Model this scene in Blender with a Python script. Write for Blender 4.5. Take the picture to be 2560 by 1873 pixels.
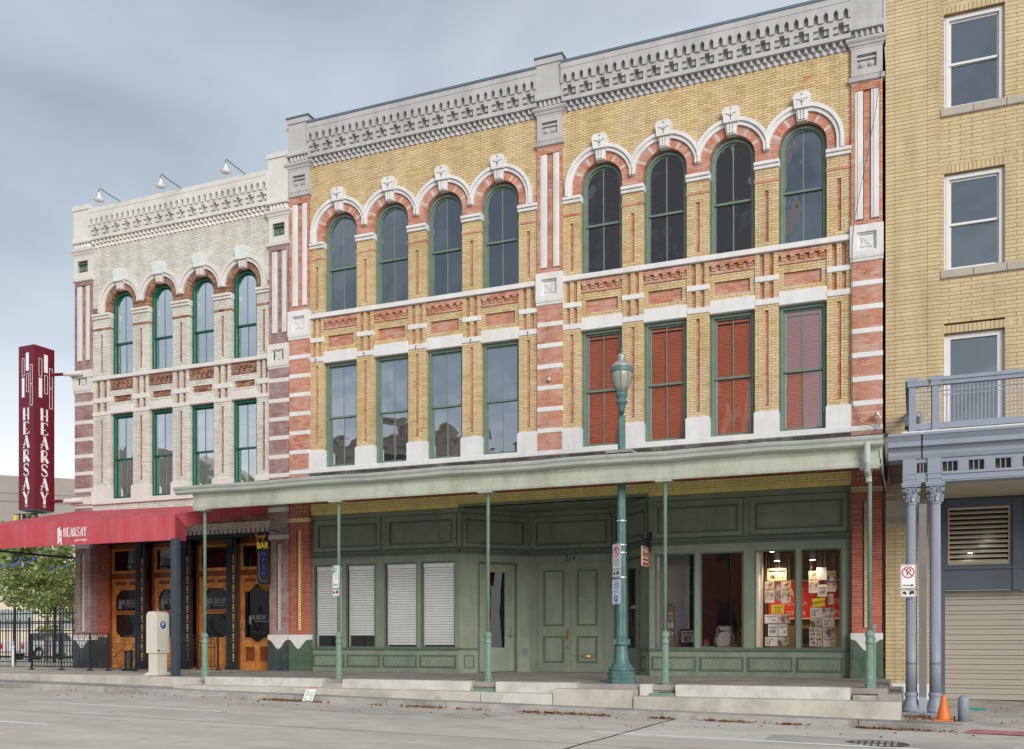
import bpy, math, random
from mathutils import Vector, Matrix
R = math.radians
rnd = random.Random(7)
scene = bpy.context.scene
for o in list(bpy.data.objects):
    bpy.data.objects.remove(o)
C = scene.collection

# ------------------------------------------------------------------ camera
CAM = (15.18, -21.63, 0.792)
cd = bpy.data.cameras.new('camera'); cam = bpy.data.objects.new('camera', cd); C.objects.link(cam)
cam.location = CAM; cam.rotation_euler = (R(90), 0, R(22.377))
cd.sensor_width = 36; cd.lens = 34.517; cd.shift_y = 0.26; cd.clip_end = 2000; cd.clip_start = .1
scene.camera = cam
# ------------------------------------------------------------------ world: overcast sky
SUN_EL, SUN_AZ = R(19), R(141)
w = bpy.data.worlds.new('World'); scene.world = w; w.use_nodes = True
nt = w.node_tree; nt.nodes.clear()
def N(t, tree=nt, **k):
    n = tree.nodes.new(t)
    for a, b in k.items(): setattr(n, a, b)
    return n
sky = N('ShaderNodeTexSky', sky_type='NISHITA', sun_disc=False, sun_elevation=SUN_EL, sun_rotation=SUN_AZ, air_density=1.2, dust_density=2.0)
skm = N('ShaderNodeVectorMath', operation='SCALE'); skm.inputs['Scale'].default_value = .09
nt.links.new(sky.outputs[0], skm.inputs[0])
tc = N('ShaderNodeTexCoord'); sep = N('ShaderNodeSeparateXYZ'); nt.links.new(tc.outputs['Generated'], sep.inputs[0])
mp = N('ShaderNodeMapping'); mp.inputs['Scale'].default_value = (1.5, 1.5, 2.3); mp.inputs['Location'].default_value = (.37, 1.1, .2)
nt.links.new(tc.outputs['Generated'], mp.inputs[0])
nz = N('ShaderNodeTexNoise'); nz.inputs['Scale'].default_value = 1.25; nz.inputs['Detail'].default_value = 5; nz.inputs['Roughness'].default_value = .48; nz.inputs['Distortion'].default_value = .35
nt.links.new(mp.outputs[0], nz.inputs['Vector'])
gr = N('ShaderNodeValToRGB')                       # cloud deck: bright at the horizon, blue grey above
e = gr.color_ramp.elements
e[0].position = 0; e[0].color = (.84, .83, .86, 1); e[1].position = 1; e[1].color = (.62, .66, .71, 1)
for p_, c_ in ((.12, (.74, .76, .80, 1)), (.26, (.45, .52, .59, 1)), (.45, (.36, .42, .49, 1))):
    q_ = e.new(p_); q_.color = c_
nt.links.new(sep.outputs['Z'], gr.inputs[0])
cr = N('ShaderNodeValToRGB'); e = cr.color_ramp.elements
e[0].position = .38; e[0].color = (.57, .59, .62, 1); e[1].position = .61; e[1].color = (1.16, 1.13, 1.10, 1)
nt.links.new(nz.outputs['Fac'], cr.inputs[0])
mul = N('ShaderNodeMix', data_type='RGBA', blend_type='MULTIPLY'); mul.inputs['Factor'].default_value = 1
nt.links.new(gr.outputs[0], mul.inputs['A']); nt.links.new(cr.outputs[0], mul.inputs['B'])
sc_ = N('ShaderNodeVectorMath', operation='SCALE'); sc_.inputs['Scale'].default_value = .65
nt.links.new(mul.outputs['Result'], sc_.inputs[0])
mx = N('ShaderNodeMix', data_type='RGBA'); mx.inputs['Factor'].default_value = .93
nt.links.new(skm.outputs[0], mx.inputs['A']); nt.links.new(sc_.outputs[0], mx.inputs['B'])
bg = N('ShaderNodeBackground'); bg.inputs['Strength'].default_value = 1.0
nt.links.new(mx.outputs['Result'], bg.inputs['Color'])
wo = N('ShaderNodeOutputWorld'); nt.links.new(bg.outputs[0], wo.inputs['Surface'])
# ------------------------------------------------------------------ soft sun through the overcast
sd = bpy.data.lights.new('sun', 'SUN'); sd.energy = 1.5; sd.angle = R(30); sd.color = (1, .96, .9)
so = bpy.data.objects.new('sun', sd); C.objects.link(so)
# light comes from behind the camera, from the right, high up
dv = Vector((.60, -.74, .33)).normalized()
so.rotation_euler = dv.to_track_quat('Z', 'Y').to_euler(); so.location = (20, -30, 40)
vs = scene.view_settings; vs.view_transform = 'Standard'; vs.look = 'None'; vs.gamma = 1; vs.exposure = 1.0
vs.use_curve_mapping = False
scene.render.engine = 'CYCLES'
cy = scene.cycles; cy.max_bounces = 8; cy.transparent_max_bounces = 16; cy.diffuse_bounces = 3; cy.glossy_bounces = 4

# ------------------------------------------------------------------ materials
MATS = {}
def mat(name, col, rough=.6, var=.12, scale=3.0, bump=0.0, bscale=60., metal=0., spec=.4, dirt=None, dscale=1.2, damt=.5, emit=None, streak=None, spots=None):
    m = bpy.data.materials.new(name); m.use_nodes = True; t = m.node_tree; t.nodes.clear()
    b = N('ShaderNodeBsdfPrincipled', t); o = N('ShaderNodeOutputMaterial', t); t.links.new(b.outputs[0], o.inputs[0])
    b.inputs['Roughness'].default_value = rough; b.inputs['Metallic'].default_value = metal
    b.inputs['Specular IOR Level'].default_value = spec
    co = N('ShaderNodeTexCoord', t); oi = N('ShaderNodeObjectInfo', t)
    ad = N('ShaderNodeVectorMath', t, operation='ADD'); t.links.new(co.outputs['Object'], ad.inputs[0]); t.links.new(oi.outputs['Location'], ad.inputs[1])
    n1 = N('ShaderNodeTexNoise', t); n1.inputs['Scale'].default_value = scale; n1.inputs['Detail'].default_value = 6; n1.inputs['Roughness'].default_value = .62
    t.links.new(ad.outputs[0], n1.inputs['Vector'])
    r1 = N('ShaderNodeValToRGB', t); r1.color_ramp.elements[0].position = .3; r1.color_ramp.elements[1].position = .7
    r1.color_ramp.elements[0].color = tuple(c*(1-var) for c in col)+(1,); r1.color_ramp.elements[1].color = tuple(min(1, c*(1+var)) for c in col)+(1,)
    t.links.new(n1.outputs['Fac'], r1.inputs[0]); last = r1.outputs[0]
    if dirt:
        n2 = N('ShaderNodeTexNoise', t); n2.inputs['Scale'].default_value = dscale; n2.inputs['Detail'].default_value = 8; n2.inputs['Roughness'].default_value = .7
        vec = ad.outputs[0]
        if streak:
            mpp = N('ShaderNodeMapping', t); mpp.inputs['Scale'].default_value = streak; t.links.new(vec, mpp.inputs[0]); vec = mpp.outputs[0]
        t.links.new(vec, n2.inputs['Vector'])
        r2 = N('ShaderNodeValToRGB', t); r2.color_ramp.elements[0].position = .46; r2.color_ramp.elements[1].position = .72
        r2.color_ramp.elements[0].color = (0, 0, 0, 1); r2.color_ramp.elements[1].color = (damt, damt, damt, 1)
        t.links.new(n2.outputs['Fac'], r2.inputs[0])
        m2 = N('ShaderNodeMix', t, data_type='RGBA'); m2.inputs['B'].default_value = tuple(dirt)+(1,)
        t.links.new(r2.outputs[0], m2.inputs['Factor']); t.links.new(last, m2.inputs['A']); last = m2.outputs['Result']
    if spots:
        n5 = N('ShaderNodeTexNoise', t); n5.inputs['Scale'].default_value = spots[0]; n5.inputs['Detail'].default_value = 3; t.links.new(ad.outputs[0], n5.inputs['Vector'])
        r5 = N('ShaderNodeValToRGB', t); r5.color_ramp.elements[0].position = .60; r5.color_ramp.elements[1].position = .72; r5.color_ramp.elements[0].color = (0, 0, 0, 1); r5.color_ramp.elements[1].color = (spots[1],)*3+(1,)
        t.links.new(n5.outputs['Fac'], r5.inputs[0]); m5 = N('ShaderNodeMix', t, data_type='RGBA'); m5.inputs['B'].default_value = tuple(spots[2])+(1,)
        t.links.new(r5.outputs[0], m5.inputs['Factor']); t.links.new(last, m5.inputs['A']); last = m5.outputs['Result']
    t.links.new(last, b.inputs['Base Color'])
    if bump:
        n3 = N('ShaderNodeTexNoise', t); n3.inputs['Scale'].default_value = bscale; n3.inputs['Detail'].default_value = 4
        t.links.new(ad.outputs[0], n3.inputs['Vector'])
        bp = N('ShaderNodeBump', t); bp.inputs['Strength'].default_value = bump; bp.inputs['Distance'].default_value = .01
        t.links.new(n3.outputs['Fac'], bp.inputs['Height']); t.links.new(bp.outputs[0], b.inputs['Normal'])
    if emit:
        b.inputs['Emission Color'].default_value = tuple(emit[:3])+(1,); b.inputs['Emission Strength'].default_value = emit[3]
    MATS[name] = m; return m
def brickmat(name, cols, rough=.75, pale=None, pamt=.35, pscale=2.2):
    m = bpy.data.materials.new(name); m.use_nodes = True; t = m.node_tree; t.nodes.clear()
    b = N('ShaderNodeBsdfPrincipled', t); o = N('ShaderNodeOutputMaterial', t); t.links.new(b.outputs[0], o.inputs[0])
    b.inputs['Roughness'].default_value = rough; b.inputs['Specular IOR Level'].default_value = .3
    at = N('ShaderNodeAttribute', t, attribute_name='tint')
    r = N('ShaderNodeValToRGB', t); n = len(cols)
    for i, c in enumerate(cols):
        el = r.color_ramp.elements
        if i < 2: el[i].position = i/(n-1); el[i].color = tuple(c)+(1,)
        else:
            el[1].position if 0 else None
            q = el.new(min(1, i/(n-1))); q.color = tuple(c)+(1,)
    el = r.color_ramp.elements
    for i, c in enumerate(cols): el[i].position = i/(n-1); el[i].color = tuple(c)+(1,)
    t.links.new(at.outputs['Fac'], r.inputs[0])
    ge = N('ShaderNodeNewGeometry', t)
    n1 = N('ShaderNodeTexNoise', t); n1.inputs['Scale'].default_value = 22; n1.inputs['Detail'].default_value = 5
    t.links.new(ge.outputs['Position'], n1.inputs['Vector'])
    r1 = N('ShaderNodeValToRGB', t); r1.color_ramp.elements[0].color = (.80, .80, .80, 1); r1.color_ramp.elements[1].color = (1.12, 1.12, 1.12, 1)
    t.links.new(n1.outputs['Fac'], r1.inputs[0])
    mu = N('ShaderNodeMix', t, data_type='RGBA', blend_type='MULTIPLY'); mu.inputs['Factor'].default_value = 1
    t.links.new(r.outputs[0], mu.inputs['A']); t.links.new(r1.outputs[0], mu.inputs['B']); last = mu.outputs['Result']
    if pale:
        n4 = N('ShaderNodeTexNoise', t); n4.inputs['Scale'].default_value = 1.; n4.inputs['Detail'].default_value = 7; n4.inputs['Roughness'].default_value = .7
        m4 = N('ShaderNodeMapping', t); m4.inputs['Scale'].default_value = (2.6, 2.6, .34); t.links.new(ge.outputs['Position'], m4.inputs[0]); t.links.new(m4.outputs[0], n4.inputs['Vector'])
        r4 = N('ShaderNodeValToRGB', t); r4.color_ramp.elements[0].position = .32; r4.color_ramp.elements[1].position = .56; r4.color_ramp.elements[0].color = (.70, .69, .68, 1); r4.color_ramp.elements[1].color = (1.03, 1.03, 1.03, 1)
        t.links.new(n4.outputs['Fac'], r4.inputs[0]); x4 = N('ShaderNodeMix', t, data_type='RGBA', blend_type='MULTIPLY'); x4.inputs['Factor'].default_value = .75; t.links.new(last, x4.inputs['A']); t.links.new(r4.outputs[0], x4.inputs['B']); last = x4.outputs['Result']
        n2 = N('ShaderNodeTexNoise', t); n2.inputs['Scale'].default_value = pscale; n2.inputs['Detail'].default_value = 9; n2.inputs['Roughness'].default_value = .75
        t.links.new(ge.outputs['Position'], n2.inputs['Vector'])
        r2 = N('ShaderNodeValToRGB', t); r2.color_ramp.elements[0].position = .45; r2.color_ramp.elements[1].position = .68
        r2.color_ramp.elements[0].color = (0, 0, 0, 1); r2.color_ramp.elements[1].color = (pamt,)*3+(1,)
        t.links.new(n2.outputs['Fac'], r2.inputs[0])
        m2 = N('ShaderNodeMix', t, data_type='RGBA'); m2.inputs['B'].default_value = tuple(pale)+(1,)
        t.links.new(r2.outputs[0], m2.inputs['Factor']); t.links.new(last, m2.inputs['A']); last = m2.outputs['Result']
    t.links.new(last, b.inputs['Base Color'])
    MATS[name] = m; return m
def glassmat(name, base=.2, tint=(.75, .8, .8), wav=.3, wscale=1.6):
    m = bpy.data.materials.new(name); m.use_nodes = True; t = m.node_tree; t.nodes.clear()
    o = N('ShaderNodeOutputMaterial', t); mxs = N('ShaderNodeMixShader', t); t.links.new(mxs.outputs[0], o.inputs[0])
    tr = N('ShaderNodeBsdfTransparent', t); tr.inputs[0].default_value = tuple(tint)+(1,)
    gl = N('ShaderNodeBsdfGlossy', t); gl.inputs['Roughness'].default_value = .015; gl.inputs['Color'].default_value = (.95, .97, 1, 1)
    fr = N('ShaderNodeFresnel', t); fr.inputs[0].default_value = 1.5
    ma = N('ShaderNodeMath', t, operation='MULTIPLY_ADD'); ma.inputs[1].default_value = 1-base; ma.inputs[2].default_value = base
    t.links.new(fr.outputs[0], ma.inputs[0]); t.links.new(ma.outputs[0], mxs.inputs[0])
    t.links.new(tr.outputs[0], mxs.inputs[1]); t.links.new(gl.outputs[0], mxs.inputs[2])
    ge = N('ShaderNodeNewGeometry', t); n1 = N('ShaderNodeTexNoise', t); n1.inputs['Scale'].default_value = wscale; n1.inputs['Detail'].default_value = 1.5
    t.links.new(ge.outputs['Position'], n1.inputs['Vector'])
    bp = N('ShaderNodeBump', t); bp.inputs['Strength'].default_value = wav; bp.inputs['Distance'].default_value = .05
    t.links.new(n1.outputs['Fac'], bp.inputs['Height']); t.links.new(bp.outputs[0], gl.inputs['Normal'])
    MATS[name] = m; return m

brickmat('yellow_brick', [(.50, .37, .175), (.58, .44, .22), (.615, .475, .25), (.645, .51, .285), (.565, .435, .21)], pale=(.62, .56, .46), pamt=.42, pscale=.9)
brickmat('red_brick', [(.42, .16, .10), (.52, .18, .095), (.57, .25, .16), (.50, .23, .17), (.60, .33, .24)], pale=(.60, .44, .38), pamt=.62, pscale=2.4)
brickmat('deep_red_brick', [(.36, .09, .06), (.44, .115, .07), (.50, .15, .09)], pale=(.45, .2, .16), pamt=.25)
brickmat('cream_brick', [(.58, .565, .50), (.66, .645, .58), (.71, .70, .645), (.62, .605, .545)], pale=(.45, .42, .34), pamt=.3, pscale=1.6)
brickmat('purple_brick', [(.22, .13, .125), (.28, .16, .15), (.33, .21, .20), (.30, .15, .13)], pale=(.50, .47, .49), pamt=.55, pscale=2.0)
brickmat('brown_brick', [(.14, .06, .045), (.24, .10, .07), (.34, .17, .10), (.42, .22, .11)], pale=(.5, .36, .24), pamt=.3)
brickmat('tan_brick', [(.525, .42, .245), (.56, .455, .27), (.59, .485, .295), (.545, .44, .26)], pale=(.5, .42, .28), pamt=.2, pscale=.7)
brickmat('painted_yellow_brick', [(.78, .66, .24), (.84, .72, .28)], pale=(.74, .62, .28), pamt=.4)
mat('mortar_rust', (.30, .15, .07), .9, .25, 8)
mat('mortar_pale', (.55, .45, .40), .9, .2, 8)
mat('mortar_dark', (.20, .17, .13), .9, .3, 8)
mat('mortar_tan', (.30, .19, .07), .9, .3, 6)
mat('mortar_pink', (.52, .36, .34), .9, .2, 6)
mat('white_stone', (.68, .68, .68), .7, .05, 2.5, .12, 30, dirt=(.46, .44, .42), dscale=1.2, damt=.5, streak=(2.5, 2.5, .7))
mat('cream_stone', (.63, .62, .59), .7, .06, 2.5, .15, 30, dirt=(.5, .42, .34), dscale=2.0, damt=.4)
mat('grey_stone', (.45, .445, .445), .75, .07, 2.0, .12, 25, dirt=(.27, .265, .265), dscale=1.0, damt=.6, streak=(2.2, 2.2, .5))
mat('pale_key_stone', (.62, .68, .66), .7, .1, 6, .15, 30)
mat('flashing', (.13, .18, .22), .45, .15, 2, metal=.3)
mat('sage_frame', (.135, .205, .165), .55, .14, 5, .08, 60, dirt=(.22, .27, .22), damt=.3)
mat('shop_green', (.20, .24, .18), .5, .12, 2.2, .10, 30, dirt=(.13, .155, .115), dscale=1.3, damt=.75, streak=(2.6, 2.6, .45), spots=(5.0, .25, (.27, .30, .24)))
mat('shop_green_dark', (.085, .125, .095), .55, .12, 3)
mat('base_green', (.075, .12, .085), .5, .2, 5)
mat('base_black', (.04, .055, .06), .5, .3, 5, dirt=(.16, .17, .17), damt=.4)
mat('emerald', (.010, .10, .062), .4, .15, 4)
mat('canopy_green', (.42, .45, .375), .55, .09, 1.5, .06, 40, dirt=(.24, .25, .19), dscale=1.0, damt=.8, streak=(1.8, 1.8, .9))
mat('gutter_green', (.42, .46, .42), .4, .1, 2, metal=.1, dirt=(.25, .26, .24), dscale=1.5, damt=.5)
mat('roofing', (.05, .045, .045), .85, .4, 6, .3, 30, dirt=(.3, .28, .27), dscale=2.5, damt=.6)
mat('post_green', (.17, .27, .215), .5, .18, 6, .08, 40, dirt=(.10, .15, .12), dscale=3, damt=.55, spots=(9, .5, (.30, .40, .34)))
mat('lamp_teal', (.065, .15, .148), .45, .2, 5, .06, 40, dirt=(.17, .27, .26), dscale=3.5, damt=.5)
mat('lamp_roof', (.38, .38, .36), .4, .2, 6, metal=.4, dirt=(.1, .2, .2), dscale=3, damt=.5)
mat('lamp_glass', (.30, .30, .26), .25, .1, 3, spec=.6)
mat('awning_red', (.47, .065, .085), .75, .10, 1.2, .05, 200, dirt=(.52, .17, .19), dscale=1.2, damt=.6, streak=(3.0, 3.0, .35), spots=(2.2, .35, (.30, .04, .05)))
mat('awning_streak', (.42, .13, .16), .8, .2, 3)
mat('maroon', (.135, .006, .02), .35, .06, 2, spec=.5)
mat('sign_white', (.80, .80, .80), .5, .03, 5)
mat('black_iron', (.018, .02, .023), .5, .25, 8, spec=.5)
mat('dark_steel', (.045, .06, .08), .45, .12, 4)
mat('orange_wood', (.50, .20, .05), .4, .30, 5, .05, 30, dirt=(.20, .05, .012), dscale=2.4, damt=.7)
mat('brown_wood', (.16, .045, .016), .45, .3, 4)
mat('iron_column', (.016, .03, .038), .5, .3, 6)
mat('bead_gold', (.5, .24, .06), .5, .25, 8)
mat('blue_grey', (.245, .28, .345), .5, .07, 2, .04, 50, dirt=(.19, .22, .275), dscale=1.0, damt=.35)
mat('blue_grey_dark', (.085, .105, .135), .5, .1, 2)
mat('soffit_brown', (.16, .12, .11), .8, .3, 4)
mat('beige_paint', (.47, .42, .33), .7, .06, 2)
mat('louvre_beige', (.52, .46, .34), .6, .05, 2)
mat('garage_taupe', (.42, .375, .32), .55, .05, 1.2, dirt=(.33, .295, .25), dscale=1.2, damt=.4)
mat('pipe_grey', (.17, .17, .165), .55, .12, 3, dirt=(.10, .10, .10), dscale=2, damt=.4)
mat('pipe_pale', (.34, .36, .40), .5, .1, 3)
mat('white_upvc', (.66, .67, .69), .45, .04, 3)
mat('sill_grey', (.40, .36, .31), .75, .08, 3, dirt=(.3, .27, .24), damt=.3)
mat('screen_blue', (.105, .145, .19), .35, .12, .8, spec=.7)
mat('red_blind', (.84, .23, .095), .6, .10, 2)
mat('white_blind', (.90, .90, .90), .55, .04, 3)
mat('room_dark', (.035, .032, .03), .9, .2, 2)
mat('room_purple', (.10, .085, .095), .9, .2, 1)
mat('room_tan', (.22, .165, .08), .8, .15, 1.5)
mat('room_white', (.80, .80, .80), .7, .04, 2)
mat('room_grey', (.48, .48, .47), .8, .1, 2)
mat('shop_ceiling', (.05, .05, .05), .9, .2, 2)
mat('asphalt_pale', (.56, .515, .455), .85, .14, 1.3, .18, 50, dirt=(.33, .30, .27), dscale=.7, damt=.6, streak=(.30, 1.0, 1.0), spots=(2.1, .5, (.30, .275, .25)))
mat('asphalt_slab', (.60, .565, .51), .85, .14, 1.1, .18, 50, dirt=(.36, .33, .30), dscale=.8, damt=.6, streak=(.35, 1.0, 1.0), spots=(2.6, .5, (.33, .305, .28)))
mat('asphalt_patch', (.47, .44, .40), .85, .18, 2.0, .2, 50, dirt=(.30, .28, .25), dscale=1.6, damt=.8)
mat('road_joint', (.06, .055, .05), .9, .3, 5)
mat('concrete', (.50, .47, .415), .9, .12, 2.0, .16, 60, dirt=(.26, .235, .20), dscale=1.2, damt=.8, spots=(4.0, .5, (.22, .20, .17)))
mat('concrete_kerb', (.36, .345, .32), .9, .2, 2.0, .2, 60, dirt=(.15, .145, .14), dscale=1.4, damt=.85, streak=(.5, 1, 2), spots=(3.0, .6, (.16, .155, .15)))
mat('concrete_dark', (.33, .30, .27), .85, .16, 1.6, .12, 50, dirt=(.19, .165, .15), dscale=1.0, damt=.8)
mat('white_step', (.56, .55, .51), .85, .09, 2.0, .14, 50, dirt=(.32, .30, .26), dscale=1.6, damt=.75, spots=(3.5, .45, (.30, .28, .24)))
mat('line_white', (.88, .88, .88), .8, .06, 5, dirt=(.55, .52, .48), dscale=6, damt=.6)
mat('pink_paint', (.48, .17, .19), .8, .15, 4, dirt=(.36, .31, .29), dscale=4, damt=.7)
mat('iron_cover', (.085, .075, .068), .7, .3, 9, .5, 60)
mat('cone_orange', (.72, .17, .03), .5, .18, 6, dirt=(.3, .12, .05), dscale=6, damt=.5)
mat('rubber_black', (.02, .02, .02), .7, .2, 8)
mat('leaf_litter', (.27, .105, .035), .8, .5, 30)
mat('bark', (.30, .25, .19), .9, .25, 12, .4, 30)
mat('parking_cream', (.60, .58, .49), .45, .05, 2, dirt=(.5, .47, .39), dscale=2, damt=.3)
mat('parking_blue', (.02, .055, .24), .4, .05, 4)
mat('sign_red', (.62, .03, .03), .5, .05, 6)
mat('sign_black', (.02, .02, .02), .5, .05, 6)
mat('sign_green', (.01, .30, .22), .5, .05, 6)
mat('sign_blue', (.05, .16, .60), .5, .05, 6)
mat('sign_grey_text', (.32, .33, .36), .6, .1, 6)
mat('galvanised', (.55, .56, .57), .35, .1, 5, metal=.6)
mat('brass', (.45, .28, .10), .35, .2, 9, metal=.7)
mat('steel_strap', (.62, .64, .66), .35, .05, 5, metal=.5)
mat('car_white', (.74, .75, .77), .25, .03, 2, spec=.6)
mat('car_dark', (.012, .013, .015), .35, .1, 4)
mat('car_glass', (.02, .025, .03), .06, .05, 2, spec=.9)
mat('tail_red', (.55, .02, .02), .2, .1, 9)
mat('tail_amber', (.75, .22, .03), .2, .1, 9)
mat('chrome', (.6, .6, .6), .2, .05, 3, metal=.9)
mat('far_concrete', (.31, .275, .26), .85, .06, .4, dirt=(.28, .23, .22), dscale=.3, damt=.4)
mat('far_concrete_dark', (.26, .215, .205), .85, .06, .4)
mat('far_glass', (.25, .30, .30), .15, .2, .5, spec=.8)
mat('far_cream', (.62, .55, .44), .85, .08, .6)
mat('far_red', (.46, .13, .07), .85, .15, 1)
mat('far_blue', (.02, .10, .62), .6, .1, 1)
mat('far_yellow', (.75, .52, .04), .6, .1, 1)
mat('opp_brick', (.22, .085, .055), .85, .25, 3)
mat('opp_tower', (.36, .32, .34), .85, .12, 2)
mat('opp_tower_glass', (.41, .41, .44), .5, .1, 1)
mat('opp_tan', (.42, .37, .31), .85, .08, .5)
mat('opp_glass', (.03, .035, .04), .1, .1, 1, spec=.8)
mat('grass', (.07, .12, .03), .9, .4, 3)
mat('neon_yellow', (.62, .50, .02), .4, .05, 3, emit=(1, .72, .05, .08))
mat('neon_blue', (.04, .05, .5), .4, .05, 3, emit=(.06, .08, .8, .12))
mat('neon_orange', (.45, .17, .03), .4, .1, 3)
mat('bulb', (1, .85, .6), .4, 0, 1, emit=(1, .72, .38, 7))
mat('tube_light', (1, 1, 1), .4, 0, 1, emit=(.9, 1, .95, 5))
mat('banner_red', (.62, .035, .025), .7, .06, 2)
mat('banner_cream', (.80, .68, .48), .7, .04, 2)
mat('poster_yellow', (.80, .66, .02), .6, .03, 2)
mat('paper_white', (.78, .78, .76), .7, .03, 3)
mat('paper_warm', (.80, .72, .50), .7, .03, 3)
mat('pumpkin', (.65, .20, .04), .5, .15, 8)
mat('shelf_wood', (.34, .15, .05), .6, .2, 5)
mat('totem_wood', (.36, .25, .15), .8, .3, 10, .3, 40)
mat('dry_plant', (.28, .20, .09), .8, .3, 10)
mat('pot_grey', (.12, .11, .11), .5, .2, 4)
mat('fabric_dark', (.02, .025, .035), .9, .2, 10)
mat('etched', (.20, .21, .21), .7, .05, 4)
mat('ivy', (.07, .14, .03), .7, .5, 8)
def photomat(name, a, b, c, seed):
    m = bpy.data.materials.new(name); m.use_nodes = True; t = m.node_tree; bs = t.nodes['Principled BSDF']
    co = N('ShaderNodeTexCoord', t); mp_ = N('ShaderNodeMapping', t); mp_.inputs['Location'].default_value = (seed*3.1, seed*1.7, seed)
    t.links.new(co.outputs['Object'], mp_.inputs[0])
    n = N('ShaderNodeTexNoise', t); n.inputs['Scale'].default_value = 11; n.inputs['Detail'].default_value = 3; t.links.new(mp_.outputs[0], n.inputs['Vector'])
    r = N('ShaderNodeValToRGB', t); el = r.color_ramp.elements
    el[0].position = .36; el[0].color = tuple(a)+(1,); el[1].position = .64; el[1].color = tuple(c)+(1,); q = el.new(.5); q.color = tuple(b)+(1,)
    t.links.new(n.outputs['Fac'], r.inputs[0]); t.links.new(r.outputs[0], bs.inputs['Base Color']); bs.inputs['Roughness'].default_value = .6
    MATS[name] = m
photomat('photo_interior', (.10, .05, .03), (.42, .28, .18), (.70, .62, .54), 1)
photomat('photo_room', (.16, .10, .08), (.50, .38, .28), (.62, .64, .66), 2)
photomat('photo_city', (.03, .06, .14), (.25, .28, .34), (.70, .55, .25), 3)
photomat('photo_green', (.07, .10, .05), (.35, .36, .28), (.62, .62, .58), 4)
photomat('photo_grey', (.06, .06, .06), (.28, .28, .28), (.60, .60, .60), 5)
glassmat('glass_upper', .20, (.6, .66, .68), .3, 1.5)
glassmat('glass_mid', .50, (.6, .66, .68), .45, 1.1)
glassmat('glass_blind', .03, (.97, .97, .97), .4, 1.2)
glassmat('glass_emerald', .80, (.5, .55, .55), .22, 1.2)
glassmat('glass_shop', .0, (1, 1, 1), .10, 1.0)
glassmat('glass_half', .13, (.95, .95, .95), .3, 1.0)
glassmat('glass_dark_shop', .10, (.9, .9, .9), .12, 1.0)
glassmat('glass_bar', .05, (.55, .6, .6), .3, 1.2)
def leafmat(name, cols):
    m = bpy.data.materials.new(name); m.use_nodes = True; t = m.node_tree; b = t.nodes['Principled BSDF']
    at = N('ShaderNodeAttribute', t, attribute_name='tint'); r = N('ShaderNodeValToRGB', t); el = r.color_ramp.elements
    el[0].color = tuple(cols[0])+(1,); el[1].color = tuple(cols[-1])+(1,)
    for i, c in enumerate(cols[1:-1]): q = el.new((i+1)/(len(cols)-1)); q.color = tuple(c)+(1,)
    t.links.new(at.outputs['Fac'], r.inputs[0]); t.links.new(r.outputs[0], b.inputs['Base Color']); b.inputs['Roughness'].default_value = .6
    tl = N('ShaderNodeBsdfTranslucent', t); t.links.new(r.outputs[0], tl.inputs[0])
    ms = N('ShaderNodeMixShader', t); ms.inputs[0].default_value = .35
    o = t.nodes['Material Output']; t.links.new(b.outputs[0], ms.inputs[1]); t.links.new(tl.outputs[0], ms.inputs[2]); t.links.new(ms.outputs[0], o.inputs[0])
    MATS[name] = m
leafmat('leaf_green', [(.12, .21, .06), (.23, .36, .11), (.36, .49, .18), (.46, .50, .20), (.42, .34, .15)])
leafmat('leaf_dry', [(.16, .05, .02), (.30, .11, .03), (.38, .18, .06), (.22, .09, .04)])

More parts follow.
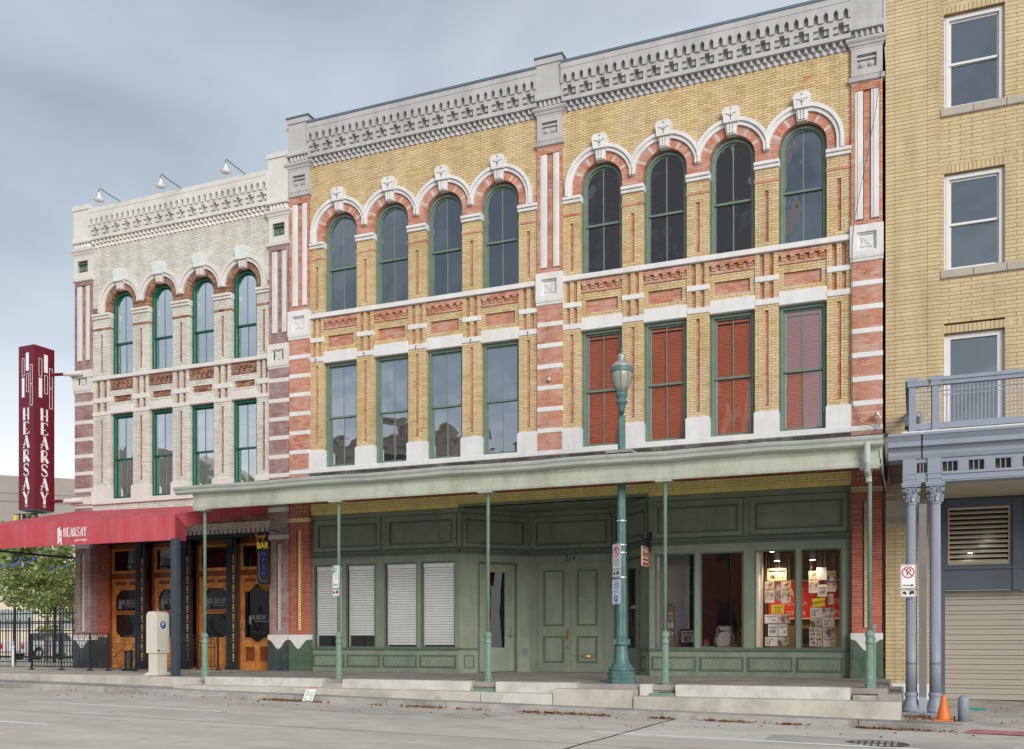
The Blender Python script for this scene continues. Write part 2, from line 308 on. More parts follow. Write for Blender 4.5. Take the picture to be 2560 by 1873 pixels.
# ------------------------------------------------------------------ mesh helpers
ORG = {}
class MB:
    def __init__(s): s.v = []; s.f = []; s.t = []; s.M = None; s.smooth = False
    def add(s, vs, fs, tint=.5):
        k = len(s.v)
        if s.M is not None: vs = [tuple(s.M @ Vector(q)) for q in vs]
        s.v += vs
        for q in fs: s.f.append(tuple(i+k for i in q)); s.t.append(tint)
        return s
    def box(s, x0, x1, y0, y1, z0, z1, tint=.5, back=True):
        if x0 > x1: x0, x1 = x1, x0
        if y0 > y1: y0, y1 = y1, y0
        if z0 > z1: z0, z1 = z1, z0
        fs = [(0, 1, 5, 4), (1, 2, 6, 5), (3, 0, 4, 7), (0, 3, 2, 1), (4, 5, 6, 7)]
        if back: fs.append((2, 3, 7, 6))
        return s.add([(x0, y0, z0), (x1, y0, z0), (x1, y1, z0), (x0, y1, z0), (x0, y0, z1), (x1, y0, z1), (x1, y1, z1), (x0, y1, z1)], fs, tint)
    def cbox(s, x0, x1, y0, y1, z0, z1, c=.012):      # box with chamfered front and top edges
        a, b = min(y0, y1), max(y0, y1)
        return s.frust([(x0, a+c), (x1, a+c), (x1, b), (x0, b)], z0, [(x0, a+c), (x1, a+c), (x1, b), (x0, b)], z1-c) if 0 else s._cb(x0, x1, a, b, z0, z1, c)
    def _cb(s, x0, x1, y0, y1, z0, z1, c):
        P = [(x0, y1, z0), (x1, y1, z0), (x1, y1, z1), (x0, y1, z1), (x0, y0+c, z0), (x1, y0+c, z0), (x1, y0+c, z1), (x0, y0+c, z1),
             (x0+c, y0, z0+c), (x1-c, y0, z0+c), (x1-c, y0, z1-c), (x0+c, y0, z1-c)]
        return s.add(P, [(8, 9, 10, 11), (4, 5, 9, 8), (5, 6, 10, 9), (6, 7, 11, 10), (7, 4, 8, 11), (0, 1, 5, 4), (1, 2, 6, 5), (2, 3, 7, 6), (3, 0, 4, 7), (1, 0, 3, 2)])
    def frust(s, lo, z0, hi, z1):
        n = len(lo)
        vs = [(x, y, z0) for x, y in lo]+[(x, y, z1) for x, y in hi]
        return s.add(vs, [(i, (i+1) % n, n+(i+1) % n, n+i) for i in range(n)]+[tuple(range(n))[::-1], tuple(range(n, 2*n))])
    def prism(s, pts, y0, y1, tint=.5):                # outline in x,z pushed along y
        n = len(pts); a = sum(pts[i][0]*pts[(i+1) % n][1]-pts[(i+1) % n][0]*pts[i][1] for i in range(n))
        if a < 0: pts = pts[::-1]
        vs = [(x, y0, z) for x, z in pts]+[(x, y1, z) for x, z in pts]
        return s.add(vs, [tuple(range(n)), tuple(range(n, 2*n))[::-1]]+[((i+1) % n, i, n+i, n+(i+1) % n) for i in range(n)], tint)
    def xprism(s, pts, x0, x1):                        # profile in y,z pushed along x
        n = len(pts); a = sum(pts[i][0]*pts[(i+1) % n][1]-pts[(i+1) % n][0]*pts[i][1] for i in range(n))
        if a < 0: pts = pts[::-1]
        vs = [(x0, y, z) for y, z in pts]+[(x1, y, z) for y, z in pts]
        return s.add(vs, [tuple(range(n))[::-1], tuple(range(n, 2*n))]+[(i, (i+1) % n, n+(i+1) % n, n+i) for i in range(n)])
    def zprism(s, pts, z0, z1):
        n = len(pts); a = sum(pts[i][0]*pts[(i+1) % n][1]-pts[(i+1) % n][0]*pts[i][1] for i in range(n))
        if a < 0: pts = pts[::-1]
        return s.frust(pts, z0, pts, z1)
    def lathe(s, prof, cx=0, cy=0, seg=16, a0=0., flute=None):
        vs = []; fs = []
        for r, z in prof:
            for i in range(seg):
                a = a0+2*math.pi*i/seg; rr = r*(1-(flute if flute and i % 2 else 0)); vs.append((cx+rr*math.cos(a), cy+rr*math.sin(a), z))
        m = len(prof)
        for k in range(m-1):
            for i in range(seg): j = (i+1) % seg; fs.append((k*seg+i, k*seg+j, (k+1)*seg+j, (k+1)*seg+i))
        fs.append(tuple(range(seg))[::-1]); fs.append(tuple((m-1)*seg+i for i in range(seg)))
        return s.add(vs, fs)
    def tube(s, pts, r, seg=8, taper=None):
        pts = [Vector(p) for p in pts]; vs = []; fs = []; n = len(pts)
        for k, p in enumerate(pts):
            d = (pts[min(k+1, n-1)]-pts[max(k-1, 0)]).normalized()
            u = d.cross(Vector((0, 0, 1)))
            if u.length < .01: u = d.cross(Vector((0, 1, 0)))
            u.normalize(); v = d.cross(u); rr = r if taper is None else r+(taper-r)*k/(n-1)
            for i in range(seg):
                a = 2*math.pi*i/seg; vs.append(tuple(p+(u*math.cos(a)+v*math.sin(a))*rr))
        for k in range(n-1):
            for i in range(seg): j = (i+1) % seg; fs.append((k*seg+i, (k+1)*seg+i, (k+1)*seg+j, k*seg+j))
        fs.append(tuple(range(seg))); fs.append(tuple((n-1)*seg+i for i in range(seg))[::-1])
        return s.add(vs, fs)
    def ribbon(s, pts, w, y0, y1):                     # flat stroke in x,z with width w
        for (xa, za), (xb, zb) in zip(pts, pts[1:]):
            dx, dz = xb-xa, zb-za; L = math.hypot(dx, dz) or 1; nx, nz = -dz/L*w/2, dx/L*w/2; ex, ez = dx/L*w*.15, dz/L*w*.15
            s.prism([(xa-ex+nx, za-ez+nz), (xa-ex-nx, za-ez-nz), (xb+ex-nx, zb+ez-nz), (xb+ex+nx, zb+ez+nz)], y0, y1)
        return s
    def ringpoly(s, outer, inner, y0, y1, closed=False):   # band between two outlines, front at y0
        n = len(outer); vs = [(x, y, z) for y in (y0, y1) for x, z in outer]+[(x, y, z) for y in (y0, y1) for x, z in inner]; fs = []
        for i in range(n if closed else n-1):
            j = (i+1) % n; fs += [(i, 2*n+i, 2*n+j, j), (n+i, n+j, 3*n+j, 3*n+i), (2*n+i, 3*n+i, 3*n+j, 2*n+j), (i, j, n+j, n+i)]
        if not closed: fs += [(0, n, 3*n, 2*n), (n-1, 3*n-1, 4*n-1, 2*n-1)]
        return s.add(vs, fs)
    def obj(s, name, m, parent=None, org=(0, 0, 0), local=False):
        if parent is not None: org = ORG[parent.name]
        o_ = (0, 0, 0) if local else org
        me = bpy.data.meshes.new(name)
        me.from_pydata([(x-o_[0], y-o_[1], z-o_[2]) for x, y, z in s.v], [], s.f); me.update()
        if len(set(s.t)) > 1:
            a = me.attributes.new('tint', 'FLOAT', 'FACE'); a.data.foreach_set('value', s.t)
        if s.smooth: me.shade_smooth() if hasattr(me, 'shade_smooth') else None
        me.materials.append(MATS[m])
        o = bpy.data.objects.new(name, me); C.objects.link(o)
        if parent is not None: o.parent = parent
        else: o.location = org
        ORG[o.name] = org
        return o
def tag(o, label, cat, group=None):
    o['label'] = label; o['category'] = cat
    if group: o['group'] = group
    return o
def thing(name, label, cat, loc=(0, 0, 0), rz=0., group=None):
    o = bpy.data.objects.new(name, None); o.empty_display_size = .2; C.objects.link(o); o.location = loc; o.rotation_euler = (0, 0, rz)
    ORG[o.name] = loc; return tag(o, label, cat, group)
def struct(o): o['kind'] = 'structure'; return o
def stuff(o): o['kind'] = 'stuff'; return o
def rot(x, y, rz, z=0): return Matrix.Translation((x, y, z)) @ Matrix.Rotation(rz, 4, 'Z')
def copytree(o, loc, parent=None, rz=None):
    c = o.copy(); C.objects.link(c); ORG[c.name] = tuple(loc) if loc else ORG[o.name]
    if parent is not None: c.parent = parent
    if loc is not None: c.location = loc
    if rz is not None: c.rotation_euler = (0, 0, rz)
    for ch in list(o.children): copytree(ch, None, c)
    return c
def arc(cx, cz, r, a0, a1, n): return [(cx+r*math.cos(a0+(a1-a0)*i/n), cz+r*math.sin(a0+(a1-a0)*i/n)) for i in range(n+1)]
def text_mesh(txt, size, name, m, parent, M, sx=1., extrude=.004, align='CENTER', shear=0.):
    cu = bpy.data.curves.new('lettering', 'FONT'); cu.body = txt; cu.size = size; cu.align_x = align; cu.align_y = 'CENTER'; cu.extrude = extrude; cu.resolution_u = 3; cu.shear = shear
    ob = bpy.data.objects.new('lettering', cu); C.objects.link(ob)
    dg = bpy.context.evaluated_depsgraph_get(); me = bpy.data.meshes.new_from_object(ob.evaluated_get(dg))
    bpy.data.objects.remove(ob); bpy.data.curves.remove(cu)
    me.transform(M @ Matrix.Rotation(R(90), 4, 'X') @ Matrix.Diagonal((sx, 1, 1, 1)))
    me.name = name; me.materials.clear(); me.materials.append(MATS[m])
    o = bpy.data.objects.new(name, me); C.objects.link(o); o.parent = parent; ORG[o.name] = ORG[parent.name]; return o
def T(x, y, z, rz=0): return Matrix.Translation((x, y, z)) @ Matrix.Rotation(rz, 4, 'Z')

# ------------------------------------------------------------------ brick laying
class Wall:
    """collects bricks and the mortar behind them for one building"""
    def __init__(s, root): s.root = root; s.bricks = []; s.mort = {}
    def brick(s, m, x0, x1, y0, y1, z0, z1): s.bricks.append((m, x0, x1, y0, y1, z0, z1, rnd.random()))
    def lay(s, m, mm, x0, x1, z0, z1, y=0., dep=.05, pitch=.0585, L=.185, j=.008, excl=None, bond=.5, rec=.007, tint=None):
        n = max(1, round((z1-z0)/pitch)); p = (z1-z0)/n
        q = s.mort.setdefault(mm, MB())
        for i in range(n):
            za = z0+i*p; zb = za+p; ivs = [(x0, x1)]
            for a, b in (excl((za+zb)/2) if excl else []):
                nv = []
                for c, d in ivs:
                    if b <= c or a >= d: nv.append((c, d)); continue
                    if a-c > .012: nv.append((c, a))
                    if d-b > .012: nv.append((b, d))
                ivs = nv
            for a, b in ivs:
                k = len(q.v); e = .004
                q.add([(a+e, y+rec, za), (b-e, y+rec, za), (b-e, y+rec, zb), (a+e, y+rec, zb), (a+e, y+dep, za), (b-e, y+dep, za), (b-e, y+dep, zb), (a+e, y+dep, zb)], [(0, 1, 2, 3), (1, 5, 6, 2), (4, 0, 3, 7)])
                if y == 0 or excl or b-a > 1.2: 
                    o0 = L*bond*(i % 2); k0 = math.floor((a-o0)/L); ed = [a]; xx = o0+(k0+1)*L
                else: ed = [a]; xx = a+(L if i % 2 == 0 else L*bond)
                while xx < b-.03:
                    if xx > a+.03: ed.append(xx)
                    xx += L
                ed.append(b)
                for c, d in zip(ed, ed[1:]):
                    c2 = c if c == a else c+j/2; d2 = d if d == b else d-j/2
                    dy = rnd.uniform(-.0015, .0015)
                    s.bricks.append((m, c2, d2, y+dy, y+dep, za+j/2, zb-j/2, rnd.random() if tint is None else tint))
    def finish(s, limit=300):
        def score(b):
            m, x0, x1, y0, y1, z0, z1, t = b; X = (x0+x1)/2-CAM[0]; Y = y0-CAM[1]; zc = -math.sin(R(22.377))*X+math.cos(R(22.377))*Y
            vis = 1. if (z0 < 12.5) else .6
            return vis*(x1-x0)*(z1-z0)/zc**2
        sc = sorted(range(len(s.bricks)), key=lambda i: -score(s.bricks[i])); pick = set(sc[:limit]); cache = {}
        org = ORG[s.root.name]; by = {}
        for i, b in enumerate(s.bricks):
            m, x0, x1, y0, y1, z0, z1, t = b
            if i in pick:
                tb = round(t*7)/7; key = (m, round(x1-x0, 3), round(y1-y0, 2), round(z1-z0, 3), tb)
                if key not in cache:
                    q = MB(); q.box(0, key[1], 0, key[2], 0, key[3], tb, back=False); me = bpy.data.meshes.new('brick'); me.from_pydata(q.v, [], q.f)
                    a = me.attributes.new('tint', 'FLOAT', 'FACE'); a.data.foreach_set('value', q.t); me.materials.append(MATS[m]); cache[key] = me
                o = bpy.data.objects.new('brick', cache[key]); C.objects.link(o); o.parent = s.root; o.location = (x0-org[0], y0-org[1], z0-org[2])
            else:
                by.setdefault(m, MB()).box(x0, x1, y0, y1, z0, z1, t, back=False)
        for m, q in by.items(): stuff(q.obj('brickwork', m, s.root))
        for m, q in s.mort.items(): q.obj('mortar', m, s.root)

# ------------------------------------------------------------------ windows
def tilt(q):      # old glass never sits quite true in its rebate
    a, b = rnd.uniform(-.012, .012), rnd.uniform(-.006, .006); xm = sum(v[0] for v in q.v)/len(q.v); zm = sum(v[2] for v in q.v)/len(q.v)
    q.v = [(x, y+max(-.006, min(.006, a*(x-xm)+b*(z-zm))), z) for x, y, z in q.v]
def window(root, x0, x1, z0, z1, y, fm, gm, rail, arch=None, cw=.06, sw=.045, blind=None, bars=True, dep=.10, panes=None):
    """double hung window: casing (part) > panes, meeting rail, glazing bar, sashes, blind"""
    xm = (x0+x1)/2
    def outline(e, zb):
        if arch:
            r = (x1-x0)/2-e; return [(x1-e, zb), (x1-e, arch)]+arc(xm, arch, r, 0, math.pi, 18)[1:-1]+[(x0+e, arch), (x0+e, zb)]
        return [(x1-e, zb), (x1-e, z1-e), (x0+e, z1-e), (x0+e, zb)]
    f = MB(); f.ringpoly(outline(0, z0), outline(cw, z0), y, y+dep); f.ringpoly(outline(cw*.45, z0), outline(cw+.012, z0), y-.012, y+.01)
    f.box(x0+cw, x1-cw, y+.005, y+dep, z0, z0+.05)
    fr = f.obj('window', fm, root)
    ys = y+.045
    q = MB(); q.ringpoly(outline(cw, rail), outline(cw+sw, rail), ys, ys+.035); q.obj('sash', fm, fr)
    q = MB(); q.box(x0+cw, x0+cw+sw, ys+.03, ys+.065, z0+.05, rail); q.box(x1-cw-sw, x1-cw, ys+.03, ys+.065, z0+.05, rail); q.box(x0+cw+sw, x1-cw-sw, ys+.03, ys+.065, z0+.05, z0+.05+sw); q.obj('sash', fm, fr)
    q = MB(); q.box(x0+cw+.004, x1-cw-.004, ys-.008, ys+.06, rail-.022, rail+.022); q.obj('meeting_rail', fm, fr)
    e = cw+sw
    if bars:
        q = MB(); q.box(xm-.011, xm+.011, ys+.006, ys+.03, rail+.02, (arch+(x1-x0)/2-e if arch else z1-e)); q.box(xm-.011, xm+.011, ys+.036, ys+.06, z0+.05+sw, rail-.02); q.obj('glazing_bar', fm, fr)
    cells = [(x0+e, xm-.009), (xm+.009, x1-e)] if bars else [(x0+e, x1-e)]
    for k, (a, b) in enumerate(cells):
        if arch:
            r = (x1-x0)/2-e
            if bars: pts = [(a, rail), (b, rail)]+([(b, arch+r)]+[(xm+r*math.cos(t), arch+r*math.sin(t)) for t in [math.pi/2+math.pi/2*i/9 for i in range(1, 10)]] if k == 0 else [(xm+r*math.cos(t), arch+r*math.sin(t)) for t in [math.pi/2*i/9 for i in range(0, 9)]]+[(a, arch+r)])
            else: pts = [(a, rail), (b, rail)]+arc(xm, arch, r, 0, math.pi, 18)
            q = MB(); q.prism(pts, ys+.016, ys+.020)
        else: q = MB(); q.box(a, b, ys+.016, ys+.020, rail, z1-e)
        tilt(q); q.obj('pane', gm if not panes else panes[k % len(panes)], fr)
        q = MB(); q.box(a, b, ys+.046, ys+.050, z0+.05+sw, rail); tilt(q); q.obj('pane', gm if not panes else panes[(k+2) % len(panes)], fr)
    if blind:
        bm, bz0, bz1, bp, inset = blind
        q = MB(); n = int((bz1-bz0)/bp); yb = ys+.075
        for i in range(n):
            z = bz0+i*bp; q.add([(x0+e+inset, yb, z), (x1-e-inset, yb, z), (x1-e-inset, yb+.018, z+bp*.9), (x0+e+inset, yb+.018, z+bp*.9), (x0+e+inset, yb+.003, z), (x1-e-inset, yb+.003, z), (x1-e-inset, yb+.021, z+bp*.9), (x0+e+inset, yb+.021, z+bp*.9)], [(0, 1, 2, 3), (7, 6, 5, 4), (0, 4, 5, 1), (2, 6, 7, 3)])
        q.box(x0+e+inset, x1-e-inset, yb-.01, yb+.04, bz1, bz1+.05)
        q.obj('blind', bm, fr)
        if inset > .02:
            q = MB()
            for a, b in ((x0+e, x0+e+inset*.8), (x1-e-inset*.8, x1-e)): q.box(a, b, yb-.02, yb, z0+.06, z1-e)
            q.obj('blind_jamb', 'white_upvc', fr)
    return fr

# ------------------------------------------------------------------ one four-window bay of the Victorian front
def bay(W, p):
    root = W.root; xL, xR, ops = p['xL'], p['xR'], p['ops']; Z = p['Z']; mn, ac, mm, am = p['main'], p['acc'], p['mm'], p['am']; st = p['stone']; DEP = .2
    piers = [(xL, ops[0][0])]+[(ops[i][1], ops[i+1][0]) for i in range(3)]+[(ops[3][1], xR)]
    gz = lambda c, z0, z1: (lambda z: [(c-.04, c+.04)] if z0 < z < z1 else [])
    for i, (a, b) in enumerate(piers):
        c = (a+b)/2
        # stone pier base with weathered top
        q = MB(); t = .045; z0, z1 = Z['st'], Z['bt']; la, lb = (a if i == 0 else a-.015), (b if i == 4 else b+.015)
        q.add([(la, -.07, z0), (lb, -.07, z0), (lb, .18, z0), (la, .18, z0), (la, -.07, z1-t), (lb, -.07, z1-t), (lb, .18, z1-t), (la, .18, z1-t), (la+.02, -.005, z1), (lb-.02, -.005, z1), (lb-.02, .16, z1), (la+.02, .16, z1)],
              [(0, 1, 5, 4), (1, 2, 6, 5), (3, 0, 4, 7), (4, 5, 9, 8), (5, 6, 10, 9), (7, 4, 8, 11), (8, 9, 10, 11), (0, 3, 2, 1)])
        q.obj('pier_base', st, root)
        W.lay(mn, mm, a, b, Z['bt'], Z['b2b'], 0, DEP, excl=gz(c, Z['gl0'], Z['gl1']), bond=.5)
        W.lay(ac, am, c-.04, c+.04, Z['gl0'], Z['gl1'], .045, .03, L=.2)
        for n0, n1 in (('b2b', 'b2t'), ('b1b', 'b1t')):
            q = MB(); q.cbox(a-.004, b+.004, -.025, .15, Z[n0], Z[n1]); q.obj('stone_band', st, root)
        u = (b-a)/5.1; s1 = (c-1.5*u, c-.5*u); s2 = (c+.5*u, c+1.5*u)
        for n0, n1 in (('b2t', 'b1b'), ('b1t', 'beb')):
            W.lay(mn, mm, a, b, Z[n0], Z[n1], 0, .12, excl=lambda z: [s1, s2], L=.11)
            for sa, sb in (s1, s2): W.lay(ac, am, sa, sb, Z[n0], Z[n1], .06, .03, L=.2)
        ul, uh = Z['bet'], Z['ib']; rb = Z['rb']
        W.lay(mn, mm, a, b, ul, rb, 0, DEP, excl=gz(c, Z['gu0'], Z['gu1']))
        W.lay(ac, am, c-.04, c+.04, Z['gu0'], Z['gu1'], .045, .03, L=.2)
        W.lay(ac, am, a-.012, b+.012, rb, rb+.065, -.018, DEP, pitch=.065)
        W.lay(mn, mm, a, b, rb+.065, uh, 0, DEP)
        # impost: two steps
        q = MB(); h = Z['it']-uh; la, lb = (a if i == 0 else a-.02), (b if i == 4 else b+.02)
        q.cbox(la, lb, -.05, .19, uh, uh+h*.48); q.cbox(la, lb, -.085, .19, uh+h*.5, Z['it']); q.obj('impost', st, root)
        W.lay(ac, am, a, b, Z['it'], Z['zc'], 0, DEP)
    # belts
    q = MB(); q.cbox(xL, xR, -.08, .2, Z['sb'], Z['st']); q.obj('sill_course', st, root)
    q = MB(); q.cbox(xL, xR, -.07, .21, Z['beb'], Z['bet']); q.obj('belt_course', st, root)
    rin, rr, rh, zc = p['rin'], p['rr'], p['rh'], Z['zc']; cs = [(a+b)/2 for a, b in ops]; half = (cs[1]-cs[0])/2
    for i, (a, b) in enumerate(ops):
        q = MB(); q.cbox(a+.003, b-.003, -.015, .2, Z['lb'], Z['lt']); q.obj('lintel', st, root)
        # panel above the lintel with a sunk accent field
        x0, x1 = a+.003, b-.003; pa, pb = a+.11*(b-a), b-.11*(b-a)
        W.lay(mn, mm, x0, x1, Z['lt'], Z['cb'], .03, .1, excl=lambda z: [(pa, pb)] if Z['pn0'] < z < Z['pn1'] else [])
        W.lay(ac, am, pa, pb, Z['pn0'], Z['pn1'], .085, .03)
        # corbel table
        cb, ct = Z['cb'], Z['beb']; h = ct-cb
        W.lay(ac, am, x0, x1, cb, cb+h*.2, .0, .12, pitch=h*.2)
        W.lay(mn, mm, x0, x1, cb+h*.2, cb+h*.62, .055, .06, pitch=h*.21)
        W.lay(ac, am, x0, x1, cb+h*.62, ct-.02, -.012, .12, pitch=h*.18)
        for k in range(5):
            xc = x0+(x1-x0)*(k+.5)/5+.0; wd = (x1-x0)*.05
            W.brick(ac, xc-wd, xc+wd, -.03, .06, cb+h*.44, cb+h*.68); W.brick(ac, xc-wd, xc+wd, -.005, .06, cb+h*.24, cb+h*.43)
        xc = cs[i]
        # ring of radial bricks
        q = MB(); n = 29
        for k in range(n):
            t0 = math.pi*k/n+.006; t1 = math.pi*(k+1)/n-.006; dv_ = k in (4, 9, 19, 24); y0 = .028 if dv_ else rnd.uniform(-.002, .002)
            rs = [(rin, rr)] if (k % 2 or dv_) else [(rin, rin+(rr-rin)*.48), (rin+(rr-rin)*.52, rr)]
            for ra, rb_ in rs:
                P = [(xc+ra*math.cos(t0), zc+ra*math.sin(t0)), (xc+rb_*math.cos(t0), zc+rb_*math.sin(t0)), (xc+rb_*math.cos(t1), zc+rb_*math.sin(t1)), (xc+ra*math.cos(t1), zc+ra*math.sin(t1))]
                q.prism(P, y0, DEP, 0.02 if dv_ else rnd.uniform(.1, 1))
        stuff(q.obj('brick_arch', ac, root))
        q = MB(); q.ringpoly(arc(xc, zc, rr, 0, math.pi, 24), arc(xc, zc, rin+.004, 0, math.pi, 24), .008, DEP-.01); q.obj('mortar', am, root)
        # hood mould, mitred where neighbours meet
        q = MB()
        lo = -half if i > 0 else -9; hi = half if i < 3 else 9
        def hp(r, n=30):
            out = []
            if i == 3: out.append((xc+r, Z['it']))
            for x, z in arc(xc, zc, r, 0, math.pi, n): out.append((min(max(x, xc+lo), xc+hi), z))
            if i == 0: out.append((xc-r, Z['it']))
            return out
        rm = rr+(rh-rr)*.5
        q.ringpoly(hp(rh), hp(rm), -.10, .02); q.ringpoly(hp(rm+.004), hp(rr-.006), -.055, .02); q.obj('hood_mould', st, root)
        if i < 3:
            q = MB(); xm = xc+half; q.cbox(xm-.07, xm+.07, -.085, .02, zc+.015, zc+.155); q.prism([(xm-.045, zc+.155), (xm+.045, zc+.155), (xm+.02, zc+.25), (xm-.02, zc+.25)], -.08, .02); q.obj('pendant', st, root)
        # keystone: carved head above a fluted tongue
        zk = zc+rin; q = MB(); kb = zc+rr+.02; kt = zc+rh+.2
        w0, w1 = .15, .185
        q.prism([(xc-w0, kb), (xc+w0, kb), (xc+w1, kt-.07), (xc+w1-.05, kt), (xc-w1+.05, kt), (xc-w1, kt-.07)], -.16, .02)
        key = q.obj('keystone', p['key'], root)
        q = MB(); q.prism([(xc-.10, zk-.012), (xc+.10, zk-.012), (xc+.13, kb-.002), (xc-.13, kb-.002)], -.085, .06)
        for dx in (-.062, 0, .062): q.prism([(xc+dx*.85-.02, zk+.01), (xc+dx*.85+.02, zk+.01), (xc+dx*1.1+.024, kb-.01), (xc+dx*1.1-.024, kb-.01)], -.115, -.08)
        q.obj('fluted_tongue', st, key)
        q = MB(); zz = kb+.06; 
        q.ribbon([(xc, kb+.04), (xc, kb+.2)], .012, -.166, -.158)
        for sx in (-1, 1): q.ribbon([(xc, zz+.04), (xc+sx*.03, zz+.09), (xc+sx*.07, zz+.12), (xc+sx*.12, zz+.125)], .014, -.166, -.158)
        q.prism([(xc-.025, kt-.06), (xc+.025, kt-.06), (xc, kt-.02)], -.166, -.158)
        q.obj('incised_leaf', 'pipe_grey' if p['key'] == 'white_stone' else 'pale_key_stone', key)
    # spandrel wall up to the cornice
    def ex(z):
        d = z-zc
        return [(x-math.sqrt((rr+.06)**2-d*d), x+math.sqrt((rr+.06)**2-d*d)) for x in cs] if d < rr+.06 else []
    W.lay(mn, mm, xL, xR, zc, Z['dog0'], 0, .05, excl=ex)
    # ---- cornice
    cm = p['cornice']; d0 = Z['dog0']; s = p['cs']
    q = MB(); xw = xR-xL
    q.box(xL, xR, .01, .25, d0, Z['cop'])                                  # backing
    q.box(xL, xR, -.13, .009, d0+.205, d0+.30)                             # plain band
    n = int(round(xw/.395)); pc = xw/n; k_ = .105
    za, zb, zcx = d0+.30, d0+.485, d0+.555
    for i in range(n+1):                                                   # posts between the crosses
        xa = xL+i*pc-(pc-3*k_)/2; q.box(max(xL, xa), min(xR, xa+pc-3*k_), -.13, .008, za+.001, zcx)
    for i in range(n):
        xa = xL+i*pc+(pc-3*k_)/2
        for b0 in (xa, xa+2*k_):
            q.box(b0, b0+k_, -.13, .007, zb+.002, zcx-.001); q.box(b0+.002, b0+k_-.002, -.075, .006, zb-.1, zb+.001)
    q.box(xL, xR, -.13, .009, zcx+.001, d0+.625)
    m = 2*n; pa_ = xw/m; zl, zs, zp, zt = d0+.61, d0+.76, d0+.82, Z['cop']
    for i in range(m):
        xa = xL+i*pa_; a0 = xa+pa_*.26; a1 = xa+pa_*.74
        q.prism([(xa, zl), (a0, zl), (a0, zs), ((a0+a1)/2, zp), (a1, zs), (a1, zl), (xa+pa_, zl), (xa+pa_, zp+.03), (xa, zp+.03)], -.17, -.05)
        q.box(a0, a1, -.052, .0085, d0+.626, zp+.02)
    q.box(xL, xR, -.17, .0095, zp+.0305, zt-.13); q.box(xL, xR, -.18, .0098, zt-.1295, zt)
    co = q.obj('cornice', cm, root)
    if p['flash']:
        q = MB(); q.box(xL, xR, -.20, .3, zt, zt+.055); q.obj('coping', p['flash'], co)
    # dog tooth course: every brick set cornerwise
    me = None; nd = int(round(xw/.142)); pd = xw/nd
    for row, (dz, pr, off) in enumerate(((.105, .115, 0), (0., .07, .5))):
        t = MB(); t.add([(-pd*.47, 0, 0), (0, -pr, 0), (pd*.47, 0, 0), (-pd*.47, 0, .098), (0, -pr, .098), (pd*.47, 0, .098)], [(0, 1, 4, 3), (1, 2, 5, 4), (0, 2, 1), (3, 4, 5)])
        me = bpy.data.meshes.new('dentil'); me.from_pydata(t.v, [], t.f); me.materials.append(MATS[cm])
        for k in range(nd-(1 if row else 0)):
            o = bpy.data.objects.new('dentil', me); C.objects.link(o); o.parent = co; o.location = (xL+(k+.5+off)*pd-ORG[root.name][0], .005-ORG[root.name][1], d0+dz-ORG[root.name][2])

def rosette(mb, xc, zc, s, y, petals=4):
    for k in range(petals):
        a = math.pi/4+k*math.pi/2; pts = []
        for i in range(9):
            t = i/8; r = s*(.12+.95*t); wdt = s*.34*math.sin(math.pi*min(1, t*.9+.1))*(1 if t < 1 else .2); pts.append((r, wdt))
        poly = [(r, wd) for r, wd in pts]+[(r, -wd) for r, wd in pts[::-1]]
        mb.prism([(xc+r*math.cos(a)-q*math.sin(a), zc+r*math.sin(a)+q*math.cos(a)) for r, q in poly], y-.022, y)
        mb.ribbon([(xc+s*.1*math.cos(a), zc+s*.1*math.sin(a)), (xc+s*.9*math.cos(a), zc+s*.9*math.sin(a))], s*.08, y-.034, y-.02)
    for k in range(4):
        a = k*math.pi/2; mb.prism(arc(xc+s*.5*math.cos(a), zc+s*.5*math.sin(a), s*.2, 0, 2*math.pi, 8)[:-1], y-.016, y)
    mb.prism(arc(xc, zc, s*.18, 0, 2*math.pi, 10)[:-1], y-.036, y)
def ballrow(mb, xs, z, r, y):
    for x in xs:
        for k in range(3): mb.prism(arc(x, z, r*(1-.28*k), 0, 2*math.pi, 12)[:-1], y-.018*(k+1), y-.018*k)

